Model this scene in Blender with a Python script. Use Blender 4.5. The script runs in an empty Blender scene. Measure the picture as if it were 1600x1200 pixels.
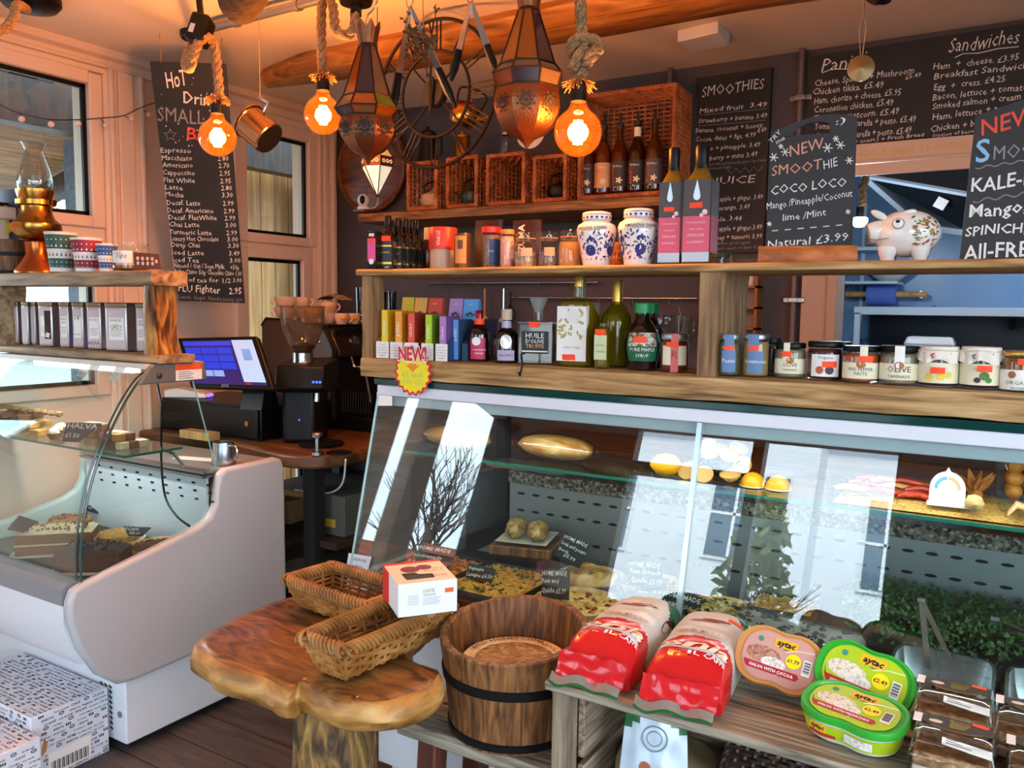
import bpy,bmesh,math,random
import numpy as np
from mathutils import Vector,Matrix,noise
PI = math.pi
random.seed(7)
scn = bpy.context.scene
COL = scn.collection
# ------------------------------------------------------------------ camera
EYE = 1.5
FPX = 1300.0
_y,_p,_r = (math.radians(v) for v in (31.5,5.2,0.75))
cF = np.array([-math.sin(_y)*math.cos(_p),math.cos(_y)*math.cos(_p),-math.sin(_p)])
_rt = np.array([math.cos(_y),math.sin(_y),0])
_up = np.cross(_rt,cF)
cR = math.cos(_r)*_rt + math.sin(_r)*_up
cU = np.cross(cR,cF)
cam = bpy.data.objects.new('camera',bpy.data.cameras.new('camera'))
COL.objects.link(cam)
cam.data.sensor_width = 36
cam.data.lens = FPX/1600*36
cam.data.clip_start = 0.05
M4 = Matrix([[cR[i],cU[i],-cF[i],(0,0,EYE)[i]] for i in range(3)] + [[0,0,0,1]])
cam.matrix_world = M4
scn.camera = cam
# ------------------------------------------------------------------ world, sun, exposure
scn.view_settings.view_transform = 'Standard'
scn.view_settings.look = 'None'
scn.view_settings.exposure = -0.12
scn.view_settings.gamma = 1
scn.view_settings.use_curve_mapping = False
w = bpy.data.worlds.new('overcast_sky')
scn.world = w
w.use_nodes = True
nt = w.node_tree
bg = nt.nodes['Background']
tc = nt.nodes.new('ShaderNodeTexCoord')
ns = nt.nodes.new('ShaderNodeTexNoise')
ns.inputs['Scale'].default_value = 2.2
ns.inputs['Detail'].default_value = 5
cr = nt.nodes.new('ShaderNodeValToRGB')
cr.color_ramp.elements[0].position = 0.35
cr.color_ramp.elements[0].color = (0.42,0.66,1.0,1)
cr.color_ramp.elements[1].position = 0.62
cr.color_ramp.elements[1].color = (0.85,0.94,1.0,1)
nt.links.new(tc.outputs['Generated'],ns.inputs['Vector'])
nt.links.new(ns.outputs['Fac'],cr.inputs['Fac'])
nt.links.new(cr.outputs['Color'],bg.inputs['Color'])
bg.inputs['Strength'].default_value = 10.5
sun = bpy.data.objects.new('sun',bpy.data.lights.new('sun','SUN'))
sun.data.energy = 14
sun.data.angle = math.radians(8)
sun.data.color = (1,0.95,0.88)
sun.rotation_euler = Vector((-0.25,-0.75,-0.75)).to_track_quat('-Z','Y').to_euler()
COL.objects.link(sun)
scn.cycles.max_bounces = 10
scn.cycles.diffuse_bounces = 5
scn.cycles.transparent_max_bounces = 24
scn.cycles.sample_clamp_indirect = 8
scn.cycles.caustics_reflective = False
scn.cycles.caustics_refractive = False
# ------------------------------------------------------------------ pixel rays of the photograph (1600 x 1200)
def _ray(px,py):
	return cF + cR*((px - 800)/FPX) - cU*((py - 600)/FPX)
def at(px,py,X=None,Y=None,Z=None):
	d = _ray(px,py)
	t = X/d[0] if X is not None else Y/d[1] if Y is not None else (Z - EYE)/d[2]
	return Vector((d[0]*t,d[1]*t,EYE + d[2]*t))
def atd(px,py,dist):
	d = _ray(px,py)*dist
	return Vector((d[0],d[1],EYE + d[2]))
def atp(px,py,p0,n):
	d = Vector(_ray(px,py))
	o = Vector((0,0,EYE))
	t = (Vector(p0) - o).dot(n)/d.dot(n)
	return o + d*t
def spot(px,Y,Z):
	a = cR - (px - 800)/FPX*cF
	return Vector((-(Y*a[1] + (Z - EYE)*a[2])/a[0],Y,Z))
def dep(p):
	return float(np.dot(np.array([p[0],p[1],p[2] - EYE]),cF))
def wpx(n,p):
	return n*dep(p)/FPX
def face(p,k=1.0):
	return k*math.atan2(-p[0],p[1])
# ------------------------------------------------------------------ materials
def lin(h):
	if isinstance(h,tuple):
		return h if len(h) == 4 else (*h,1)
	h = h.lstrip('#')
	c = [int(h[i:i + 2],16)/255 for i in (0,2,4)]
	return tuple(x/12.92 if x <= 0.04045 else ((x + 0.055)/1.055) ** 2.4 for x in c) + (1,)
MATS = {}
def mat(name,col='#808080',rough=0.5,metal=0,emit=0,spec=0.5,bump=0,bscale=60,var=0,coat=0,sss=0,trans=0):
	if name in MATS:
		return MATS[name]
	m = bpy.data.materials.new(name)
	m.use_nodes = True
	n = m.node_tree
	b = n.nodes['Principled BSDF']
	b.inputs['Base Color'].default_value = lin(col)
	b.inputs['Roughness'].default_value = rough
	b.inputs['Metallic'].default_value = metal
	b.inputs['Specular IOR Level'].default_value = spec
	b.inputs['Coat Weight'].default_value = coat
	b.inputs['Transmission Weight'].default_value = trans
	if emit:
		b.inputs['Emission Color'].default_value = lin(col)
		b.inputs['Emission Strength'].default_value = emit
	if bump or var:
		t = n.nodes.new('ShaderNodeTexCoord')
		x = n.nodes.new('ShaderNodeTexNoise')
		x.inputs['Scale'].default_value = bscale
		x.inputs['Detail'].default_value = 6
		n.links.new(t.outputs['Object'],x.inputs['Vector'])
		if bump:
			bu = n.nodes.new('ShaderNodeBump')
			bu.inputs['Strength'].default_value = bump
			bu.inputs['Distance'].default_value = 0.01
			n.links.new(x.outputs['Fac'],bu.inputs['Height'])
			n.links.new(bu.outputs['Normal'],b.inputs['Normal'])
		if var:
			c = lin(col)
			r = n.nodes.new('ShaderNodeValToRGB')
			r.color_ramp.elements[0].position = 0.3
			r.color_ramp.elements[1].position = 0.7
			r.color_ramp.elements[0].color = tuple(max(0,v*(1 - var)) for v in c[:3]) + (1,)
			r.color_ramp.elements[1].color = tuple(min(1,v*(1 + var)) for v in c[:3]) + (1,)
			n.links.new(x.outputs['Fac'],r.inputs['Fac'])
			n.links.new(r.outputs['Color'],b.inputs['Base Color'])
	MATS[name] = m
	return m
def ramp(name,cols,scale=(1,1,1),nscale=6,detail=8,rough=0.6,bump=0.2,metal=0,dist=0.6,coat=0,kind='NOISE',spec=0.5):
	"""procedural noise stretched by scale, through a colour ramp: wood, stone, crumb, weave"""
	if name in MATS:
		return MATS[name]
	m = bpy.data.materials.new(name)
	m.use_nodes = True
	n = m.node_tree
	b = n.nodes['Principled BSDF']
	b.inputs['Roughness'].default_value = rough
	b.inputs['Metallic'].default_value = metal
	b.inputs['Coat Weight'].default_value = coat
	b.inputs['Coat Roughness'].default_value = 0.15
	b.inputs['Specular IOR Level'].default_value = spec
	t = n.nodes.new('ShaderNodeTexCoord')
	mp = n.nodes.new('ShaderNodeMapping')
	mp.inputs['Scale'].default_value = scale
	n.links.new(t.outputs['Object'],mp.inputs['Vector'])
	if kind == 'VORONOI':
		x = n.nodes.new('ShaderNodeTexVoronoi')
		x.inputs['Scale'].default_value = nscale
		out = x.outputs['Color']
		sep = n.nodes.new('ShaderNodeSeparateColor')
		n.links.new(out,sep.inputs[0])
		out = sep.outputs[0]
	else:
		x = n.nodes.new('ShaderNodeTexNoise')
		x.inputs['Scale'].default_value = nscale
		x.inputs['Detail'].default_value = detail
		x.inputs['Distortion'].default_value = dist
		out = x.outputs['Fac']
	n.links.new(mp.outputs[0],x.inputs['Vector'])
	r = n.nodes.new('ShaderNodeValToRGB')
	k = len(cols)
	while len(r.color_ramp.elements) < k:
		r.color_ramp.elements.new(0.5)
	for i,c in enumerate(cols):
		e = r.color_ramp.elements[i]
		e.position = (0.28 + 0.44*i/(k - 1)) if kind == 'NOISE' else i/(k - 1)
		e.color = lin(c)
	n.links.new(out,r.inputs['Fac'])
	n.links.new(r.outputs['Color'],b.inputs['Base Color'])
	if bump:
		bu = n.nodes.new('ShaderNodeBump')
		bu.inputs['Strength'].default_value = bump
		bu.inputs['Distance'].default_value = 0.01
		n.links.new(out,bu.inputs['Height'])
		n.links.new(bu.outputs['Normal'],b.inputs['Normal'])
	MATS[name] = m
	return m
def glass(name,tint='#ffffff',refl=0.045,rough=0.0,dens=0.0,col='#ffffff'):
	"""thin clear sheet: straight-through tinted light plus a mirror reflection that grows at grazing angles; dens adds a film of colour"""
	if name in MATS:
		return MATS[name]
	m = bpy.data.materials.new(name)
	m.use_nodes = True
	n = m.node_tree
	n.nodes.clear()
	o = n.nodes.new('ShaderNodeOutputMaterial')
	tr = n.nodes.new('ShaderNodeBsdfTransparent')
	tr.inputs[0].default_value = lin(tint)
	gl = n.nodes.new('ShaderNodeBsdfGlossy')
	gl.inputs['Roughness'].default_value = rough
	lw = n.nodes.new('ShaderNodeLayerWeight')
	lw.inputs[0].default_value = 0.5
	pw = n.nodes.new('ShaderNodeMath');pw.operation = 'POWER';pw.inputs[1].default_value = 4
	n.links.new(lw.outputs['Facing'],pw.inputs[0])
	ml = n.nodes.new('ShaderNodeMath');ml.operation = 'MULTIPLY_ADD'
	ml.inputs[1].default_value = 1 - refl;ml.inputs[2].default_value = refl
	n.links.new(pw.outputs[0],ml.inputs[0])
	base = tr
	if dens:
		df = n.nodes.new('ShaderNodeBsdfDiffuse');df.inputs[0].default_value = lin(col)
		tl = n.nodes.new('ShaderNodeBsdfTranslucent');tl.inputs[0].default_value = lin(col)
		ad = n.nodes.new('ShaderNodeMixShader');ad.inputs[0].default_value = 0.5
		n.links.new(df.outputs[0],ad.inputs[1]);n.links.new(tl.outputs[0],ad.inputs[2])
		m2 = n.nodes.new('ShaderNodeMixShader');m2.inputs[0].default_value = dens
		n.links.new(tr.outputs[0],m2.inputs[1]);n.links.new(ad.outputs[0],m2.inputs[2])
		base = m2
	mx = n.nodes.new('ShaderNodeMixShader')
	n.links.new(ml.outputs[0],mx.inputs[0])
	n.links.new(base.outputs[0],mx.inputs[1])
	n.links.new(gl.outputs[0],mx.inputs[2])
	n.links.new(mx.outputs[0],o.inputs[0])
	MATS[name] = m
	return m
def emis(name,col,s):
	if name in MATS:
		return MATS[name]
	m = bpy.data.materials.new(name)
	m.use_nodes = True
	n = m.node_tree
	n.nodes.clear()
	o = n.nodes.new('ShaderNodeOutputMaterial')
	e = n.nodes.new('ShaderNodeEmission')
	e.inputs[0].default_value = lin(col);e.inputs[1].default_value = s
	n.links.new(e.outputs[0],o.inputs[0])
	MATS[name] = m
	return m
# ------------------------------------------------------------------ mesh builder
class G:
	def __init__(s):
		s.v = [];s.f = [];s.mi = []
	def add(s,V,Fs,mi=0):
		b = len(s.v)
		s.v += [tuple(map(float,p)) for p in V]
		s.f += [tuple(b + i for i in f) for f in Fs]
		s.mi += [mi]*len(Fs)
		return s
	def box(s,x0,x1,y0,y1,z0,z1,mi=0):
		V = [(x0,y0,z0),(x1,y0,z0),(x1,y1,z0),(x0,y1,z0),(x0,y0,z1),(x1,y0,z1),(x1,y1,z1),(x0,y1,z1)]
		return s.add(V,[(0,3,2,1),(4,5,6,7),(0,1,5,4),(1,2,6,5),(2,3,7,6),(3,0,4,7)],mi)
	def rbox(s,c,size,R=None,mi=0):
		R = R or Matrix.Identity(3)
		V = [Vector(c) + R @ Vector((sx*size[0]/2,sy*size[1]/2,sz*size[2]/2)) for sz in (-1,1) for sx,sy in ((-1,-1),(1,-1),(1,1),(-1,1))]
		return s.add(V,[(0,3,2,1),(4,5,6,7),(0,1,5,4),(1,2,6,5),(2,3,7,6),(3,0,4,7)],mi)
	def lathe(s,prof,n=28,c=(0,0,0),mi=0,caps=True,ax=None,sq=None,ph=0.0):
		"""prof [(r,z)]; sq=(p) squircle power for squarish bottles; ax = 3x3 matrix"""
		V = []
		for r,z in prof:
			for k in range(n):
				a = 2*PI*k/n + ph
				x,y = math.cos(a),math.sin(a)
				if sq:
					q = (abs(x) ** sq + abs(y) ** sq) ** (-1.0/sq)
					x,y = x*q,y*q
				V.append((r*x,r*y,z))
		Fs = []
		m = len(prof)
		for i in range(m - 1):
			for k in range(n):
				k2 = (k + 1) % n
				Fs.append((i*n + k,i*n + k2,(i + 1)*n + k2,(i + 1)*n + k))
		if caps:
			if prof[0][0] > 1e-6:Fs.append(tuple(reversed(range(n))))
			if prof[-1][0] > 1e-6:Fs.append(tuple((m - 1)*n + k for k in range(n)))
		if ax is not None:
			V = [ax @ Vector(p) for p in V]
		return s.add([(p[0] + c[0],p[1] + c[1],p[2] + c[2]) for p in V],Fs,mi)
	def tube(s,pts,r,n=8,closed=False,mi=0,caps=True):
		P = np.array([tuple(p) for p in pts],float)
		m = len(P)
		rr = np.full(m,r,float) if np.isscalar(r) else np.array(r,float)
		if closed:
			T = np.roll(P,-1,0) - np.roll(P,1,0)
		else:
			T = np.gradient(P,axis=0)
		T /= np.maximum(np.linalg.norm(T,axis=1),1e-12)[:,None]
		u = np.array([0,0,1.0]) if abs(T[0][2]) < 0.9 else np.array([1.0,0,0])
		V = []
		ca = np.cos(2*PI*np.arange(n)/n);sa = np.sin(2*PI*np.arange(n)/n)
		for i in range(m):
			u = u - T[i]*u.dot(T[i])
			L = np.linalg.norm(u)
			if L < 1e-6:
				u = np.array([1.0,0,0]) - T[i]*T[i][0]
				L = np.linalg.norm(u)
			u = u/L
			v = np.cross(T[i],u)
			V.append(P[i] + rr[i]*(ca[:,None]*u + sa[:,None]*v))
		V = np.concatenate(V)
		Fs = []
		for i in range(m if closed else m - 1):
			a,b = i*n,((i + 1) % m)*n
			for k in range(n):
				k2 = (k + 1) % n
				Fs.append((a + k,a + k2,b + k2,b + k))
		if caps and not closed:
			Fs.append(tuple(reversed(range(n))));Fs.append(tuple((m - 1)*n + k for k in range(n)))
		return s.add(V,Fs,mi)
	def rope(s,pts,Rr,strands=3,pitch=0.05,n=6,closed=False,step=0.006,mi=0):
		P = resample(pts,step,closed)
		m = len(P)
		T = (np.roll(P,-1,0) - np.roll(P,1,0)) if closed else np.gradient(P,axis=0)
		T /= np.maximum(np.linalg.norm(T,axis=1),1e-12)[:,None]
		u = np.array([0,0,1.0]) if abs(T[0][2]) < 0.9 else np.array([1.0,0,0])
		U = [];W = []
		for i in range(m):
			u = u - T[i]*u.dot(T[i]);u = u/max(np.linalg.norm(u),1e-9)
			U.append(u);W.append(np.cross(T[i],u))
		U = np.array(U);W = np.array(W)
		turns = m*step/pitch
		if closed:turns = max(1,round(turns))
		rs = Rr*(0.52 if strands <= 3 else 0.42)
		for k in range(strands):
			a = 2*PI*(k/strands + turns*np.arange(m)/m)
			Q = P + (Rr - rs)*(np.cos(a)[:,None]*U + np.sin(a)[:,None]*W)
			s.tube(Q,rs,n,closed,mi)
		return s
	def prism(s,out,h0,h1,ax='Z',mi=0):
		"""outline of 2D points extruded from h0 to h1 along an axis"""
		n = len(out)
		def P(a,b,h):
			return (a,b,h) if ax == 'Z' else (a,h,b) if ax == 'Y' else (h,a,b)
		V = [P(a,b,h0) for a,b in out] + [P(a,b,h1) for a,b in out]
		Fs = [tuple(reversed(range(n))),tuple(range(n,2*n))] + [(i,(i + 1) % n,n + (i + 1) % n,n + i) for i in range(n)]
		return s.add(V,Fs,mi)
	def sheet(s,fn,nu,nv,mi=0):
		V = [fn(i/nu,j/nv) for j in range(nv + 1) for i in range(nu + 1)]
		Fs = [(j*(nu + 1) + i,j*(nu + 1) + i + 1,(j + 1)*(nu + 1) + i + 1,(j + 1)*(nu + 1) + i) for j in range(nv) for i in range(nu)]
		return s.add(V,Fs,mi)
	def ball(s,c,r,n=14,rough=0,seed=0,fs=6.0,mi=0,R=None):
		rx,ry,rz = (r,r,r) if np.isscalar(r) else r
		nv = max(5,n*2 // 3)
		V = []
		for j in range(nv + 1):
			t = PI*j/nv
			for i in range(n):
				a = 2*PI*i/n
				p = Vector((math.sin(t)*math.cos(a),math.sin(t)*math.sin(a),-math.cos(t)))
				k = 1 + (rough*noise.noise(p*fs*0.4 + Vector((seed,seed*1.7,0))) if rough else 0)
				q = Vector((p.x*rx*k,p.y*ry*k,p.z*rz*k))
				if R:q = R @ q
				V.append(Vector(c) + q)
		Fs = [(j*n + i,j*n + (i + 1) % n,(j + 1)*n + (i + 1) % n,(j + 1)*n + i) for j in range(nv) for i in range(n)]
		return s.add(V,Fs,mi)
	def arc(s,r,a0,a1,z0,z1,n=14,mi=0,r2=None):
		"""patch on a cylinder, angles in degrees from the front (-Y)"""
		r2 = r if r2 is None else r2
		def fn(u,v):
			a = math.radians(a0 + (a1 - a0)*u);q = r + (r2 - r)*v
			return (q*math.sin(a),-q*math.cos(a),z0 + (z1 - z0)*v)
		return s.sheet(fn,n,1,mi)
	def text(s,body,fn,size=1,align='C',shear=0,off=0,mi=0,width=None,space=1,fine=0):
		V,Fs,W = glyphs(body,shear,off,space)
		if fine:V,Fs = refine(V,Fs,fine)
		k = size if width is None else width/max(W,1e-6)
		ky = size if width is None or size == 1 else size
		if width is not None and size == 1:ky = k
		x0 = {'C':-W/2,'L':0,'R':-W}[align]
		return s.add([fn((x + x0)*k,y*ky) for x,y in V],Fs,mi)
	def weave(s,p00,p10,p11,p01,rows,cols,r,amp=None,mi=0,stake=None):
		p00,p10,p11,p01 = map(Vector,(p00,p10,p11,p01))
		nrm = (p10 - p00).cross(p01 - p00).normalized()
		amp = r*0.9 if amp is None else amp
		def P(u,v):return (p00*(1 - u) + p10*u)*(1 - v) + (p01*(1 - u) + p11*u)*v
		for j in range(rows):
			v = (j + 0.5)/rows
			pts = [P(i/(cols*4),v) + nrm*amp*math.cos(PI*i/4)*(1 if j % 2 else -1) for i in range(cols*4 + 1)]
			s.tube(pts,r,5,mi=mi)
		for i in range(cols + 1):
			s.tube([P(i/cols,0),P(i/cols,1)],stake or r*0.9,5,mi=mi)
		return s
def resample(pts,step,closed=False):
	P = np.array([tuple(p) for p in pts],float)
	if closed:P = np.vstack([P,P[:1]])
	L = np.concatenate([[0],np.cumsum(np.linalg.norm(np.diff(P,axis=0),axis=1))])
	m = max(3,int(L[-1]/step))
	q = np.linspace(0,L[-1],m,endpoint=not closed)
	return np.stack([np.interp(q,L,P[:,i]) for i in range(3)],1)
def curve(pts,n=8,closed=False):
	"""Catmull-Rom through pts"""
	P = [Vector(p) for p in pts]
	m = len(P)
	out = []
	for i in range(m if closed else m - 1):
		a = P[(i - 1) % m] if closed or i > 0 else P[0]
		b,c = P[i],P[(i + 1) % m]
		d = P[(i + 2) % m] if closed or i + 2 < m else P[-1]
		for k in range(n):
			t = k/n
			out.append(0.5*((2*b) + (c - a)*t + (2*a - 5*b + 4*c - d)*t*t + (3*b - a - 3*c + d)*t ** 3))
	if not closed:out.append(P[-1])
	return out
def refine(V,Fs,cuts):
	bm = bmesh.new()
	vs = [bm.verts.new((x,y,0)) for x,y in V]
	for f in Fs:
		try:bm.faces.new([vs[i] for i in f])
		except ValueError:pass
	bmesh.ops.triangulate(bm,faces=bm.faces[:])
	for _ in range(cuts):
		e = [q for q in bm.edges if q.calc_length() > .09]
		if e:bmesh.ops.subdivide_edges(bm,edges=e,cuts=1)
		bmesh.ops.triangulate(bm,faces=bm.faces[:])
	bm.verts.index_update()
	out = [(v.co.x,v.co.y) for v in bm.verts],[tuple(v.index for v in f.verts) for f in bm.faces]
	bm.free()
	return out
_GL = {}
def glyphs(body,shear=0,off=0,space=1):
	key = (body,shear,off,space)
	if key not in _GL:
		cu = bpy.data.curves.new('t','FONT')
		cu.body = body;cu.size = 1;cu.resolution_u = 1 if len(body) > 3 else 2;cu.shear = shear;cu.offset = off;cu.space_character = space
		ob = bpy.data.objects.new('t',cu)
		COL.objects.link(ob)
		dg = bpy.context.evaluated_depsgraph_get()
		me = ob.evaluated_get(dg).to_mesh()
		V = [(v.co.x,v.co.y) for v in me.vertices]
		Fs = [tuple(p.vertices) for p in me.polygons]
		Fs = [f for f in Fs if all(-.5 < V[i][1] < 1.2 for i in f)]
		us = sorted({i for f in Fs for i in f});ix = {a:b for b,a in enumerate(us)}
		V = [V[i] for i in us];Fs = [tuple(ix[i] for i in f) for f in Fs]
		ob.evaluated_get(dg).to_mesh_clear()
		bpy.data.objects.remove(ob);bpy.data.curves.remove(cu)
		xs = [p[0] for p in V] or [0,1]
		x0 = min(xs)
		_GL[key] = ([(x - x0,y) for x,y in V],Fs,max(xs) - x0)
	return _GL[key]
def sm(name,g,mats,parent=None,bev=0,flat=False,ang=38,world=False,sub=0,seg=2):
	"""link builder g as ONE mesh object"""
	me = bpy.data.meshes.new(name)
	V = g.v
	if world and parent is not None:
		inv = wm(parent).inverted()
		V = [tuple(inv @ Vector(p)) for p in V]
	me.from_pydata(V,[],g.f)
	for m in (mats if isinstance(mats,(list,tuple)) else [mats]):
		me.materials.append(m)
	if len(me.polygons) == len(g.mi):
		me.polygons.foreach_set('material_index',g.mi)
	if not flat:
		me.polygons.foreach_set('use_smooth',[True]*len(me.polygons))
		me.set_sharp_from_angle(angle=math.radians(ang))
	me.update()
	o = bpy.data.objects.new(name,me)
	COL.objects.link(o)
	if parent is not None:o.parent = parent
	if bev:
		b = o.modifiers.new('bevel','BEVEL');b.width = bev;b.segments = seg;b.limit_method = 'ANGLE';b.angle_limit = math.radians(40)
	if sub:
		b = o.modifiers.new('sub','SUBSURF');b.levels = b.render_levels = sub
	return o
def wm(o):
	m = Matrix.LocRotScale(o.location,o.rotation_euler,o.scale)
	return wm(o.parent) @ m if o.parent is not None else m
def thing(name,label,cat,loc=(0,0,0),rz=0,group=None,rot=None):
	o = bpy.data.objects.new(name,None)
	o.empty_display_size = 0.05
	COL.objects.link(o)
	o.location = loc;o.rotation_euler = rot or (0,0,rz)
	return tag(o,label,cat,group)
def tag(o,label,cat,group=None,kind=None):
	if label:o['label'] = label
	if cat:o['category'] = cat
	if group:o['group'] = group
	if kind:o['kind'] = kind
	return o
def struct(name,g,m,bev=0,parent=None,label=None,flat=False):
	o = sm(name,g,m,parent,bev,flat)
	if parent is None:o['kind'] = 'structure'
	if label:o['label'] = label
	return o
def chalk(parent,name,m,p0,n,lines,h=None,shear=0.12,off=0.0):
	"""handwriting on a board: (text, start pixel, end pixel[, cap height px]) laid on the plane p0, n"""
	g = G()
	n = Vector(n)
	for ln in lines:
		s,a,b = ln[:3]
		hh = ln[3] if len(ln) > 3 else h
		A,B = atp(*a,p0,n),atp(*b,p0,n)
		ux = (B - A);L = ux.length;ux.normalize()
		up = n.cross(ux);up = up if up.z > 0 else -up
		V,Fs,W = glyphs(s,shear,off)
		k = L/W
		ky = wpx(hh,A)/0.72 if hh else k
		sd = len(s)*1.3
		g.add([A + ux*x*k + up*(y + 0.05*math.sin(x*2.1 + sd))*ky + n*0.0015 for x,y in V],Fs)
	return sm(name,g,m,parent,world=True,flat=True)
def strokes(parent,name,m,p0,n,polys,r=0.0015):
	g = G();n = Vector(n)
	for pl in polys:
		g.tube([atp(*q,p0,n) + n*0.001 for q in pl],r,5)
	return sm(name,g,m,parent,world=True)
# ------------------------------------------------------------------ materials used in many places
M_cream = mat('cream_paint','#e3cdb8',0.6)
M_ceil = mat('ceiling_paint','#eadccd',0.8)
M_grey = mat('mauve_grey_paint','#4b464b',0.7)
M_white = mat('white_gloss','#e9e9ea',0.35)
M_enamel = mat('white_enamel','#dfe3ea',0.3)
M_black = mat('black_plastic','#0a0a0b',0.4,spec=0.25)
M_matte = mat('matt_black','#121213',0.7)
M_iron = mat('dark_iron','#211c1a',0.5,0.7)
M_steel = mat('steel','#b9bcc0',0.25,1.0)
M_steelb = mat('brushed_steel','#a9adb2',0.38,1.0)
M_brass = mat('brass','#b9843c',0.25,1.0)
M_copper = mat('copper','#b5683a',0.28,1.0)
M_gold = mat('gold_foil','#c9a24a',0.3,0.9)
M_orange = mat('fluorescent_orange','#ff4a12',0.6)
M_paper = mat('white_paper','#eeece6',0.6)
M_cardb = mat('cardboard','#a98455',0.8)
M_chalk = mat('white_chalk','#e4e2dc',0.9)
M_chalkg = mat('grey_chalk','#8f8f90',0.9)
M_chalkr = mat('red_chalk','#e0503c',0.9)
M_chalkb = mat('blue_chalk','#8fb9dc',0.9)
M_chalkp = mat('pink_chalk','#d99a80',0.9)
M_board = mat('blackboard','#1b1a19',0.6,var=0.25,bscale=5)
M_slate = mat('slate_sign','#1d2326',0.55)
M_ink = mat('black_ink','#17171a',0.6)
M_inkb = mat('blue_ink','#1d2c78',0.35)
M_glass = glass('clear_glass','#f7fbfa',0.05)
M_pane = glass('window_pane','#f1f8f6',0.045)
M_case = glass('display_case_glass','#f2f9f7',0.085)
M_edge = mat('green_glass_edge','#0e3b38',0.1)
M_edgel = mat('pale_glass_edge','#9fc4c0',0.15)
M_oak = ramp('oak_shelf_wood',['#5d3f24','#96703f','#b58e5a','#caa775'],(1.6,16,22),3.2,9,0.6,0.35)
M_oakv = ramp('oak_post_wood',['#604429','#9b774e','#bd9a6c'],(12,12,1.2),3.2,9,0.6,0.35)
M_burl = ramp('varnished_burl',['#241409','#5a3618','#7c4f24','#966631','#b5844c'],(2.2,6.5,4),2.6,12,0.34,0.25,dist=2.4,coat=0.3)
M_log = ramp('bark_log',['#150e08','#4a341c','#82602f','#b58c4c'],(8,8,2.2),3,12,0.7,1.0,dist=1.4)
M_greyw = ramp('weathered_grey_wood',['#3f382f','#6e6454','#8f8472','#a59b88'],(2,26,26),3,9,0.75,0.4)
M_greywv = ramp('weathered_grey_post',['#4f4338','#7d6c58','#a18f76'],(14,14,1.5),3,9,0.75,0.4)
M_greywy = ramp('weathered_grey_side',['#43372c','#786752','#98866d','#ab9a80'],(26,2,26),3,9,0.75,0.4)
M_tub = ramp('stained_tub_wood',['#2c190b','#5f3c1e','#83562e','#a07040'],(34,34,1.2),2.5,9,0.5,0.3)
M_pine = ramp('pine_boards',['#a9773c','#c9985a','#dcb075'],(14,14,0.8),2.2,8,0.6,0.1)
M_counter = ramp('dark_counter_wood',['#2e1a0d','#5c3719','#81532a'],(1.2,6,6),2.6,8,0.4,0.2)
M_wick = ramp('willow_wicker',['#74491f','#99682f','#b98a4e'],(5,5,5),3,3,0.5,0)
M_wickd = ramp('brown_wicker',['#7d3e18','#a85c28','#c47c40'],(5,5,5),3,3,0.5,0)
M_wickk = ramp('black_brown_wicker',['#150d09','#2e1d14','#4b3325'],(20,20,20),3,4,0.5,0.1)
M_rope = ramp('jute_rope',['#6a4f32','#a5835a','#c4a478'],(60,60,60),3,4,0.9,0.5)
M_stone = ramp('granite_worktop',['#14120f','#5c5146','#8b8173','#2a241f','#b3aa9b','#3a332d'],(1,1,1),130,2,0.3,0,kind='VORONOI')
M_china = mat('white_china','#e9e5de',0.15,coat=0.5)
M_cork = mat('pale_cork','#caa877',0.8)
def planks(name,cols,board=0.14,axis=1,rough=0.55,gap=0.006,stretch=(1.2,14,14)):
	"""floor or wall boards: grain plus dark joints every board width along an axis"""
	m = ramp(name,cols,stretch,2.4,9,rough,0.15)
	n = m.node_tree
	b = n.nodes['Principled BSDF']
	src = b.inputs['Base Color'].links[0].from_socket
	t = n.nodes.new('ShaderNodeTexCoord')
	sp = n.nodes.new('ShaderNodeSeparateXYZ')
	n.links.new(t.outputs['Object'],sp.inputs[0])
	d = n.nodes.new('ShaderNodeMath');d.operation = 'DIVIDE';d.inputs[1].default_value = board
	n.links.new(sp.outputs[axis],d.inputs[0])
	fl = n.nodes.new('ShaderNodeMath');fl.operation = 'FLOOR'
	fr = n.nodes.new('ShaderNodeMath');fr.operation = 'FRACT'
	n.links.new(d.outputs[0],fl.inputs[0]);n.links.new(d.outputs[0],fr.inputs[0])
	wn = n.nodes.new('ShaderNodeTexWhiteNoise');wn.noise_dimensions = '1D'
	n.links.new(fl.outputs[0],wn.inputs['W'])
	mr = n.nodes.new('ShaderNodeMapRange');mr.inputs['To Min'].default_value = 0.7;mr.inputs['To Max'].default_value = 1.25
	n.links.new(wn.outputs['Value'],mr.inputs['Value'])
	gt = n.nodes.new('ShaderNodeMath');gt.operation = 'GREATER_THAN';gt.inputs[1].default_value = gap/board
	n.links.new(fr.outputs[0],gt.inputs[0])
	mu = n.nodes.new('ShaderNodeMath');mu.operation = 'MULTIPLY'
	n.links.new(mr.outputs[0],mu.inputs[0]);n.links.new(gt.outputs[0],mu.inputs[1])
	mx = n.nodes.new('ShaderNodeVectorMath');mx.operation = 'SCALE'
	n.links.new(src,mx.inputs[0]);n.links.new(mu.outputs[0],mx.inputs['Scale'])
	n.links.new(mx.outputs[0],b.inputs['Base Color'])
	return m
M_floor = planks('dark_vinyl_planks',['#34302d','#4b4540','#5f5850'],0.16,1)
M_pineb = planks('painted_sunlit_pine',['#c27f38','#dd9f55','#eebd7c'],0.13,1,stretch=(14,14,0.8))  # sunlight on the fence is put into this warmer, brighter colour
M_roofb = planks('canopy_boards',['#7a5232','#a57648','#c49868'],0.2,0,stretch=(14,1.2,14))
M_blueb = mat('blue_filmed_panel','#7fa6cc',0.35)
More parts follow.
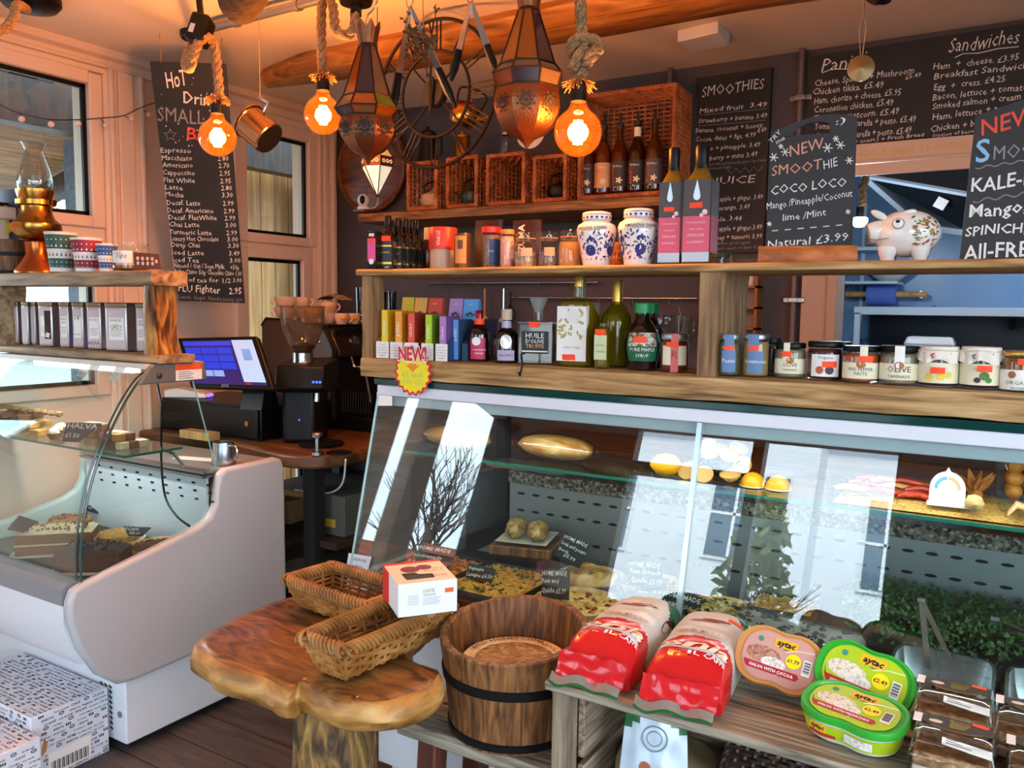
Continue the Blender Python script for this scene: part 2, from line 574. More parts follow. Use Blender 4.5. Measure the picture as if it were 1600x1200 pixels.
# ------------------------------------------------------------------ setting
LX,BY,CZ,FY,RX = -3.5,3.7,2.59,-1.6,1.9
struct('floor',G().box(LX - .12,RX,FY,5.6,-0.1,0),M_floor)
struct('ceiling',G().box(LX - 0.12,RX,FY,5.6,CZ,CZ + 0.1),M_ceil)
g = G()
for y0,y1,z0,z1 in ((-0.36,1.25,0,CZ),(1.25,2.18,0,1.12),(1.25,2.18,1.70,1.857),(1.25,2.18,2.456,CZ),(2.18,2.97,0,CZ),(2.97,3.471,0,0.25),(2.97,3.471,1.77,1.86),
		(2.97,3.471,2.43,CZ),(3.471,BY + 0.12,0,CZ),(-0.85,-0.62,0,CZ),(-0.62,-0.36,0,0.6),(-0.62,-0.36,2.45,CZ),(FY,-0.85,0,0.45),(FY,-0.85,2.42,CZ)):
	g.box(LX - 0.12,LX,y0,y1,z0,z1)
struct('wall_left',g,M_cream)
# back wall with the kitchen hatch
HX0,HX1,HZ0,HZ1 = -0.69,1.2,1.0,2.10
g = G()
g.box(LX - 0.12,HX0,BY,BY + 0.12,0,CZ);g.box(HX0,HX1,BY,BY + 0.12,0,HZ0);g.box(HX0,HX1,BY,BY + 0.12,HZ1,CZ);g.box(HX1,RX,BY,BY + 0.12,0,CZ)
struct('wall_back',g,M_grey)
g = G()
for y0,y1,z0,z1 in ((FY,-1.3,0,CZ),(-1.3,1.2,0,0.5),(-1.3,1.2,2.4,CZ),(1.2,5.6,0,CZ)):  # large opening in this unseen wall is added to light the foreground
	g.box(RX,RX + 0.12,y0,y1,z0,z1)
struct('wall_right',g,M_cream)
M_dkw = ramp('dark_joinery',['#20150d','#3a271a','#50382a'],(10,10,1.5),3,6,0.5,0.1)
g = G()
for x0,x1,z0,z1 in ((LX - 0.12,-2.36,0,CZ),(-2.36,-0.62,0,0.4),(-2.36,-0.62,2.46,CZ),(-1.52,-1.44,0.4,2.46),(-0.62,0.55,0,CZ),(0.55,1.7,0,0.4),(0.55,1.7,2.4,CZ),(1.7,RX + 0.12,0,CZ),(-2.36,-1.44,2.12,2.2)):
	g.box(x0,x1,FY - 0.1,FY,z0,z1)
struct('wall_front',g,M_dkw)
# left wall trim: cornice, panelled pilasters
g = G()
g.prism([(LX,CZ),(LX,CZ - 0.075),(LX + 0.02,CZ - 0.07),(LX + 0.035,CZ - 0.04),(LX + 0.065,CZ - 0.03),(LX + 0.07,CZ)],0.6,BY,'Y')
struct('trim_1',g,M_cream)
g = G()
for y0,y1,d in ((2.235,2.44,0.02),(2.255,2.275,0.045),(2.30,2.375,0.035),(2.40,2.42,0.045),(3.50,3.69,0.02),(3.52,3.54,0.045),(3.565,3.60,0.04),(3.62,3.65,0.05)):
	g.box(LX,LX + d,y0,y1,0,CZ - 0.07)
struct('trim_2',g,M_cream,bev=0.006)
g = G()
g.box(LX,LX + 0.03,1.25,2.24,2.49,2.515);g.box(LX,LX + 0.045,0.6,2.24,2.515,2.53)
struct('trim_3',g,M_cream,bev=0.004)
# windows
def window(name,y0,y1,z0,z1,fw=0.05,gask=True,depth=0.07):
	g = G()
	for a in ((y0 - 0.03,y0 + fw,z0 - 0.03,z1 + 0.03),(y1 - fw*0.2,y1 + 0.05,z0 - 0.03,z1 + 0.03),(y0 + fw,y1 - fw*0.2,z0 - 0.03,z0 + 0.02),(y0 + fw,y1 - fw*0.2,z1 - 0.02,z1 + 0.05)):
		g.box(LX - 0.06,LX + 0.025,*a)
	o = struct(name,g,M_cream,bev=0.006)
	gk = G()
	e = 0.018
	for a in ((y0 + fw,y1 - 0.01,z0 + 0.02,z0 + 0.02 + e),(y0 + fw,y1 - 0.01,z1 - 0.02 - e,z1 - 0.02),(y1 - 0.01 - e,y1 - 0.01,z0 + 0.02,z1 - 0.02)):
		gk.box(LX - 0.02,LX - 0.004,*a)
	sm('gasket',gk,M_black,o)
	sm('window_pane',G().box(LX - 0.03,LX - 0.026,y0,y1,z0,z1),M_pane,o)
	return o
window('window_1',1.25,2.18,1.857,2.456)
window('window_2',1.25,2.18,1.12,1.70)
window('window_3',2.97,3.471,1.86,2.43)
window('door_1',2.97,3.42,0.3,1.77)
# outside: a timber canopy and fence by the side windows, street and houses in front of the shop
struct('ground_outside',G().box(-40,30,-60,30,-0.35,-0.12),mat('asphalt','#6d6d6b',0.9))
struct('fence_outside',G().box(-4.72,-4.66,3.55,8.2,-0.1,3.0),M_pineb)
g = G();g.rbox((-5.2,3.4,2.75),(3.2,6.5,0.06),Matrix.Rotation(math.radians(-14),3,'Y'))
struct('canopy_roof_outside',g,M_roofb)
g = G()
for y in (1.6,2.6,3.6,4.6,5.6):
	g.rbox((-5.1,y,2.62),(3.0,0.09,0.14),Matrix.Rotation(math.radians(-14),3,'Y'))
g.box(-4.3,-4.18,0.2,6.4,2.36,2.58)
struct('canopy_beam_outside',g,M_dkw)
g = G()
g.box(-4.62,-4.5,2.72,2.84,-0.1,2.4);g.box(-4.62,-4.5,4.5,4.62,-0.1,2.4)
struct('canopy_post_outside',g,mat('grey_slate_post','#59606a',0.7,bump=0.4,bscale=25,var=0.3))
# terrace houses over the road, seen in the reflections
M_hw = mat('white_render','#e8ecf0',0.8);M_hr = mat('slate_roof','#5a5f68',0.8);M_hb = mat('red_brick','#8d4b36',0.85)
g = G();g.box(-9.2,3.5,-22,-14,-0.1,7.0);g.box(-5.9,-3.4,-14,-13.2,-0.1,6.9)
house = struct('house_outside',g,M_hw)
house['label'] = 'white rendered house across the street, seen reflected in the case glass'
g = G();g.prism([(-22.4,7.0),(-13.6,7.0),(-18,10.0)],-9.5,3.8,'X')
sm('roof',g,M_hr,house)
for x,yy in ((-8.1,-14),(-4.65,-13.2),(-1.9,-14),(0.9,-14)):
	for z in (0.9,3.9):
		wd = 1.5 if yy > -13.5 else 1.1
		g = G();g.box(x - wd/2 - .08,x + wd/2 + .08,yy,yy + 0.05,z - .08,z + 1.9)
		f = sm('window',g,M_white,house)
		sm('shutter',G().box(x - wd/2,x + wd/2,yy + 0.05,yy + 0.08,z,z + 1.8),mat('blue_grey_shutter','#4f6478',0.5),f)
		g = G()
		for k in range(1,3):g.box(x - wd/2 + wd*k/3 - .03,x - wd/2 + wd*k/3 + .03,yy + .08,yy + .1,z,z + 1.8)
		g.box(x - wd/2,x + wd/2,yy + .08,yy + .1,z + .87,z + .93)
		sm('bar',g,M_white,f)
g = G();g.box(-9.0,-8.4,-9.4,-8.8,-0.1,2.2);g.box(-9.1,-8.3,-9.5,-8.7,2.2,2.35)
struct('gate_pillar_outside',g,M_hb)
g = G();g.box(-30,-14,-40,-30,-0.1,5)
struct('far_house_outside',g,M_hb)
def bare_tree(x,y,h,col,n,seed,leaf=0):
	rnd = random.Random(seed)
	g = G()
	def br(p,d,L,r,lv):
		q = p + d*L
		g.tube([p,(p + q)/2 + Vector((rnd.uniform(-.05,.05),rnd.uniform(-.05,.05),0))*L,q],[r,r*0.8,r*0.6],5)
		if lv:
			for k in range(n):
				e = (d + Vector((rnd.uniform(-.75,.75),rnd.uniform(-.75,.75),rnd.uniform(-.1,.6)))).normalized()
				br(p + d*L*rnd.uniform(0.5,1),e,L*rnd.uniform(.6,.8),r*.5,lv - 1)
	br(Vector((0,0,0)),Vector((0,0,1)),h*0.33,h*0.02,4)
	t = thing('street_tree','bare street tree outside, seen reflected in the case glass' if not leaf else 'thin evergreen tree outside, seen reflected in the case glass','tree',(x,y,-0.12))
	sm('branches',g,mat('tree_bark','#54483f',0.9),t)
	if leaf:
		g = G()
		for k in range(900):
			z = h*(0.12 + 0.85*rnd.random());w_ = (h*1.05 - z)*0.24
			c = Vector((rnd.uniform(-w_,w_),rnd.uniform(-w_,w_),z));u = Vector((rnd.uniform(-1,1),rnd.uniform(-1,1),rnd.uniform(-1,1)))*.14;v = u.orthogonal().normalized()*.07
			g.add([c - u,c + v,c + u,c - v],[(0,1,2,3)])
		sm('foliage',g,mat('olive_leaf','#77804e',0.8),t,flat=True)
bare_tree(-10.2,-10.5,6.8,'#54483f',4,3)
bare_tree(-3.2,-9.0,4.6,'#54483f',3,5,leaf=1)
# kitchen beyond the hatch
M_dkc = mat('kitchen_ceiling_dark','#3a4550',0.7)
KY = 5.5
struct('wall_kitchen',G().box(HX0 - 1.5,RX,KY,KY + 0.1,0,CZ),planks('blue_kitchen_panels',['#6f9cc8','#7aa5cf','#86aed4'],1.1,0,0.3,0.012,(1,1,1)))
struct('wall_kitchen_side',G().box(HX0 - 1.5,HX0 - 1.4,BY + 0.12,KY,0,CZ),M_blueb)
g = G()
txtn = 'Nitto'
for x,z,a in ((-0.86,1.30,.5),(-0.72,1.75,.5),(-0.12,2.0,.45),(0.02,1.78,.5),(-0.5,1.5,.5),(0.3,1.9,.5),(-0.95,1.65,.5),(0.1,1.66,.5)):
	def fn(u,v,x=x,z=z,a=a):return (x + u*math.cos(a) - v*math.sin(a),KY - 0.002,z + u*math.sin(a) + v*math.cos(a))
	g.text(txtn,fn,0.06,shear=0.3)
p = struct('trim_4',g,M_ink,flat=True)
# hatch architrave and lintel with gold writing
g = G()
g.box(HX0 - 0.125,HX0,BY - 0.03,BY + 0.12,HZ0,HZ1 + 0.078);g.box(HX0 - 0.02,HX0 + 0.022,BY - 0.045,BY + 0.12,HZ0,HZ1)
struct('trim_5',g,mat('beige_jamb','#b79a86',0.55),bev=0.004)
g = G()
g.box(HX0 + .023,HX1,BY - 0.05,BY + 0.1,HZ1,HZ1 + 0.078);g.box(HX0 + .023,HX1,BY - 0.062,BY - 0.05,HZ1 - 0.05,HZ1 - 0.005);g.box(HX0 + .023,HX1,BY - 0.056,BY - 0.05,HZ1 + 0.008,HZ1 + 0.016)
lintel = struct('trim_6',g,mat('beige_lintel','#d8b99f',0.5),bev=0.004)
lintel['label'] = 'beige hatch lintel lettered in gold'
chalk(lintel,'gold_lettering',mat('gold_paint','#d9b25e',0.5),(0,BY - 0.05,0),(0,-1,0),[('ADD A SHOT OF COFFEE',(1341,247),(1514,231),10)],shear=0,off=0.02)
# ------------------------------------------------------------------ main refrigerated display case
CX0,CX1 = -1.67,0.95
def gy(z):return 1.80 + (z - 0.66)*0.25            # front pane leans back towards the top
case = thing('display_case','long white refrigerated counter with slanted glass front and granite back shelf','display case',(CX0,1.92,0))
g = G();g.box(CX0,CX1,1.94,2.66,0.06,0.60);g.box(CX0 + .03,CX1,1.97,2.6,0,.06)
g.box(CX0,CX1,1.915,1.94,0.20,0.215);g.box(CX0,CX1,1.925,1.94,0.21,0.60)
sm('base',g,M_enamel,case,bev=0.004,world=True)
g = G();g.prism([(1.925,0.60),(1.78,0.60),(1.765,0.615),(1.765,0.648),(1.78,0.66),(1.84,0.66),(1.87,0.63),(2.66,0.63),(2.66,0.6)],CX0,CX1,'X')
sm('front_sill',g,M_enamel,case,world=True,bev=0.003)
sm('deck',G().box(CX0 + .03,CX1,1.86,2.37,0.63,0.655),mat('dark_steel','#4a4e52',0.3,1.0),case,world=True)
g = G();g.box(CX0,CX0 + .035,1.86,2.64,0.63,0.70);g.box(CX0,CX0 + .035,2.37,2.64,0.63,.91)
sm('end_rim',g,mat('grey_rim','#6f7472',0.4),case,world=True)
divs = [CX0,-0.655,0.32,CX1]
for a,b in zip(divs,divs[1:]):
	g = G()
	V = [(x,gy(z) + dy,z) for dy in (0,0.006) for x,z in ((a + .004,0.66),(b - .004,0.66),(b - .004,1.230),(a + .004,1.230))]
	g.add(V,[(0,1,2,3),(7,6,5,4),(0,4,5,1),(3,2,6,7),(0,3,7,4),(1,5,6,2)])
	sm('front_pane',g,M_case,case,world=True,flat=True)
for x in divs[1:3]:
	g = G();V = [(x + dx,gy(z) + dy,z) for dy in (-0.003,0.010) for dx,z in ((-.006,.655),(.006,.655),(.006,1.230),(-.006,1.230))]
	g.add(V,[(0,1,2,3),(7,6,5,4),(0,4,5,1),(3,2,6,7),(0,3,7,4),(1,5,6,2)])
	sm('mullion',g,mat('clear_strip','#b9d3da',0.2,0.3),case,world=True)
g = G();g.prism([(gy(.66) + .008,.66),(2.62,.70),(2.62,1.26),(gy(1.26) + .008,1.26)],CX0,CX0 + .006,'X')
sm('side_pane',g,M_case,case,world=True,flat=True)
g = G()
g.tube([(CX0 + .003,gy(.66) - .002,.66),(CX0 + .003,gy(1.262) - .002,1.262)],0.004,6)
sm('pane_edge',g,M_edgel,case,world=True)
g = G();g.box(CX0,CX1,1.938,2.03,1.231,1.263);g.box(CX0,CX1,1.968,2.03,1.198,1.231)
sm('top_rail',g,[mat('rail_grey','#d9dde6',0.4)],case,world=True,bev=0.003)
sm('fill_strip',G().box(CX0 + .1,CX1 - .05,1.975,1.995,1.1985 - .001,1.199),emis('case_fill',(1,.97,.92,1),2),case,world=True)  # glowing strip added under the rail to brighten the food
L = bpy.data.objects.new('case_tube_light',bpy.data.lights.new('case_tube_light','AREA'))  # added fill light along the same strip
L.data.shape = 'RECTANGLE';L.data.size = 2.4;L.data.size_y = .03;L.data.energy = 7;L.data.color = (1,.96,.9);L.location = (-.36,1.985,1.195);COL.objects.link(L)
sm('top_glass',G().box(CX0 - .01,CX1,1.935,2.66,1.264,1.2825),M_edge,case,world=True,bev=0.002)
sm('worktop',G().box(CX0 + .22,CX1,2.35,2.66,0.915,0.957),M_stone,case,world=True,bev=0.004)
g = G();g.box(CX0 + .22,CX1,2.362,2.372,0.64,0.915)
back = sm('back_panel',g,mat('satin_steel','#a3a8ac',.42,.8),case,world=True)
g = G()
for r,z in enumerate((0.882,0.825,0.745)):
	for k in range(48):
		x = -1.405 + k*0.0562
		if x < CX1 - .05:
			g.prism([(x + .015*math.cos(t)*(1 if abs(math.cos(t)) > .1 else 1) + (.0 if math.cos(t) == 0 else 0),z + .0045*math.sin(t)) for t in np.linspace(0,2*PI,11)[:-1]],2.3605,2.363,'Y')
sm('vent_grille',g,M_matte,back,world=True)
g = G();g.box(CX0 + .03,CX1,2.02,2.30,1.046,1.054)
shelf = sm('glass_shelf',g,M_glass,case,world=True)
sm('shelf_edge',G().box(CX0 + .03,CX1,2.016,2.02,1.046,1.054),mat('green_edge','#1f6f5e',0.15),shelf,world=True)
for x in (-1.55,-.66,.25):
	sm('shelf_bracket',G().tube([(x,2.29,1.046),(x,2.33,1.03),(x,2.36,.957)],.006,8),M_steel,case,world=True)
# frame rails at the back of the case and a cold dark well
g = G();g.box(CX0,CX1,2.62,2.66,1.22,1.264);g.box(CX0,CX0 + .04,2.62,2.66,.9,1.25);g.box(CX0,CX1,2.64,2.66,0.6,.93)
sm('back_frame',g,M_black,case,world=True)
# stickers on the pane
def on_pane(px,py):return atp(px,py,(0,gy(.66) - .002,.66),(0,-0.97,0.2425))
def pane_quad(name,pts,m,par,label=None):
	g = G();P = [on_pane(*q) for q in pts];n = Vector((0,-.97,.2425))*.0008
	g.add(P + [p + n for p in P],[(3,2,1,0),(4,5,6,7),(0,1,5,4),(1,2,6,5),(2,3,7,6),(3,0,4,7)])
	o = sm(name,g,m,par,world=True)
	if label:o['label'] = label
	return o
pane_quad('price_card',[(589,613),(613,614),(613,634),(589,634)],M_paper,case,'blank white square card stuck inside the glass')
s = pane_quad('sticker',[(545,864),(581,870),(572,901),(540,896)],mat('pale_blue_sticker','#cfe2ea',0.4),case,'pale blue sticker at the foot of the glass')
pn = (0,-.97,.2425)
chalk(s,'lettering',M_inkb,on_pane(560,880),pn,[('Cold Foods',(549,875),(572,879),6),('OPEN 8-6',(551,886),(567,888),4)])
# ------------------------------------------------------------------ rustic timber shelf on the case
tsh = thing('timber_shelf','rustic oak shelf of thick waney boards standing on the glass counter','shelf',(-1.72,1.94,1.2825))
def waney(x0,x1,y0,y1,z0,z1,seed,amp=.008,n=60):
	"""board with an uneven front edge"""
	g = G();prof = []
	def fn(u,v):
		x = x0 + (x1 - x0)*u
		a = amp*noise.noise(Vector((x*3.1,seed,0))) ;b = abs(amp*.6)*abs(noise.noise(Vector((x*4.3,seed + 9,0))))
		k = [(y0 + a,z0 + b + .002),(y0 + a - .003,(z0 + z1)/2),(y0 + a,z1 + b*.3 - .003),(y0 + a + .006,z1),(y1,z1),(y1,z0),(y0 + a + .006,z0 + b)]
		q = k[int(round(v*7)) % 7]
		return (x,q[0],q[1])
	g.sheet(fn,n,7)
	m = (n + 1)
	g.f += [tuple(j*m for j in range(7)),tuple(j*m + n for j in reversed(range(7)))];g.mi += [0,0]
	return g
sm('bottom_board',waney(-1.735,0.9,1.935,2.2,1.283,1.343,3,.010),M_oak,tsh,world=True,ang=50)
sm('top_board',waney(-1.745,0.9,1.93,2.2,1.592,1.612,8,.010),M_oak,tsh,world=True,ang=50)
def post(x0,x1,y0,y1,seed):
	g = G()
	def fn(u,v):
		z = 1.343 + .249*v
		a = .006*noise.noise(Vector((z*9,seed,1)));b = .006*noise.noise(Vector((z*9,seed,7)))
		q = [(x0 + a,y0),(x1 + b,y0),(x1 + b,y1),(x0 + a,y1)][int(round(u*4)) % 4]
		return (q[0],q[1],z)
	g.sheet(fn,4,12)
	return g
for i,(a,b) in enumerate(((-1.735,-1.695),(-.668,-.622),(.5,.545))):
	sm('post',post(a,b,1.945,1.998 if i == 0 else 2.19,i*5),M_oakv,tsh,world=True,ang=50,bev=0)
# star burst sign hanging from the lower board
p0 = Vector((0,1.918,0));nY = (0,-1,0)
c0 = at(645,582,Y=1.918)
st = thing('starburst_sign','red and yellow starburst price sign reading NEW hung on the lower shelf board','sign',c0)
def star(r1,r2,n,ph=0):return [((r1 if k % 2 == 0 else r2)*math.cos(PI*k/n + ph),(r1 if k % 2 == 0 else r2)*math.sin(PI*k/n + ph)) for k in range(2*n)]
r = wpx(38,c0)
sm('red_star',G().prism(star(r,r*.86,18),0,.0015,'Y'),mat('sign_red','#d8232b',0.4),st)
sm('yellow_star',G().prism([(x,z) for x,z in star(r*.88,r*.76,18)],-.0006,0,'Y'),mat('sign_yellow','#f4e11c',0.4),st)
g = G();g.text('NEW!',lambda x,z:(x,-.003,z + r*.50),r*.78,width=r*1.45,off=.03)
sm('outline_lettering',G().text('NEW!',lambda x,z:(x,-.0016,z + r*.49),r*.8,width=r*1.55,off=.09),M_paper,st,flat=True)
sm('lettering',G().text('NEW!',lambda x,z:(x,-.0022,z + r*.50),r*.78,width=r*1.48,off=.035),mat('sign_red','#d8232b'),st,flat=True)
g = G();g.prism([(-.4*r,.34*r),(-.22*r,.28*r),(-.2*r,.36*r),(.2*r,.36*r),(.22*r,.28*r),(.4*r,.34*r),(0,.02*r)],-.0014,-.0006,'Y')
sm('arrow',g,mat('sign_orange','#f08a22',0.4),st)
g = G()
for s_,dz in (('£5 each',-.18),('3 for £12',-.48)):g.text(s_,lambda x,z,dz=dz:(x,-.0014,z + dz*r),r*.3,width=r*1.05)
sm('small_lettering',g,mat('pale_green_ink','#a8c98c',0.5),st,flat=True)
# ------------------------------------------------------------------ jars, tins and bottles
def fin(t,parts,sticker=None):
	"""parts: (name, builder, material[, parent part name])"""
	made = {}
	for p in parts:
		made[p[0]] = sm(p[0],p[1],p[2],made[p[3]] if len(p) > 3 else t)
	return made
def price(t,r,z,w=.026,h=.014,x=0,flat_y=None):
	"""small orange price sticker with wavy ends"""
	g = G()
	if flat_y is None:
		a = math.degrees(w/2/r);o = math.degrees(x/r)
		g.arc(r + .0012,o - a,o + a,z - h/2,z + h/2,6)
	else:
		g.prism([(x - w/2,z - h/2*.8),(x - w/4,z - h/2),(x + w/4,z - h/2*.85),(x + w/2,z - h/2),(x + w/2*.95,z + h/2*.9),(x + w/4,z + h/2),(x - w/4,z + h/2*.9),(x - w/2,z + h/2)],flat_y - .0012,flat_y,'Y')
	sm('price_sticker',g,M_orange,t)
def row(px,Y,Z):return spot(px,Y,Z)
def dims(px0,px1,pyt,Y,Zb):
	"""(base point, width, height) of an upright thing that spans px0..px1 and whose top shows at pyt"""
	p = spot((px0 + px1)/2,Y,Zb)
	return p,wpx(px1 - px0,p),at((px0 + px1)/2,pyt,Y=Y).z - Zb
Z1,Z2 = 1.3445,1.6135
JB = lambda w,h,lid=.16:[(w*.40,0),(w*.47,h*.02),(w*.49,h*.06),(w*.49,h*(1 - lid)*.84),(w*.46,h*(1 - lid)*.95),(w*.43,h*(1 - lid))]
def jar(name,label,px0,px1,pyt,Y,Zb,lid,fill,lab=None,group=None,lidh=.16,stick=None,tab=None,rz=None,fillh=.95):
	p,w_,h = dims(px0,px1,pyt,Y,Zb);w_ *= .95
	t = thing(name,label,'jar',p,face(p) if rz is None else rz,group)
	H = h*(1 - lidh)
	sm('glass_body',G().lathe(JB(w_,h,lidh)),M_glass,t)
	f = [(r_*.95,.003 + z*.98) for r_,z in JB(w_,h,lidh)]
	f = [q for q in f if q[1] < H*fillh] + [(f[-1][0],H*fillh),(0,H*fillh)]
	sm('contents',G().lathe([(0,.003)] + f),fill,t)
	if lid is not None:
		sm('lid',G().lathe([(w_*.46,H),(w_*.475,H + .002),(w_*.475,h*.97),(w_*.45,h),(0,h)]),lid,t)
	if lab:
		rr = w_*.49 + .0008
		lb = sm('paper_label',G().arc(rr,-lab['a'],lab['a'],H*lab['z0'],H*lab['z1'],20),lab['m'],t)
		g = G()
		for s_,zz,sz in lab.get('t',()):
			g.text(s_,lambda x,z,zz=zz:((rr + .0006)*math.sin(x/rr),-(rr + .0006)*math.cos(x/rr),z + H*zz),sz*w_)
		if g.v:sm('lettering',g,lab.get('ink',M_ink),lb,flat=True)
		for cc,x_,zz,sx,sz,mm in lab.get('dots',()):
			g = G();k = 14
			if cc == 'o':
				V = [((rr + .0009)*math.sin((x_*w_ + sx*w_*math.cos(a))/rr),-(rr + .0009)*math.cos((x_*w_ + sx*w_*math.cos(a))/rr),H*zz + sz*w_*math.sin(a)) for a in np.linspace(0,2*PI,k,endpoint=False)]
			else:
				V = [((rr + .0009)*math.sin((x_*w_ + sx*w_*q)/rr),-(rr + .0009)*math.cos((x_*w_ + sx*w_*q)/rr),H*zz + sz*w_*e) for q,e in ((-1,-1),(1,-1),(1,1),(-1,1))]
				k = 4
			g.add(V,[tuple(range(k))])
			sm('emblem',g,mm,lb,flat=True)
	if tab:
		rr = w_*.495 + .001;x_ = tab[0]*w_;hw = tab[1]*w_
		g = G();a0,a1 = math.degrees((x_ - hw)/rr),math.degrees((x_ + hw)/rr)
		g.arc(rr,a0,a1,H*tab[2],h,4);g.add([(rr*math.sin(math.radians(a0)),-rr*math.cos(math.radians(a0)),h),(rr*math.sin(math.radians(a1)),-rr*math.cos(math.radians(a1)),h),(w_*.1,-w_*.3,h + .001),(-w_*.1,-w_*.3,h + .001)],[(0,1,2,3)])
		sm('seal_strip',g,tab[3],t)
	if stick:price(t,w_*.495 + (.001 if stick[3:] else 0),H*stick[0],w_*stick[2],w_*.17,w_*stick[1])
	return t
# lower shelf: preserves at the right
M_olive = mat('olive_paste','#5d5533',0.5,bump=.3,bscale=120,var=.35)
M_beige = mat('beige_paste','#8f8163',0.5,var=.25,bscale=90)
M_red = mat('red_paste','#7c2413',0.4,var=.3,bscale=80)
M_dred = mat('dark_red_paste','#3d100c',0.35,var=.3,bscale=80)
M_orng = mat('orange_paste','#b5531a',0.4,var=.3,bscale=80)
M_amber = mat('amber_honey','#8a4c12',0.25,var=.15)
M_cream2 = mat('cream_label','#e6dfc0',0.6)
M_blab = mat('slate_blue_label','#5f7fa8',0.6)
M_ocher = mat('copper_oval','#a0632c',0.4,.3)
M_lemon = mat('lemon_yellow','#e8cf3a',0.5)
M_leafg = mat('leaf_green','#4e7a37',0.6)
yj = 2.03
jar('preserve_jar','squat jar of red paste with scalloped cream label, left of the middle post',1029,1077,521,yj,Z1,M_steelb,M_red,dict(a=52,z0=.22,z1=.82,m=M_cream2,t=(('R',.45,.35),),ink=mat('wine_ink','#7a1e22')),stick=(.86,-.08,.4),tab=(0,.13,.0,mat('pink_strip','#d66a63',.6)))
jar('preserve_jar','silver-lidded jar of green mezze with blue label, right of the middle post',1118,1157,522,yj - .045,Z1,M_steelb,M_olive,dict(a=34,z0=.12,z1=.7,m=M_blab,t=(('Pesto',.38,.24),),ink=M_paper),stick=(.78,0,.42),tab=(0,.2,.6,M_blab),lidh=.13)
jar('preserve_jar','silver-lidded jar of tan paste with blue label, second from the middle post',1158,1201,522,yj - .03,Z1,M_steelb,mat('tan_paste','#9a7a4c',.5,var=.2,bscale=90),dict(a=34,z0=.12,z1=.7,m=M_blab,t=(('houmous',.38,.22),),ink=M_paper),stick=(.78,-.1,.4),tab=(-.1,.2,.6,M_blab),lidh=.13)
jar('preserve_jar','dark brown jar half hidden between blue and olive labelled jars',1188,1220,528,yj + .09,Z1,M_black,M_dred)
OL = dict(a=70,z0=.16,z1=.66,m=M_cream2,t=(('OLIVE',.40,.17),('TAPENADE',.26,.09)),dots=(('o',-.0,.6,.12,.1,M_ocher),))
jar('preserve_jar','black-lidded jar of brown olive paste with cream label, first of three alike',1208,1259,535,yj,Z1,M_black,M_beige,OL,stick=(.82,-.12,.3),tab=(-.12,.1,.6,M_cream2))
jar('preserve_jar','black-lidded jar of dark red sauce with white tomato label',1259,1317,533,yj,Z1,M_black,M_dred,dict(a=46,z0=.12,z1=.8,m=M_paper,t=(('Organic',.66,.13),),dots=(('o',-.14,.32,.11,.11,M_orng),('o',.12,.32,.12,.12,mat('dark_plum','#3a2326',.5)))),stick=(.5,.12,.38,1))
jar('preserve_jar','dark red jar with maroon and green label behind the tomato jar',1294,1330,534,yj + .085,Z1,M_black,M_dred)
OL2 = dict(a=70,z0=.14,z1=.66,m=M_cream2,t=(('RED PEPPER',.40,.12),('PASTE',.26,.12)),dots=(('o',0,.6,.12,.1,M_ocher),))
jar('preserve_jar','black-lidded jar of orange paste with cream label',1314,1374,540,yj - .02,Z1,M_black,M_orng,OL2,stick=(.78,.12,.36),tab=(.06,.1,.6,M_cream2))
jar('preserve_jar','black-lidded jar of brown olive paste, its white seal strip without price',1372,1435,540,yj - .02,Z1,M_black,M_beige,dict(OL,t=(('OLIVE',.40,.22),('TAPENADE',.22,.11))),tab=(.0,.12,.5,M_paper))
def cloth_jar(label,px0,px1,pyt,ribbon,dots,stk):
	p,w_,h = dims(px0,px1,pyt,yj - .02,Z1);w_ *= .90
	t = thing('cloth_top_jar',label,'jar',p,face(p))
	sm('glass_body',G().lathe(JB(w_,h,.2)),M_glass,t)
	sm('contents',G().lathe([(0,.003)] + [(r_*.94,.003 + z*.98) for r_,z in JB(w_,h,.2)] + [(0,h*.8)]),M_dred,t)
	g = G()
	def fn(u,v):
		a = 2*PI*u;k = .5 + .035*math.sin(a*14)*v*v + .05*v
		R_ = w_*(k if v > .45 else .47*min(1,v/.3))
		z = h*(1 - .04*v) if v < .3 else h*(.98 - .5*(v - .3)*(1 + .15*math.sin(a*5)))
		return (R_*math.cos(a),R_*math.sin(a),z)
	g.sheet(fn,72,14)
	sm('cloth_top',g,mat('cream_cloth','#e9e0d2',.9,bump=.2,bscale=200),t)
	sm('ribbon',G().tube([(w_*.5*math.cos(a),w_*.5*math.sin(a),h*.83) for a in np.linspace(0,2*PI,25)[:-1]],.002,6,True).tube([(-.1*w_,-.5*w_,h*.83),(-.2*w_,-.53*w_,h*.79),(-.14*w_,-.53*w_,h*.72)],.0015,5),ribbon,t)
	rr = w_*.495
	lb = sm('paper_label',G().arc(rr,-75,75,h*.1,h*.6,20),M_cream2,t)
	for x_,zz,s_,mm in dots:
		g = G();g.add([((rr + .001)*math.sin((x_ + s_*math.cos(a))*w_/rr),-(rr + .001)*math.cos((x_ + s_*math.cos(a))*w_/rr),h*zz + s_*w_*math.sin(a)*.9) for a in np.linspace(0,2*PI,16,endpoint=False)],[tuple(range(16))])
		sm('fruit_picture',g,mm,lb,flat=True)
	price(t,rr + .012,h*stk[1],w_*.34,w_*.16,w_*stk[0])
cloth_jar('jar of lemon marmalade under white cloth tied with red ribbon',1432,1498,540,mat('red_ribbon','#c7262b',.6),((-.22,.24,.1,M_lemon),(.05,.26,.1,M_lemon),(.24,.3,.09,M_lemon)),(-.02,.42))
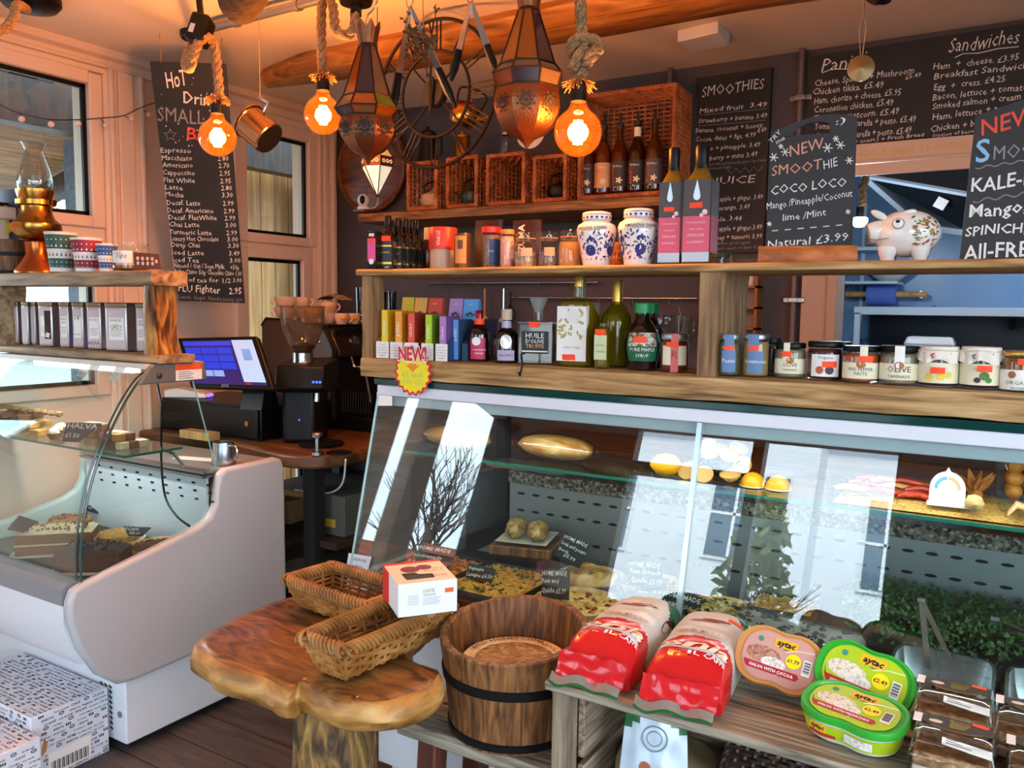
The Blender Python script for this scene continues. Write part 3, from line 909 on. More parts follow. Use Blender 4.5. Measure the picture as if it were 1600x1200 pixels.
cloth_jar('jar of fig preserve under white cloth tied with green ribbon',1497,1563,541,mat('green_ribbon','#1f5a44',.6),((.1,.32,.12,M_leafg),(-.06,.22,.08,mat('fig_purple','#4a2438',.5)),(.2,.22,.08,M_leafg)),(.1,.5))
jar('honey_jar','gold-lidded honey jar at right end of the jar row',1563,1622,548,yj - .03,Z1,M_gold,M_amber,dict(a=80,z0=.05,z1=.62,m=M_paper,t=(('ORGANIC',.2,.16),('HONEY',.06,.12)),ink=M_leafg,dots=(('o',-.2,.48,.1,.1,M_ocher),)),stick=(.86,.12,.4),lidh=.13)
# bottles
def bottle(name,label,px0,px1,pyt,Y,Zb,prof,body,n=28,sq=None,cap=None,rz=None,inner=None,group=None,cat='bottle',ph=0):
	"""prof: [(radius/width, z/height)]; cap: (z0, material, radius/width)"""
	p,w_,h = dims(px0,px1,pyt,Y,Zb)
	t = thing(name,label,cat,p,face(p) if rz is None else rz,group)
	P = [(r_*w_,z*h) for r_,z in prof]
	sm('glass_body',G().lathe(P,n,sq=sq,ph=ph),body,t)
	if inner:
		m_,zt = inner
		Q = [(r_*w_*.93,max(.004,z*h)) for r_,z in prof if z < zt]
		rt = float(np.interp(zt,[q[1] for q in prof],[q[0] for q in prof]))*w_*.93
		sm('contents',G().lathe([(0,.004)] + Q + [(rt,zt*h),(0,zt*h)],n,sq=sq,ph=ph),m_,t)
	if cap:
		z0,m_,rc = cap
		sm('cap',G().lathe([(rc*w_,z0*h),(rc*w_,h*.985),(rc*w_*.9,h),(0,h)],24),m_,t)
	return t,w_,h
def flab(t,w_,h,x0,x1,z0,z1,y,m,lines=(),ink=M_ink,name='paper_label'):
	"""flat label on a front face at y"""
	o = sm(name,G().box(x0*w_,x1*w_,y - .0008,y,z0*h,z1*h),m,t)
	g = G()
	for s_,x,z,wd in lines:g.text(s_,lambda a,b,x=x,z=z:(x*w_ + a,y - .0013,z*h + b),1,width=wd*w_)
	if g.v:sm('lettering',g,ink,o,flat=True)
	return o
def clab(t,r,a0,a1,z0,z1,m,lines=(),ink=M_ink,name='paper_label',r2=None):
	o = sm(name,G().arc(r + .0008,a0,a1,z0,z1,20,r2=None if r2 is None else r2 + .0008),m,t)
	g = G();R_ = r + .0014
	for s_,z,wd in lines:g.text(s_,lambda x,b,z=z:(R_*math.sin(x/R_),-R_*math.cos(x/R_),z + b),1,width=wd)
	if g.v:sm('lettering',g,ink,o,flat=True)
	return o
M_dkb = mat('dark_bottle_glass','#120907',0.06,coat=.5)
M_dkr = mat('pomegranate_bottle_glass','#1d0609',0.06,coat=.5)
M_oil = glass('olive_oil_glass','#c8c25a',.05,dens=.35,col='#a8951c')
M_oilin = mat('olive_oil','#8f8112',0.2)
M_oilin2 = mat('golden_oil','#a57c14',0.2)
BT = [(.42,0),(.48,.015),(.5,.05),(.5,.52),(.46,.60),(.34,.68),(.2,.73),(.16,.77),(.15,.88)]
t,w_,h = bottle('round_bottle','dark bottle with red cap and pink label on lower shelf',730,767,485,2.03,Z1,BT,M_dkr,cap=(.86,mat('metallic_red','#9c1020',.25,.8),.17))
clab(t,w_*.5,-45,30,h*.05,h*.46,mat('pink_label','#c02a55',.5),(('POMEGRANATE',h*.22,w_*.6),('VINEGAR',h*.15,w_*.4)),M_paper)
g = G();R_ = w_*.5 + .002
g.add([(R_*math.sin(-.25 + .36*math.cos(a)),-R_*math.cos(-.25 + .36*math.cos(a)),h*.4 + w_*.18*math.sin(a)) for a in np.linspace(0,2*PI,18,endpoint=False)],[tuple(range(18))])
sm('seal',g,M_paper,t,flat=True)
price(t,w_*.2,h*.78,w_*.5,w_*.24)
t,w_,h = bottle('round_bottle','dark squat bottle with silver medallion and cream stopper',770,812,483,2.03,Z1,[(.42,0),(.48,.015),(.5,.05),(.5,.42),(.46,.52),(.3,.62),(.17,.66),(.15,.70),(.15,.82)],M_dkb,cap=(.8,mat('cream_stopper','#cfb394',.4),.2))
clab(t,w_*.5,-40,35,h*.05,h*.24,mat('lilac_label','#b8a8c4',.5),(('BALSAMIC',h*.13,w_*.5),))
g = G();R_ = w_*.5 + .002
g.add([(R_*math.sin(-.05 + .42*math.cos(a)),-R_*math.cos(-.05 + .42*math.cos(a)),h*.4 + w_*.27*math.sin(a)) for a in np.linspace(0,2*PI,20,endpoint=False)],[tuple(range(20))])
sm('medallion',g,mat('silver_medallion','#d9d3cc',.35,.4),t,flat=True)
sm('neck_label',G().lathe([(w_*.2,h*.64),(w_*.17,h*.78)],caps=False),mat('lilac_label','#b8a8c4',.5),t)
# square truffle oil
p,w_,h = dims(811,869,466,2.05,Z1)
t = thing('square_bottle','square clear bottle of truffle oil with black label and glass stopper','bottle',p,face(p,.5))
hb = h*.66
sm('glass_body',G().box(-w_/2,w_/2,-w_*.28,w_*.28,0,hb),M_glass,t,bev=.004)
sm('contents',G().box(-w_/2 + .004,w_/2 - .004,-w_*.28 + .004,w_*.28 - .004,.006,hb*.93),mat('truffle_oil','#4d4322',.3),t,bev=.004)
sm('neck',G().lathe([(w_*.13,hb),(w_*.13,h*.8),(w_*.16,h*.81)],20),M_glass,t)
sm('stopper',G().lathe([(w_*.11,h*.78),(w_*.13,h*.82),(w_*.2,h*.92),(w_*.25,h*.99),(w_*.24,h),(0,h)],20),mat('frosted_stopper','#b9bcb9',.15,trans=.5),t)
y = -w_*.28
o = flab(t,w_,h,-.38,.36,.16,.50,y,M_slate,(('HUILE',-.01,.395,.5),("D'OLIVE",-.01,.32,.5)),M_paper)
sm('gold_lettering',G().text('TRUFFE',lambda a,b:(-.01*w_ + a,y - .0013,.245*h + b),1,width=.5*w_),mat('gold_paint','#d9b25e'),o,flat=True)
sm('white_line',G().box(-.36*w_,.34*w_,y - .0013,y - .0008,.185*h,.205*h),M_paper,o)
price(t,0,h*.6,w_*.3,w_*.16,-.03*w_,flat_y=y)
# tall olive oil with floral label
t,w_,h = bottle('tall_oil_bottle','tallest square olive oil bottle with white floral label and gold cap',874,934,431,2.06,Z1,[(.44,0),(.47,.01),(.48,.03),(.48,.67),(.46,.71),(.3,.73),(.15,.75),(.14,.8),(.14,.95)],M_oil,sq=5,n=32,cap=(.88,M_gold,.16),inner=(M_oilin2,.72),rz=.1)
o = flab(t,w_,h,-.42,.38,.06,.66,-.49*w_,M_paper)
rnd = random.Random(4)
for nm,mm,cnt in (('leaf_pattern',mat('pale_olive_print','#a9ab6c',.6),16),('ochre_pattern',mat('ochre_print','#c9ad5a',.6),9)):
	g = G()
	for k in range(cnt):
		cx,cz,a,L = rnd.uniform(-.36,.3)*w_,rnd.uniform(.3,.62)*h,rnd.uniform(0,PI),rnd.uniform(.05,.1)*w_
		V = [(cx + L*math.cos(q)*math.cos(a) - L*.4*math.sin(q)*math.sin(a),-.49*w_ - .0012,cz + L*math.cos(q)*math.sin(a) + L*.4*math.sin(q)*math.cos(a)) for q in np.linspace(0,2*PI,8,endpoint=False)]
		g.add(V,[tuple(range(8))])
	sm(nm,g,mm,o,flat=True)
g = G();V = [(.02*w_ + .19*w_*math.cos(q),-.49*w_ - .0016,.55*h + .19*w_*math.sin(q)) for q in np.linspace(0,2*PI,20,endpoint=False)]
g.add(V,[tuple(range(20))]);sm('round_seal',g,mat('pale_seal','#e4e4dc',.5),o,flat=True)
sm('lettering',G().text('extra virgin',lambda a,b:(a,-.49*w_ - .0013,.2*h + b),1,width=.45*w_),M_chalkg,o,flat=True)
price(t,0,.1*h,.36*w_,.16*w_,-.08*w_,flat_y=-.4915*w_)
t,w_,h = bottle('oil_bottle','round green-gold olive oil bottle with gold capsule',937,988,438,2.10,Z1,[(.42,0),(.48,.015),(.5,.04),(.5,.52),(.47,.59),(.3,.68),(.17,.74),(.14,.78),(.135,.9)],M_oil,cap=(.72,M_gold,.16),inner=(M_oilin,.62))
t,w_,h = bottle('oil_bottle','small clear oil bottle with pale label in front of the green-gold one',930,952,505,2.0,Z1,[(.42,0),(.48,.02),(.5,.05),(.5,.8),(.4,.88),(.24,.93),(.24,1)],M_oil,sq=5,rz=.1,inner=(M_oilin,.75))
flab(t,w_,h,-.46,.46,.2,.75,-.51*w_,mat('pale_green_label','#c9cf9e',.5),(('EXTRA',0,.5,.6),('VERGINE',0,.36,.7)),M_leafg)
price(t,0,.8*h,.8*w_,.45*w_,0,flat_y=-.52*w_)
# maple syrup jugs
MS = [(.36,0),(.4,.02),(.42,.1),(.49,.3),(.5,.42),(.44,.56),(.3,.68),(.2,.76),(.19,.86)]
def jug(label,px0,px1,pyt,Y,front):
	t,w_,h = bottle('syrup_jug',label,px0,px1,pyt,Y,Z1,MS,mat('maple_glass','#140a06',.06,coat=.5),n=24,cap=(.85,mat('green_cap','#0f8a4a',.4),.24),cat='bottle')
	sm('handle',G().tube(curve([(.2*w_,0,.8*h),(.42*w_,0,.8*h),(.46*w_,0,.7*h),(.36*w_,0,.62*h)]),.06*w_,8),M_glass,t)
	if front:
		P = lambda u,v:(lambda r_,a:(r_*math.sin(a),-r_*math.cos(a),h*(.14 + .42*v)))(w_*(float(np.interp(.14 + .42*v,[q[1] for q in MS],[q[0] for q in MS])) + .01),(-.95 + 1.9*u))
		lb = sm('paper_label',G().sheet(P,20,10),[mat('green_label','#17603f',.5)],t)
		P2 = lambda u,v:(lambda r_,a:(r_*math.sin(a),-r_*math.cos(a),h*(.36 + .2*v)))(w_*(float(np.interp(.36 + .2*v,[q[1] for q in MS],[q[0] for q in MS])) + .014),(-.8 + 1.6*u))
		sm('landscape_picture',G().sheet(P2,16,6),ramp('autumn_print',['#2b1a12','#7a4a22','#b9bfae','#cfd8dc'],(40,40,60),2,4,.4,0),lb)
		r_ = .53*w_
		sm('lettering',G().text('PURE MAPLE',lambda x,b:(r_*math.sin(x/r_),-r_*math.cos(x/r_),h*.29 + b),1,width=.7*w_).text('SYRUP',lambda x,b:(r_*math.sin(x/r_),-r_*math.cos(x/r_),h*.2 + b),1,width=.35*w_),M_paper,lb,flat=True)
		price(t,.54*w_,h*.46,w_*.34,w_*.17,-.06*w_)
jug('black syrup jug with green cap and green label at shelf front',974,1031,473,2.03,True)
jug('black syrup jug with green cap standing behind its labelled twin',990,1040,474,2.13,False)
# black hook on the lower board
p = at(816,570,Y=1.93)
t = tag(sm('board_hook',G().tube([p + Vector((0,.01,.03)),p + Vector((0,-.006,.03)),p,p + Vector((0,-.012,-.03)),p + Vector((0,-.02,-.02))],.003,6),M_black),'small black hook clipped over the lower shelf board below the truffle oil','hook')
# chocolate bars in their display cartons
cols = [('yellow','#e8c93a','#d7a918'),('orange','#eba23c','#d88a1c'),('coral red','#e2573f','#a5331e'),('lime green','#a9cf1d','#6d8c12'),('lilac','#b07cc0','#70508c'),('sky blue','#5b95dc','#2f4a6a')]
px = [(588,612),(610,634),(632,658),(659,681),(681,703)]
top = [496,499,501,501,503]
for k,(a,b) in enumerate(px):
	Yc = 1.948
	p = spot((a + b)/2 - 2,Yc,Z1);w_ = wpx(b - a - 1,p)
	nm = cols[k][0]
	t = thing('bar_carton','white-fronted display carton holding the %s chocolate bar' % nm,'carton',p + Vector((0,.0,0)),.12,'display cartons of chocolate bars')
	g = G();D = .13;hh = .05
	g.prism([(0,0),(0,hh),(D,.118),(D,0)],-w_/2,-w_/2 + .002,'X');g.prism([(0,0),(0,hh),(D,.118),(D,0)],w_/2 - .002,w_/2,'X')
	g.box(-w_/2,w_/2,0,D,0,.002);g.box(-w_/2,w_/2,D - .002,D,0,.118)
	sm('tray',g,mat('carton_' + cols[k][1][1:],cols[min(k + (1 if k == 4 else 0),5)][2],.5),t)
	f = sm('front_flap',G().box(-w_/2,w_/2,-.002,.0,0,hh),M_paper,t)
	g = G()
	for i,s_ in enumerate(('The product','contains nuts and','was made in a','factory handling','sesame')):g.text(s_,lambda x,z,i=i:(x,-.0026,z + hh*(.78 - .16*i)),1,width=w_*(.5 if i in (0,4) else .74))
	sm('lettering',g,M_ink,f,flat=True)
for k,(nm,c1,c2) in enumerate(cols):
	pxs = [(594,605,614),(615,627,636),(635,647,657),(662,674,680),(684,696,702),(705,715,735)][k]
	p = spot((pxs[0] + pxs[1])/2,1.953 if k < 5 else 1.99,Z1 + .003);w_ = wpx(pxs[1] - pxs[0],p)
	ht = .143 - k*.004 if k < 5 else .118
	t = thing('chocolate_bar','%s chocolate bar box standing upright in its display carton' % nm,'chocolate',p + Vector((.004,0,0)),.12,'chocolate bars in cartons')
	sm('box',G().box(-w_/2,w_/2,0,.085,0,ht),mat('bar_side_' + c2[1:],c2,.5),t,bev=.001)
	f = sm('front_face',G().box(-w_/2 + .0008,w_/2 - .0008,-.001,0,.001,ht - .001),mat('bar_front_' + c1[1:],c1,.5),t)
	g = G();g.text('pistachio'[:6] if k % 2 else 'cacao',lambda x,z:(-z + .003,-.0016,x + ht*.62),1,width=ht*.3)
	sm('lettering',g,M_paper,f,flat=True)
p = spot(718,2.0,Z1)
t = thing('bar_carton','dark blue slant-sided carton at right of the chocolate bars','carton',p,.12,'display cartons of chocolate bars')
sm('side',G().prism([(0,0),(0,.05),(.15,.122),(.15,0)],.008,.05,'X'),mat('navy_carton','#26405c',.5),t)
M_print = mat('dark_fruit_print','#4a3326',.6)
for k,(a,b,y0,nm,c) in enumerate(((629,651,463,'mustard yellow','#c3b133'),(649,671,465,'pale orange','#e9ac52'),(670,695,467,'red','#dd4f3d'),(703,727,468,'lilac','#b487c0'),(725,751,469,'sky blue','#62a0dd'))):
	zb = Z1 + .118
	p = spot((a + b)/2,2.1,zb);w_ = wpx(b - a,p);h = .068 - .001*k
	t = thing('tea_pouch','%s gable-top pouch standing behind the chocolate bars' % nm,'packet',p,.1,'gable pouches behind the bars')
	g = G();g.prism([(-.018,0),(-.006,h),(.006,h),(.018,0)],-w_/2,w_/2,'X')
	sm('pouch',g,mat('pouch_' + c[1:],c,.5),t,bev=.001)
	g = G()
	for q in range(7):
		a_ = q*.5
		g.add([(w_*.28*math.cos(a_)*(1 if q % 2 else .5) + dx,-.0185 + (h*.2 + dz)/h*.012 - .001,h*.2 + h*.12*math.sin(a_) + dz) for dx,dz in ((-.005,-.003),(.005,-.002),(.002,.005))],[(0,1,2)])
	sm('fruit_print',g,M_print,t,flat=True)
	sm('lettering',G().text('BITES',lambda x,z:(x,-.0095,z + h*.68),1,width=w_*.3),M_paper,t,flat=True)
# riser board that carries the pouches
tag(sm('riser_box',G().box(spot(628,2.1,Z1).x,spot(752,2.1,Z1).x,2.085,2.15,Z1,Z1 + .1175),mat('riser_brown','#5a3b22',.7)),'low brown stand behind the cartons carrying the pouches','stand')
# drinking glasses at the left end of the lower shelf
for k,(a,b,yt,yy) in enumerate(((588,605,456,3.36),(606,620,455,3.42),(556,572,449,3.3))):
	p,w_,h = dims(a,b,yt,yy,1.4305)
	t = thing('tumbler','clear tumbler on the espresso machine, %s' % ('seen just right of the shelf post','rear one behind the shelf post','left of the shelf post')[k],'glass',(p.x,p.y,1.4305),0,'tumblers on the shelf')
	sm('glass_body',G().lathe([(w_*.4,0),(w_*.5,h),(w_*.47,h),(w_*.38,.01),(0,.01)],16),glass('smoky_glass','#9aa0a6',.08),t)
tag(sm('tumbler_tray',G().box(spot(548,3.3,1.4).x,spot(622,3.42,1.4).x,3.24,3.47,1.413,1.43),M_matte),'black tray on the espresso machine carrying clear tumblers','tray')
# ------------------------------------------------------------------ upper board of the timber shelf
ym = 2.05
# pink carton
p,w_,h = dims(573,588,361,1.955,Z2)
t = thing('slim_carton','slim pink and black carton at left end of the upper board','carton',p,.15)
sm('box',G().box(-w_/2,w_/2,0,.04,0,h),M_black,t,bev=.001)
sm('front_face',G().box(-w_*.47,w_*.47,-.001,0,h*.22,h*.8),mat('hot_pink','#e0579b',.5),t)
sm('badge',G().prism([(w_*.3*math.cos(a),h*.2 + w_*.3*math.sin(a)) for a in np.linspace(0,2*PI,16,endpoint=False)],-.0018,-.001,'Y'),M_paper,t)
sm('crest',G().box(-w_*.3,w_*.3,-.001,0,h*.86,h*.94),M_paper,t)
price(t,0,h*.77,w_*.75,.011,0,flat_y=-.001)
# five square dark bottles in a row
BQ = [(.44,0),(.48,.01),(.49,.03),(.49,.56),(.44,.63),(.26,.70),(.2,.73),(.19,.86)]
for k in range(5):
	cx = (606,621,633,643,652)[k];wd = (24,21,20,19,18)[k];pt = (337,341,342,343,345)[k]
	lab = ('square black bottle with red sticker, first of the five in a row' if k == 0 else 'square black bottle, %s of the five in a row' % ('','second','third','fourth','last')[k])
	t,w_,h = bottle('vinegar_bottle',lab,cx - wd/2,cx + wd/2,pt,2.018 + k*.037,Z2,BQ,M_dkb,sq=6,n=32,cap=(.84,M_black,.23),rz=.32,group='square black bottles')
	o = flab(t,w_,h,-.46,.46,.06,.54,-.5*w_,mat('black_label','#15120f',.4),(('BALSAMIC',0,.3,.7),),M_gold)
	sm('gold_band',G().box(-.46*w_,.46*w_,-.506*w_ - .0008,-.506*w_,.10*h,.14*h).box(-.46*w_,.46*w_,-.506*w_ - .0008,-.506*w_,.42*h,.45*h),M_gold,o)
	o = sm('side_label',G().box(.49*w_,.5*w_ + .0008,-.44*w_,.44*w_,.1*h,.54*h),mat('black_label','#15120f',.4),t)
	sm('gold_band',G().box(.5*w_ + .0008,.5*w_ + .0016,-.44*w_,.44*w_,.42*h,.52*h).box(.5*w_ + .0008,.5*w_ + .0016,-.3*w_,.3*w_,.13*h,.19*h),mat('dull_gold','#6b5a2c',.5,.4),o)
	if k == 0:price(t,0,.57*h,.8*w_,.36*w_,0,flat_y=-.505*w_)
t,w_,h = bottle('brown_bottle','brown syrup bottle wrapped in cream paper between black bottles and red tin',661,678,356,ym + .12,Z2,[(.45,0),(.5,.03),(.5,.68),(.3,.8),(.28,.9)],mat('brown_glass','#3a1c10',.1),cap=(.72,mat('cream_wrap','#b39a80',.8),.42))
# tins
p,w_,h = dims(670,714,356,ym + .03,Z2)
t = thing('powder_tin','fat tin with red top half and cream lower half','tin',p,face(p) - .2)
sm('body',G().lathe([(w_*.46,0),(w_*.46,h*.5),(0,h*.5)],32),mat('cream_tin','#c7ab8e',.35),t)
sm('lid',G().lathe([(w_*.5,h*.48),(w_*.5,h*.97),(w_*.48,h),(0,h)],32),mat('tomato_red_tin','#c9382a',.4),t)
R_ = w_*.502
sm('lettering',G().text('ZUMA',lambda x,z:(R_*math.sin((z - .012)/R_),-R_*math.cos((z - .012)/R_),h*.74 - x),1,width=h*.36),M_paper,t,flat=True)
p,w_,h = dims(709,736,365,ym - .02,Z2)
t = thing('cocoa_tin','tall bronze tin with orange picture label','tin',p,face(p))
sm('body',G().lathe([(w_*.48,0),(w_*.5,.004),(w_*.5,h - .004),(w_*.48,h),(w_*.46,h - .004),(0,h - .004)],32),mat('bronze_tin','#6e4b2c',.3,.6),t)
o = clab(t,w_*.5,-55,25,h*.15,h*.92,mat('orange_label','#c58a45',.5))
sm('portrait_print',G().arc(w_*.5 + .0016,-32,2,h*.55,h*.8,6),mat('brown_print','#5c3a1d',.6),o)
sm('lettering',G().text('COCOA',lambda x,z:(w_*.504*math.sin(x/(w_*.5) - .26),-w_*.504*math.cos(x/(w_*.5) - .26),h*.3 + z),1,width=w_*.6),mat('brown_print','#5c3a1d',.6),o,flat=True)
# red topped jar with a dark pouch behind
t,w_,h = bottle('sweet_jar','clear sweet jar with red lid and navy label',752,782,355,ym + .02,Z2,[(.46,0),(.5,.04),(.5,.84),(.47,.88)],M_glass,cap=(.86,mat('sign_red','#d8232b'),.5),inner=(mat('mixed_sweets','#7c6a5a',.6,var=.5,bscale=160),.8))
clab(t,w_*.5,-10,70,h*.1,h*.7,mat('navy_label','#26406f',.5),(('TRAY',h*.4,w_*.3),),M_paper)
jar('marshmallow_jar','clear jar of pink sweets with tan lid',780,804,359,ym,Z2,mat('tan_lid','#b0793a',.5),mat('pink_sweets','#c99a8c',.7,bump=.6,bscale=70,var=.25),lidh=.13)
for a,b,yy,lab in ((737,790,ym + .14,'dark red coffee pouch standing behind the red-lidded jar'),(796,850,ym + .13,'brown coffee pouch lettered in white behind the clip-top jars')):
	p,w_,h = dims(a,b,344,yy,Z2)
	t = thing('coffee_pouch',lab,'packet',p,.1)
	g = G()
	def fn(u,v,w_=w_,h=h):
		x = (u - .5)*w_*(1 - .12*v);d = .03*(1 - v) ** .7*math.sin(PI*min(max(u,0),1)) + .004
		return (x,-d,v*h)
	def fn2(u,v,w_=w_,h=h):
		q = fn(1 - u,v);return (q[0],-q[1] + .004,q[2])
	g.sheet(fn,10,8);g.sheet(fn2,10,8)
	sm('pouch',g,mat('maroon_pouch','#2a1414' if a < 760 else '#33201a',.35),t)
	if a > 760:sm('lettering',G().text('ZUMA',lambda x,z:(-z + .008,-.037,x + h*.62),1,width=h*.55,off=.02),M_paper,t,flat=True)
# clip-top jars
def clip_jar(label,px0,px1,pyt,fill,fh,yy=ym,lab=True):
	p,w_,h = dims(px0,px1,pyt,yy,Z2)
	t = thing('clip_top_jar',label,'jar',p,face(p),'clip-top jars')
	pr = [(w_*.42,0),(w_*.48,.004),(w_*.5,h*.12),(w_*.5,h*.55),(w_*.46,h*.68),(w_*.38,h*.76),(w_*.38,h*.8)]
	sm('glass_body',G().lathe(pr),M_glass,t)
	sm('contents',G().lathe([(0,.003)] + [(r_*.95,max(.004,z)) for r_,z in pr if z < h*fh] + [(w_*.46,h*fh),(0,h*fh)]),fill,t)
	sm('lid',G().lathe([(w_*.42,h*.83),(w_*.44,h*.86),(w_*.43,h*.95),(w_*.36,h),(0,h)]),M_glass,t)
	sm('seal',G().lathe([(w_*.4,h*.8),(w_*.44,h*.805),(w_*.44,h*.825),(w_*.4,h*.83)],caps=False),mat('rubber_seal','#b98a5a',.6),t)
	g = G().tube([(w_*.43*math.cos(a),w_*.43*math.sin(a),h*.76) for a in np.linspace(0,2*PI,21)[:-1]],.0013,5,True)
	g.tube([(-.1*w_,-.44*w_,h*.76),(-.1*w_,-.5*w_,h*.85),(0,-.49*w_,h*.92),(.1*w_,-.5*w_,h*.85),(.1*w_,-.44*w_,h*.76)],.0013,5).tube([(0,-.49*w_,h*.92),(0,-.2*w_,h*1.01),(0,.3*w_,h)],.0013,5)
	sm('wire_clip',g,M_steel,t)
	if lab:sm('paper_label',G().arc(w_*.502,-26,34,h*.32,h*.55,8),mat('kraft_label','#b99a80',.7),t)
clip_jar('clip-top jar of pale seeds, first of the three',803,839,363,mat('pale_seeds','#8f8672',.7,bump=.8,bscale=90,var=.4),.45)
clip_jar('clip-top jar of grey seeds, middle of the three',841,873,362,mat('grey_seeds','#6f6a64',.7,bump=.8,bscale=120,var=.4),.42)
clip_jar('clip-top jar full of tan powder, beside the blue and white jars',872,907,360,mat('tan_powder','#b08a55',.8),.68,lab=False)
jar('spice_jar','small jar of brown nuts between the two blue and white jars',950,976,372,ym + .12,Z2,None,mat('brown_nuts','#7a4a2a',.6,bump=.8,bscale=70,var=.4),lidh=.1)
# blue and white lidded vases of cherries
FJ = [(.31,0),(.33,.015),(.335,.06),(.36,.14),(.43,.34),(.49,.56),(.5,.68),(.46,.76),(.37,.80),(.335,.83)]
def fab(label,px0,px1,pyt,seed,shift):
	p,w_,h = dims(px0,px1,pyt,ym - .03,Z2)
	t = thing('ceramic_jar',label,'jar',p,face(p) + shift,'blue and white ceramic jars')
	b_ = sm('body',G().lathe([(r_*w_,z*h) for r_,z in FJ],40),M_china,t)
	sm('lid',G().lathe([(.335*w_,.835*h),(.365*w_,.845*h),(.37*w_,.93*h),(.355*w_,.985*h),(.3*w_,h),(0,h)],40),M_china,t)
	R_ = lambda z:float(np.interp(z/h,[q[1] for q in FJ],[q[0] for q in FJ]))*w_ + .0009
	S = lambda x,z:(lambda r_:(r_*math.sin(x/r_),-r_*math.cos(x/r_),z))(R_(z))
	rnd = random.Random(seed);g = G()
	def leaf(x,z,a,L,k=.42):
		V = [S(x + L*(math.cos(q)*math.cos(a) - k*math.sin(q)*math.sin(a)),z + L*(math.cos(q)*math.sin(a) + k*math.sin(q)*math.cos(a))) for q in np.linspace(0,2*PI,8,endpoint=False)]
		g.add(V,[tuple(range(8))])
	C = 2*PI*.45*w_
	for i in range(5):
		x0 = (i - 2)*C/5
		g.add([S(x0 + w_*.135*(1 + .1*math.cos(12*a))*math.cos(a),h*.28 + w_*.135*(1 + .1*math.cos(12*a))*math.sin(a)) for a in np.linspace(0,2*PI,36,endpoint=False)],[tuple(range(36))])
		for q in range(7):
			a = .45*q - .2
			leaf(x0 + .2*w_*math.cos(a*1.0 + .3),h*.28 + w_*.24*math.sin(a + .3) + .0,a + 1.2,w_*.045)
		for q in range(5):leaf(x0 + w_*(.03*q - .05),h*(.47 + .02*(q % 3)),.5 + q*.5,w_*.06)
	for q in range(150):
		x,z = rnd.uniform(-C/2,C/2),rnd.uniform(.14,.63)*h
		leaf(x,z,rnd.uniform(0,PI),w_*rnd.uniform(.025,.062),.42)
	for q in range(22):
		leaf((q - 11)*C/22,h*.12,.5,w_*.03)
	sm('blue_floral_pattern',g,M_inkb,b_,flat=True)
	sm('lettering',G().text('AMARENA FABBRI',lambda x,z:S(x + .0,h*.665 + z),1,width=w_*.86,off=.01).text('cherries in syrup',lambda x,z:S(x,h*.635 + z),1,width=w_*.5),M_ink,b_,flat=True)
	g2 = G()
	for q in range(18):
		x = q/18*2*PI;r_ = .3725*w_
		g2.add([(r_*math.sin(x + dx/r_),-r_*math.cos(x + dx/r_),h*.89 + dz) for dx,dz in ((-.005,0),(0,-.004),(.005,0),(0,.004))],[(0,1,2,3)])
	g2.lathe([(.372*w_,h*.935),(.372*w_,h*.945)],40,caps=False);g2.lathe([(.372*w_,h*.85),(.372*w_,h*.858)],40,caps=False)
	sm('lid_pattern',g2,M_inkb,t,flat=True)
fab('left blue and white lidded ceramic jar, nearer the clip-top jars',900,962,332,3,-.35)
fab('right blue and white lidded ceramic jar, nearer the pink-labelled bottles',964,1028,327,4,.15)
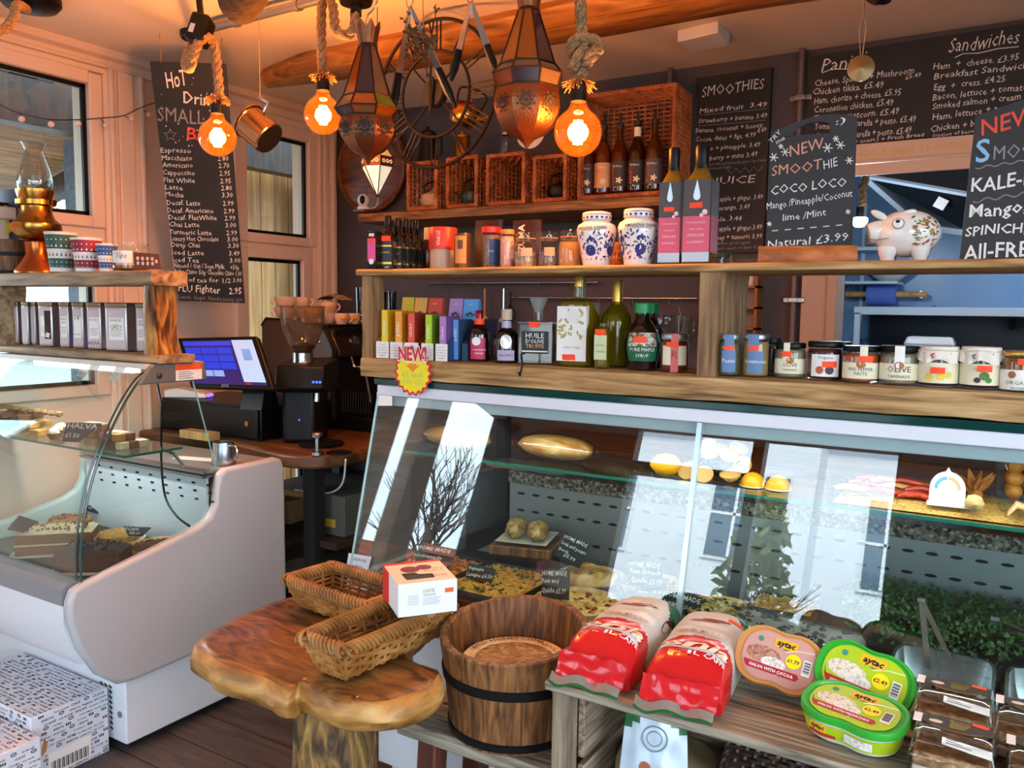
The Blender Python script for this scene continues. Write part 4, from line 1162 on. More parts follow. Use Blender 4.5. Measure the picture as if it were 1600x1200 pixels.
# tall pink and grey vinegar bottles
for k,(a,b,yt,sx) in enumerate(((1028,1070,232,.0),(1066,1118,228,.05))):
	p,w_,h = dims(a,b,yt,ym - .03,Z2)
	w_ *= .84
	t = thing('tall_vinegar_bottle','%s tall square bottle with grey and pink label and black cap' % ('left-hand' if k == 0 else 'right-hand'),'bottle',p,face(p) - .28,'tall pink-labelled bottles')
	sm('glass_body',G().lathe([(q[0]*w_*.98,q[1]*h) for q in ((.48,0),(.5,.008),(.5,.66),(.46,.70),(.36,.74),(.24,.79),(.2,.84),(.19,.87))],40,sq=7),M_oil,t)
	sm('contents',G().lathe([(0,.004),(.46*w_,.005),(.46*w_,.66*h),(.32*w_,.74*h),(0,.74*h)],32,sq=7),M_oilin2,t)
	sm('cap',G().lathe([(.22*w_,.80*h),(.25*w_,.81*h),(.25*w_,.98*h),(.22*w_,h),(0,h)],24),M_black,t)
	y = -.5*w_
	for nm,z0,z1,mm in (('grey_label',.40,.70,mat('charcoal_label','#4a4647',.5)),('pink_label',.10,.40,mat('raspberry_label','#d85a74',.5)),('silver_label',.02,.10,mat('silver_label','#a9b4be',.4,.5))):
		g = G();g.box(-.48*w_,.48*w_,y - .001,y,z0*h,z1*h)
		if nm != 'silver_label':g.box(.49*w_,.5*w_ + .001,-.48*w_,.48*w_,z0*h,z1*h,1)
		sm(nm,g,[mm,mat('charcoal_label','#4a4647') if nm == 'grey_label' else mat('deep_red_label','#9a1330',.5)],t)
	dr = sm('drop',G().prism([(.0,.70*h),(-.1*w_,.60*h),(-.13*w_,.565*h),(-.09*w_,.54*h),(0,.53*h),(.09*w_,.54*h),(.13*w_,.565*h),(.1*w_,.60*h)],y - .0022,y - .001,'Y'),mat('silver_drop','#c4d6e2' if k == 0 else '#cdbba6',.3,.4),t)
	sm('flowers',G().ball((.3*w_,y - .002,.43*h),(.1*w_,.002,.1*w_),10).ball((.18*w_,y - .002,.405*h),(.07*w_,.002,.07*w_),10),mat('pale_blossom','#e6c3c8',.6),t)
	g = G()
	for i,s_ in enumerate(('POMEGRANATE','AGED APPLE','VINEGAR','RASPBERRY')):g.text(s_,lambda x,z,i=i:(x,y - .0016,h*(.34 - .055*i) + z),1,width=w_*(.66,.5,.62,.6)[i])
	sm('lettering',g,mat('pale_pink_ink','#f2c4cb',.5),t,flat=True)
	price(t,0,h*.47 if k == 0 else h*.49,.46*w_,.2*w_,-.02*w_,flat_y=y - .0012)
t,w_,h = bottle('green_lid_tub','clear tub with green lid partly behind the tall bottles',1112,1142,396,ym + .08,Z2,[(.5,0),(.5,.7)],M_glass,cap=(.7,mat('dark_green_lid','#27502f',.5),.5),cat='tub')
p = spot(1165,ym + .05,Z2)
t = tag(sm('glass_dish',G().lathe([(.03,0),(.045,.02),(.043,.02),(.028,.003),(0,.003)],24,c=p),M_glass),'shallow clear glass dish beside the wooden sign base','dish')
# chalkboard with carrying handle on a wooden base
def frame_pts(pts,p0,n):return [atp(*q,p0,n) for q in pts]
def slab(name,pts,p0,n,thick,m,parent=None,bev=0,hole=None):
	"""flat board through pixel corners on a plane, with real thickness behind it"""
	n = Vector(n).normalized()
	P = frame_pts(pts,p0,n);B = [p - n*thick for p in P]
	k = len(P)
	g = G()
	if hole:
		Hq = frame_pts(hole,p0,n);Hb = [p - n*thick for p in Hq];m_ = len(Hq)
		assert m_ == k
		g.add(P + Hq + B + Hb,[(i,(i + 1) % k,k + (i + 1) % k,k + i) for i in range(k)] + [(2*k + (i + 1) % k,2*k + i,3*k + i,3*k + (i + 1) % k) for i in range(k)] + [(i,2*k + i,2*k + (i + 1) % k,(i + 1) % k) for i in range(k)] + [(k + i,k + (i + 1) % k,3*k + (i + 1) % k,3*k + i) for i in range(k)])
	else:
		g.add(P + B,[tuple(range(k)),tuple(reversed(range(k,2*k)))] + [(i,k + i,k + (i + 1) % k,(i + 1) % k) for i in range(k)])
	return sm(name,g,m,parent,world=parent is not None,bev=bev,flat=True)
p0 = Vector((-.45,2.0,1.62));n = Vector((.22,-1,.06)).normalized()
b0 = spot(1262,2.0,Z2)
t = thing('menu_chalkboard','small chalkboard with carrying handle on orange wooden base advertising a coconut smoothie','chalkboard',b0)
OUT = [(1197,396),(1203,206),(1240,191),(1262,182),(1300,177),(1339,181),(1335,290),(1331,398)]
HOL = [(1240,212),(1240,204),(1246,198),(1258,192),(1280,190),(1294,192),(1298,200),(1296,204)]
# board with a cut-out handle: lower slab plus the arched handle strip
M_bd = mat('charcoal_board','#2c2a2b',.65,var=.15,bscale=6)
slab('board',[(1197,400),(1203,214),(1339,205),(1331,400)],p0,n,.012,M_bd,t)
arch = [(1203,216),(1206,206),(1240,192),(1270,182),(1305,177),(1339,181),(1339,208)]
inn = [(1238,214),(1240,207),(1247,199),(1260,193),(1280,190),(1296,193),(1297,209)]
P = frame_pts(arch,p0,n);Q = frame_pts(inn,p0,n);k = len(P)
g = G();V = P + Q + [q - n*.012 for q in P + Q]
F_ = []
for i in range(k - 1):F_ += [(i,i + 1,k + i + 1,k + i),(2*k + i + 1,2*k + i,3*k + i,3*k + i + 1),(i,2*k + i,2*k + i + 1,i + 1),(k + i,k + i + 1,3*k + i + 1,3*k + i)]
g.add(V,F_ + [(0,k,3*k,2*k),(k - 1,3*k - 1,4*k - 1,2*k - 1)])
sm('handle',g,M_bd,t,world=True,flat=True)
w0 = atp(1185,413,p0,n);w1 = atp(1338,412,p0,n)
ux = (w1 - w0).normalized();L = (w1 - w0).length
o = thing('x',None,None);bpy.data.objects.remove(o)
Rm = Matrix.Rotation(math.atan2(ux.y,ux.x),3,'Z')
hb = .037
prof = [(-.028,0),(-.032,.012),(-.026,.03),(-.022,hb),(.022,hb),(.026,.03),(.032,.012),(.028,0)]
mid = (w0 + w1)/2
g = G();g.prism(prof,-L/2,L/2,'X')
g.v = [tuple(Rm @ Vector(v) + Vector((mid.x,mid.y,Z2))) for v in g.v]
sm('base',g,ramp('orange_sign_wood',['#7a3a12','#b4642a','#cf8443'],(3,14,14),3,8,.45,.1),t,world=True)
chalk(t,'white_lettering',M_chalk,p0,n,[('COCO LOCO',(1205,305),(1323,290),14),('Mango /Pineapple/Coconut',(1198,328),(1332,307),11),('lime /Mint',(1223,346),(1291,337),11),('Natural £3.99',(1199,388),(1326,376),13),('TRY',(1205,224),(1222,207),7),('me',(1214,226),(1227,217),7),('HIE',(1287,264),(1310,259),14),(':)',(1306,196),(1322,190),9)])
chalk(t,'pink_lettering',M_chalkp,p0,n,[('NEW',(1234,244),(1289,233),18),('SMOOT',(1206,276),(1286,264),16)])
L_ = []
for cx,cy,r_ in ((1209,246,7),(1227,238,7),(1220,229,4),(1293,231,8),(1313,227,7),(1306,217,5),(1327,251,6),(1325,331,4),(1202,350,4)):
	for a in (0.1,1.15,2.2):L_.append([(cx - r_*math.cos(a),cy - r_*math.sin(a)),(cx + r_*math.cos(a),cy + r_*math.sin(a))])
for x in range(6):L_.append([(1206 + 20*x,361 - 1.7*x),(1216 + 20*x,360 - 1.7*x)])
strokes(t,'star_pattern',M_chalk,p0,n,L_,.0012)
# tilted chalkboard at the right end
p0 = Vector((-.02,2.0,1.62));n = Vector((.12,-1,.08)).normalized()
t = thing('menu_chalkboard','tilted chalkboard at the right with red NEW and kale smoothie, beside the pig','chalkboard',spot(1600,2.0,Z2))
slab('board',[(1499,405),(1525,181),(1700,120),(1690,399)],p0,n,.012,M_bd,t)
chalk(t,'red_lettering',M_chalkr,p0,n,[('NEW',(1533,211),(1625,192),26)],off=.01)
chalk(t,'white_lettering',M_chalk,p0,n,[('KALE-ME',(1517,300),(1640,286),22),('Mango,',(1514,341),(1604,331),20),('SPINICH,',(1508,369),(1603,362),15),('All-FRESH',(1504,408),(1650,394),24)],off=.012)
chalk(t,'blue_lettering',M_chalkb,p0,n,[('S',(1525,257),(1549,253),36)],off=.012)
chalk(t,'grey_lettering',M_chalkg,p0,n,[('MOOTHIE',(1552,250),(1680,232),22)])
strokes(t,'wavy_line_pattern',M_chalkg,p0,n,[[(1520 + 6*i,315 - .9*i + 3*math.sin(i*1.3)) for i in range(16)],[(1524 + 6*i,263 - .9*i + 2*math.sin(i*1.5)) for i in range(14)]],.0012)
# china pig
p = spot(1412,2.03,Z2)
t = thing('piggy_bank','white china pig with flower-painted flank looking left on the upper board','ornament',p,face(p) - .05)
k = wpx(104,p)       # overall width
g = G()
def pig(u,v):
	a = 2*PI*u;s = v
	x = (s - .5)
	return None
pm = M_china
H = at(1412,331,Y=2.03).z - Z2
body = sm('body',G().ball((.02*k,0,H*.56),(.47*k,.40*k,H*.47),32).ball((-.30*k,-.06*k,H*.58),(.19*k,.2*k,H*.24),24),pm,t)
sm('snout',G().lathe([(.155*k,-.10*k),(.16*k,0),(.15*k,.08*k),(.13*k,.1*k),(0,.105*k)],24,ax=Matrix.Rotation(math.radians(-105),3,'Y') @ Matrix.Rotation(math.radians(12),3,'X'),c=(-.40*k,-.12*k,H*.60)),pm,t)
for sx,sy in ((-.22,-.2),(.22,-.2),(-.22,.2),(.22,.2)):
	sm('leg',G().lathe([(.09*k,0),(.105*k,.01),(.12*k,H*.12),(.14*k,H*.28)],20,c=(sx*k,sy*k,0)),pm,t)
for sx,a in ((-.36,.5),(.02,-.35)):
	V = [(-.09*k,0,0),(.09*k,0,0),(-.05*k,-.06*k,-.09*k),(-.1*k,-.02*k,.05*k)]
	g = G().ball((sx*k,-.18*k,H*.93),(.13*k,.05*k,.055*k),14,R=Matrix.Rotation(a,3,'Y') @ Matrix.Rotation(.5,3,'X'))
	sm('ear',g,pm,t)
e = sm('eye',G().ball((-.08*k,-.40*k,H*.72),(.075*k,.02*k,.072*k),20),M_white,t)
sm('pupil',G().ball((-.085*k,-.412*k,H*.755),(.035*k,.012*k,.03*k),14),M_ink,e)
sm('eye_outline',G().tube([(-.08*k + .076*k*math.cos(a),-.40*k + .0*k,H*.72 + .073*k*math.sin(a)) for a in np.linspace(0,2*PI,25)[:-1]],.0009,5,True),M_ink,e)
g = G();g.tube(curve([(-.47*k,-.22*k,H*.44),(-.36*k,-.31*k,H*.42),(-.2*k,-.37*k,H*.44)]),.0012,5)
sm('mouth',g,mat('grey_glaze','#8c817a',.3),t)
rnd = random.Random(11)
for nm,c,cnt,s0 in (('painted_leaf_pattern','#5b6b35',34,.03),('painted_flower_pattern','#b5452f',9,.03),('painted_ochre_pattern','#b08a3c',22,.03)):
	g = G()
	for q in range(cnt):
		th = rnd.uniform(.2,1.15);z = rnd.uniform(-.55,.65)
		def S(x_,z_):
			a = th + x_/.43;zz = max(-.95,min(.95,z + z_/.47));c_ = math.sqrt(1 - zz*zz)
			return (.02*k + .474*k*c_*math.sin(a),-.404*k*c_*math.cos(a),H*.56 + H*.474*zz)
		a0 = rnd.uniform(0,PI);L = s0*rnd.uniform(.7,1.6)
		g.add([S(L*(math.cos(b)*math.cos(a0) - .5*math.sin(b)*math.sin(a0)),L*(math.cos(b)*math.sin(a0) + .5*math.sin(b)*math.cos(a0))) for b in np.linspace(0,2*PI,8,endpoint=False)],[tuple(range(8))])
	sm(nm,g,mat(nm,c,.3),body,flat=True)
# ------------------------------------------------------------------ back wall: menu boards
BW = Vector((0,BY - .03,0));nB = Vector((0,-1,0))
def wall_board(label,pts,**kw):
	P = frame_pts(pts,BW,nB)
	t = thing('menu_board',label,'menu board',(sum((p.x for p in P))/4,BY - .03,min(p.z for p in P)))
	slab('board',pts,BW,nB,.028,M_board,t)
	return t
t = wall_board('smoothies and juice blackboard hanging on the grey back wall',[(1088,122),(1110,396),(1192,394),(1206,105)])
chalk(t,'heading_lettering',M_chalk,BW,nB,[('SMOOTHIES',(1097,152),(1194,138),16),('JUICE',(1114,290),(1181,284),12)],off=-.005)
chalk(t,'lettering',M_chalk,BW,nB,[('Mixed fruit  3.49',(1093,177),(1199,166)),('Strawberry + banana 3.49',(1091,193),(1199,184)),('Banana, coconut + honey.',(1087,208),(1193,199)),('4.49',(1183,208),(1198,206)),('Cocoa, dates + figs. 4.99',(1087,222),(1181,214)),('Mango + pineapple. 3.49',(1089,237),(1188,229)),('Blueberry + mint 3.49',(1091,253),(1184,244)),
	('Carrot, apple + ginger. 3.49',(1098,316),(1192,311)),('Fresh orange. 3.49',(1100,330),(1172,326)),('Apple. 3.44',(1106,347),(1159,344)),('Beet, apple + ginger.3.49',(1104,362),(1191,358)),('honey + tumeric 3.99',(1110,375),(1191,372))],h=7.5)
chalk(t,'small_lettering',M_chalkg,BW,nB,[('(we mix with apple/orange juice / ice cream',(1098,260),(1197,252)),('and coconut milk)',(1098,266),(1142,263)),('cucumber, green apple',(1110,383),(1172,381)),('spinach, mint or lime 4.25',(1110,391),(1190,388))],h=5)
strokes(t,'zigzag_pattern',M_chalkg,BW,nB,[[(1136 + 7*i,268 - .6*i + (4 if i % 2 else -4)) for i in range(9)],[(1093,180),(1198,170)],[(1091,197),(1196,188)]],.0012)
t = wall_board('long panini and sandwiches blackboard above the kitchen hatch',[(1261,89),(1266,231),(1760,186),(1760,13)])
chalk(t,'heading_lettering',M_chalk,BW,nB,[('Panini',(1283,114),(1356,99),20),('Sandwiches',(1482,84),(1593,67),22)],shear=.3,off=-.005)
chalk(t,'lettering',M_chalk,BW,nB,[('Cheese, Spinach + Mushroom',(1273,135),(1428,115)),('£5.49',(1415,125),(1440,119),7),('Chicken tikka. £5.49',(1270,149),(1381,136)),('Ham, chorizo + cheese. £5.95',(1272,163),(1408,148)),('Coronation chicken. £5.49',(1272,177),(1396,164)),('Tuna + sweetcorn. £5.49',(1272,190),(1405,178)),('Tomato + mozzarella + pesto. £5.49',(1273,203),(1431,190)),('Chicken + mozzarella + pesto. £5.49',(1273,219),(1424,208)),
	('Ham  +  cheese. £3.95',(1458,109),(1592,94)),('Breakfast Sandwich',(1459,124),(1606,107)),('Egg  +  cress. £4.25',(1459,142),(1571,127)),('Bacon, lettuce + tomato',(1457,157),(1606,140)),('Smoked salmon + cream cheese',(1457,171),(1640,150)),('Ham, lettuce + tomato',(1457,188),(1600,169)),('Chicken + bacon + mayo',(1454,206),(1600,188))],h=10)
chalk(t,'small_lettering',M_chalk,BW,nB,[('(white or toast.) + Fresh Bread',(1300,228),(1444,213)),('(option of bacon £1)',(1457,215),(1545,205))],h=6)
strokes(t,'underline_pattern',M_chalk,BW,nB,[[(1284,114),(1300,108),(1330,108),(1352,103)],[(1492,90),(1505,84),(1530,83),(1560,76),(1592,73)]],.0018)
# poles with clips beside the boards
for px,y0,y1,lab in ((1248,92,300,'grey conduit pole clipped to the wall between the two menu boards'),(1050,127,150,'short grey pole end at ceiling behind the wicker hamper'),(1238,430,600,'grey pole on the wall beside the hatch jamb below the upper board')):
	a,b = at(px,y0,Y=BY - .035),at(px - 4,y1,Y=BY - .035)
	z1_ = CZ if y0 < 200 else a.z
	t = thing('wall_pole',lab,'pole',(b.x,BY - .035,b.z if y0 < 400 else 1.0))
	sm('pole',G().tube([(0,0,0),(0,0,z1_ - t.location.z)],.013,12),mat('pole_grey','#6d625c',.5,.4),t)
	if y0 != 127:
		zc = at(px,153 if y0 < 200 else 469,Y=BY - .035).z - t.location.z
		sm('clip',G().box(-.045,.045,.0,.012,zc - .012,zc + .012).box(-.02,.02,-.016,.0,zc - .012,zc + .012),M_steel,t,bev=.004)
# upper back shelf with wicker baskets
SZ,SY0 = 1.971,3.27
t = tag(sm('wall_shelf',waney(-2.94,-1.28,SY0,BY - .004,SZ - .045,SZ,21,.008),ramp('dark_shelf_wood',['#2a1609','#6a421f','#8f6130','#ab7a42'],(1.6,14,18),3.2,9,.55,.35),ang=50),'waney wooden shelf on the back wall carrying the wicker baskets','shelf')
def open_basket(label,px0,px1,py0,py1,name='wicker_basket',depth=.3,tilt=0,rows=11,cols=9):
	p = spot((px0 + px1)/2,SY0 + .02,SZ + .004)
	w_ = wpx(px1 - px0,p)*.96;h = at((px0 + px1)/2,py0,Y=SY0 + .02).z - SZ
	t = thing(name,label,'basket',p,0,'wicker baskets on the wall shelf')
	x0,x1 = -w_/2,w_/2;r = .0055;q = .012
	def wall(nm,*c):sm(nm,G().weave(*c,rows,cols,.0048,stake=.004),M_wickd,t)
	wall('back',(x0 + q,depth - .01,q),(x1 - q,depth - .01,q),(x1 - q,depth - .01,h - q),(x0 + q,depth - .01,h - q))
	wall('base',(x0,0,r),(x1,0,r),(x1 - q,depth,r),(x0 + q,depth,r))
	wall('top',(x0,0,h - r),(x1,0,h - r),(x1 - q,depth,h - r),(x0 + q,depth,h - r))
	wall('side',(x0 + r,0,0),(x0 + r + q,depth,0),(x0 + r + q,depth,h),(x0 + r,0,h))
	wall('side',(x1 - r,0,0),(x1 - r - q,depth,0),(x1 - r - q,depth,h),(x1 - r,0,h))
	sm('rim',G().rope([(x0 + .006,0,.008),(x1 - .006,0,.008),(x1 - .006,0,h - .006),(x0 + .006,0,h - .006)],.0105,3,.05,6,True),M_wickd,t)
	return t,w_,h
bk = [open_basket('wicker basket with the cream teapot, first on the wall shelf',629,690,254,327),open_basket('wicker basket with the green teapot, second on the wall shelf',691,752,246,325),open_basket('empty-looking wicker basket, third on the wall shelf',753,826,241,322),open_basket('wicker basket with the black teapot, fourth on the wall shelf',828,889,244,318)]
bk_all = bk;bk = [q_[0] for q_ in bk]
def teapot(label,px,w_px,m,hm,round_=.62):
	p = Vector((bk[px].location.x,SY0 + .11,SZ + .024))
	w_ = wpx(w_px,p)
	t = thing('teapot',label,'teapot',p,.75,'cast teapots in baskets')
	H = w_*round_
	sm('body',G().lathe([(w_*.22,0),(w_*.36,H*.08),(w_*.44,H*.4),(w_*.4,H*.68),(w_*.22,H*.82),(w_*.2,H*.83)],28).lathe([(w_*.445,H*.36),(w_*.45,H*.4),(w_*.445,H*.44)],28,caps=False),m,t)
	sm('lid',G().lathe([(w_*.2,H*.83),(w_*.12,H*.9),(w_*.03,H*.93),(w_*.035,H*.98),(w_*.05,H*1.03),(w_*.03,H*1.08),(0,H*1.09)],20),m,t)
	sm('spout',G().tube(curve([(-.38*w_,0,H*.35),(-.5*w_,0,H*.48),(-.58*w_,0,H*.68)]),[.07*w_ - .0012*i for i in range(17)],10),m,t)
	sm('handle',G().tube(curve([(-.28*w_,0,H*.7),(-.3*w_,0,H*1.15),(0,0,H*1.42),(.3*w_,0,H*1.15),(.28*w_,0,H*.7)]),.005,8),hm,t)
teapot('cream ribbed teapot with black handle in the first basket',0,45,mat('cream_iron','#b09a78',.5),M_iron)
teapot('dark green teapot with black handle in the second basket',1,45,mat('green_iron','#1e3426',.35),M_iron)
teapot('black iron teapot in the fourth basket behind the bulb',3,45,M_black,M_iron)
bk = bk_all
# hamper of syrups, lying open towards the room
tk,wk,hk = open_basket('big open wicker hamper holding the syrup bottles',891,1060,142,313,'wicker_hamper',.21,rows=22,cols=14)
tk['group'] = 'wicker baskets on the wall shelf'
M_ambg = glass('syrup_glass','#b9926a',.06,dens=.25,col='#6b3a1a')
sy = [(917,'first','#3a2a22','#b0662a','HAZELNUT'),(942,'second','#d9a26c','#c98a3a','CARAMEL'),(967,'third','#3a2a24','#a5562c','COCONUT'),(994,'fourth','#2c1d19','#3a1a10','VANILLA'),(1021,'last','#4a4248','#9a8a6a','ALMOND')]
for k,(px,nm,lc,fc,s_) in enumerate(sy):
	p = spot(px,SY0 + .09,SZ + .026);w_ = .078;h = .30
	t = thing('syrup_bottle','syrup bottle with pourer, %s from the left in the hamper' % nm,'bottle',p,face(p) - .3,'syrup bottles in the hamper')
	pr = [(.034,0),(.038,.004),(.039,.012),(.039,.165),(.034,.185),(.018,.225),(.0145,.24),(.0145,.285)]
	sm('glass_body',G().lathe(pr,24),M_ambg,t)
	sm('contents',G().lathe([(0,.004),(.035,.005),(.036,.16),(.03,.185),(.016,.225),(0,.226)],24),mat('syrup_' + fc[1:],fc,.3),t)
	sm('paper_label',G().arc(.0398,-80,80,.03,.135,20),mat('label_' + lc[1:],lc,.5),t)
	g = G();R_ = .0405
	g.text(s_,lambda x,z:(R_*math.sin((z - .016)/R_ - .2),-R_*math.cos((z - .016)/R_ - .2),x + .08),1,width=.09)
	sm('side_lettering',g,mat('orange_ink','#d9683a',.5),t,flat=True)
	sm('lettering',G().text('DaVinci',lambda x,z:(R_*math.sin(x/R_),-R_*math.cos(x/R_),z + .11),1,width=.045,shear=.3),M_paper,t,flat=True)
	g = G();g.add([(R_*math.sin(.25 + .3*math.cos(a)*(1 + .4*math.cos(5*a))),-R_*math.cos(.25 + .3*math.cos(a)*(1 + .4*math.cos(5*a))),.055 + .011*math.sin(a)*(1 + .4*math.cos(5*a))) for a in np.linspace(0,2*PI,24,endpoint=False)],[tuple(range(24))])
	sm('fruit_print',g,mat('pale_blossom_print','#e6d9a8',.6),t,flat=True)
	sm('pourer',G().lathe([(.016,.283),(.016,.30),(.006,.305),(.0045,.345),(.0,.345)],12),mat('pourer_dark','#2a2624',.4,.3),t)
	if k in (0,3):sm('neck_label',G().lathe([(.0155,.235),(.0155,.275)],16,caps=False),M_cream2,t)
# things standing on the baskets
def on_top(px,i,dy=.12):return spot(px,SY0 + dy,SZ + .004 + bk[i][2] + .004)
p = on_top(722,1)
t = thing('canister','brass canister on top of the second wicker basket','canister',p)
sm('body',G().lathe([(.038,0),(.038,.10),(.036,.105)],24),M_brass,t)
sm('lid',G().lathe([(.04,.105),(.04,.115),(.01,.125),(.01,.135),(0,.137)],24),M_brass,t)
p = on_top(668,0)
t = thing('coffee_pot','dark metal coffee pot on top of the first wicker basket','pot',p)
sm('body',G().lathe([(.055,0),(.05,.05),(.042,.12),(.046,.15)],24),M_iron,t)
sm('handle',G().tube([(.045,0,.13),(.085,0,.12),(.085,0,.05),(.052,0,.03)],.006,8),M_black,t)
sm('lid',G().lathe([(.046,.15),(.03,.165),(.01,.17),(.008,.185),(0,.187)],20),M_iron,t)
p = on_top(790,2)
t = thing('glass_canister','clear glass canister on top of the third wicker basket','canister',p)
sm('glass_body',G().lathe([(.022,0),(.024,.004),(.024,.10)],20),M_glass,t)
sm('lid',G().lathe([(.025,.10),(.025,.112),(0,.114)],20),M_steel,t)
p = on_top(832,2,.05)
t = thing('white_plate','white plate leaning above the fourth basket','plate',p + Vector((0,0,.078)))
sm('dish',G().lathe([(.03,.004),(.06,.008),(.072,.018),(.074,.018),(.06,.003),(.03,0)],32,ax=Matrix.Rotation(math.radians(84),3,'X')),M_china,t)
# round wooden tray leaning in the corner, and the little camera
c = at(582,262,Y=BY - .05)
t = thing('round_tray','big round dark wooden tray hanging on the back wall by the corner','tray',c)
r = wpx(68,c);A_ = Matrix.Rotation(math.radians(90),3,'X')
sm('disc',G().lathe([(0,0),(r*.97,0),(r*.97,.012),(0,.012)],48,ax=A_),ramp('tray_wood',['#3a1d0d','#6b3a1a','#8a5228'],(3,12,12),3,8,.35,.1,dist=1),t)
sm('rim',G().tube([(r*.97*math.cos(a),-.012,r*.97*math.sin(a)) for a in np.linspace(0,2*PI,49)[:-1]],.014,8,True),ramp('tray_wood',[]),t)
c = at(568,318,Y=BY - .16)
zb = at(568,328,Y=BY - .16).z
t = thing('security_camera','small white security camera below the round tray','camera',(c.x,BY - .16,zb),.5)
sm('base',G().lathe([(.032,0),(.034,.012),(.03,.02),(0,.02)],24),M_white,t)
sm('head',G().ball((0,0,.052),(.034,.034,.036),24),M_white,t)
sm('lens',G().ball((0,-.016,.052),(.02,.022,.026),20),M_black,t)
sm('cable',G().tube(curve([(.03,.02,.01),(.06,.03,.02),(.07,.05,.06),(.06,.09,.12)]),.0025,6),M_white,t)
tag(sm('camera_bracket',G().box(c.x - .04,c.x + .04,BY - .2,BY - .002,zb - .012,zb),mat('tray_wood','#5a3018')),'small wooden ledge under the white camera','ledge')
# hook rails with utensils under the wall shelf
for k,(z,a,b) in enumerate(((1.63,670,935),(1.555,800,1090))):
	y = BY - .05
	x0,x1 = spot(a,y,z).x,spot(b,y,z).x
	t = thing('hook_rail','%s steel hook rail on the back wall behind the bottles' % ('upper' if k == 0 else 'lower'),'rail',(x0,y,z))
	sm('bar',G().tube([(0,0,0),(x1 - x0,0,0)],.006,10),M_steel,t)
	for f in (0.08,.92):sm('bracket',G().tube([((x1 - x0)*f,0,0),((x1 - x0)*f,.05,0)],.007,8),M_steel,t)
	for q in range(5):
		x = (x1 - x0)*(.14 + q*.18)
		sm('hook',G().tube(curve([(x,.0,.008),(x,-.008,0),(x,0,-.02),(x,-.012,-.035),(x,-.024,-.02)]),.002,6),M_steel,t)
def hang(px,z,y=BY - .066):return spot(px,y,z)
for k,px in enumerate((985,1026,1067)):
	p = hang(px,1.515)
	t = thing('hanging_jug','clear plastic jug hanging on the rail, %s of three behind the syrup jugs' % ('first','second','third')[k],'jug',p - Vector((0,.02,.17)),.5*k,'clear jugs on the rail')
	sm('body',G().lathe([(.036,0),(.04,.005),(.046,.13),(.049,.135),(.044,.13),(.036,.008),(0,.008)],20,c=(0,0,0)),M_glass,t)
	sm('handle',G().tube(curve([(.044,-.0,.12),(.07,0,.115),(.07,0,.05),(.04,0,.03)]),.005,6),M_glass,t)
	sm('strap',G().tube([(.0,.0,.13),(0,.02,.17)],.002,5),M_steel,t)
p = hang(800,1.585)
t = thing('hanging_whisk','black whisk and utensils hanging on the upper rail','whisk',p - Vector((0,.015,.16)))
sm('handle',G().tube([(0,0,.10),(0,0,.16)],.007,8),M_black,t)
g = G()
for q in range(6):
	a = PI*q/6
	g.tube(curve([(0,0,.10),(.028*math.cos(a),.028*math.sin(a),.04),(0,0,0),(-.028*math.cos(a),-.028*math.sin(a),.04),(0,0,.10)],6),.0015,4)
sm('wires',g,M_black,t)
for k,(px,lab) in enumerate(((760,'wooden spoon hanging on the upper rail behind the pouches'),(790,'steel ladle hanging on the upper rail'))):
	p = hang(px,1.60)
	t = thing('hanging_spoon',lab,'spoon',p - Vector((0,.015,.2)))
	sm('handle',G().tube([(0,0,.05),(0,0,.2)],.005,8),M_pine if k == 0 else M_steel,t)
	sm('bowl',G().ball((0,-.004,.03),(.026,.01,.035),14),M_pine if k == 0 else M_steel,t)
# pine pigeon-hole rack with cups
x0,x1 = spot(1107,BY - .02,1.5).x,spot(1190,BY - .02,1.5).x
t = thing('pigeonhole_rack','small pine pigeonhole rack on the back wall right of the post','rack',((x0 + x1)/2,BY - .1,1.33))
w_ = x1 - x0
g = G()
for i in range(4):g.box(-w_/2 + i*(w_ - .012)/3,-w_/2 + i*(w_ - .012)/3 + .012,0,.09,0,.36)
for z in (0,.09,.18,.27,.35):g.box(-w_/2,w_/2,0,.09,z,z + .01)
sm('carcass',g,mat('orange_pine','#8f5a2c',.5),t)
sm('back',G().box(-w_/2,w_/2,.088,.095,0,.36),mat('cream_back','#cdbfae',.7),t)
for i in range(3):
	for z in (.28,):
		p = Vector(((x0 + x1)/2 + (i - 1)*(w_ - .012)/3,BY - .055,1.33 + z + .001))
		tag(sm('espresso_cup',G().lathe([(.018,0),(.026,.012),(.03,.045),(.028,.045),(.02,.006),(0,.006)],20,c=p),M_china),'white cup in the %s top pigeonhole of the pine rack' % ('left','middle','right')[i],'cup','cups in the pigeonholes')
# dark counter added so the view through the case stays dark
t = thing('dark_backing_counter','dark cabinet run added along the back wall to darken the view through the display case','cabinet',(-.9,3.2,0))
sm('body',G().box(-1.1,2.0,.04,.48,0,.86),mat('dark_cabinet','#1c1918',.6),t)
sm('worktop',G().box(-1.12,2.02,0,.49,.86,.9),M_counter,t,bev=.004)
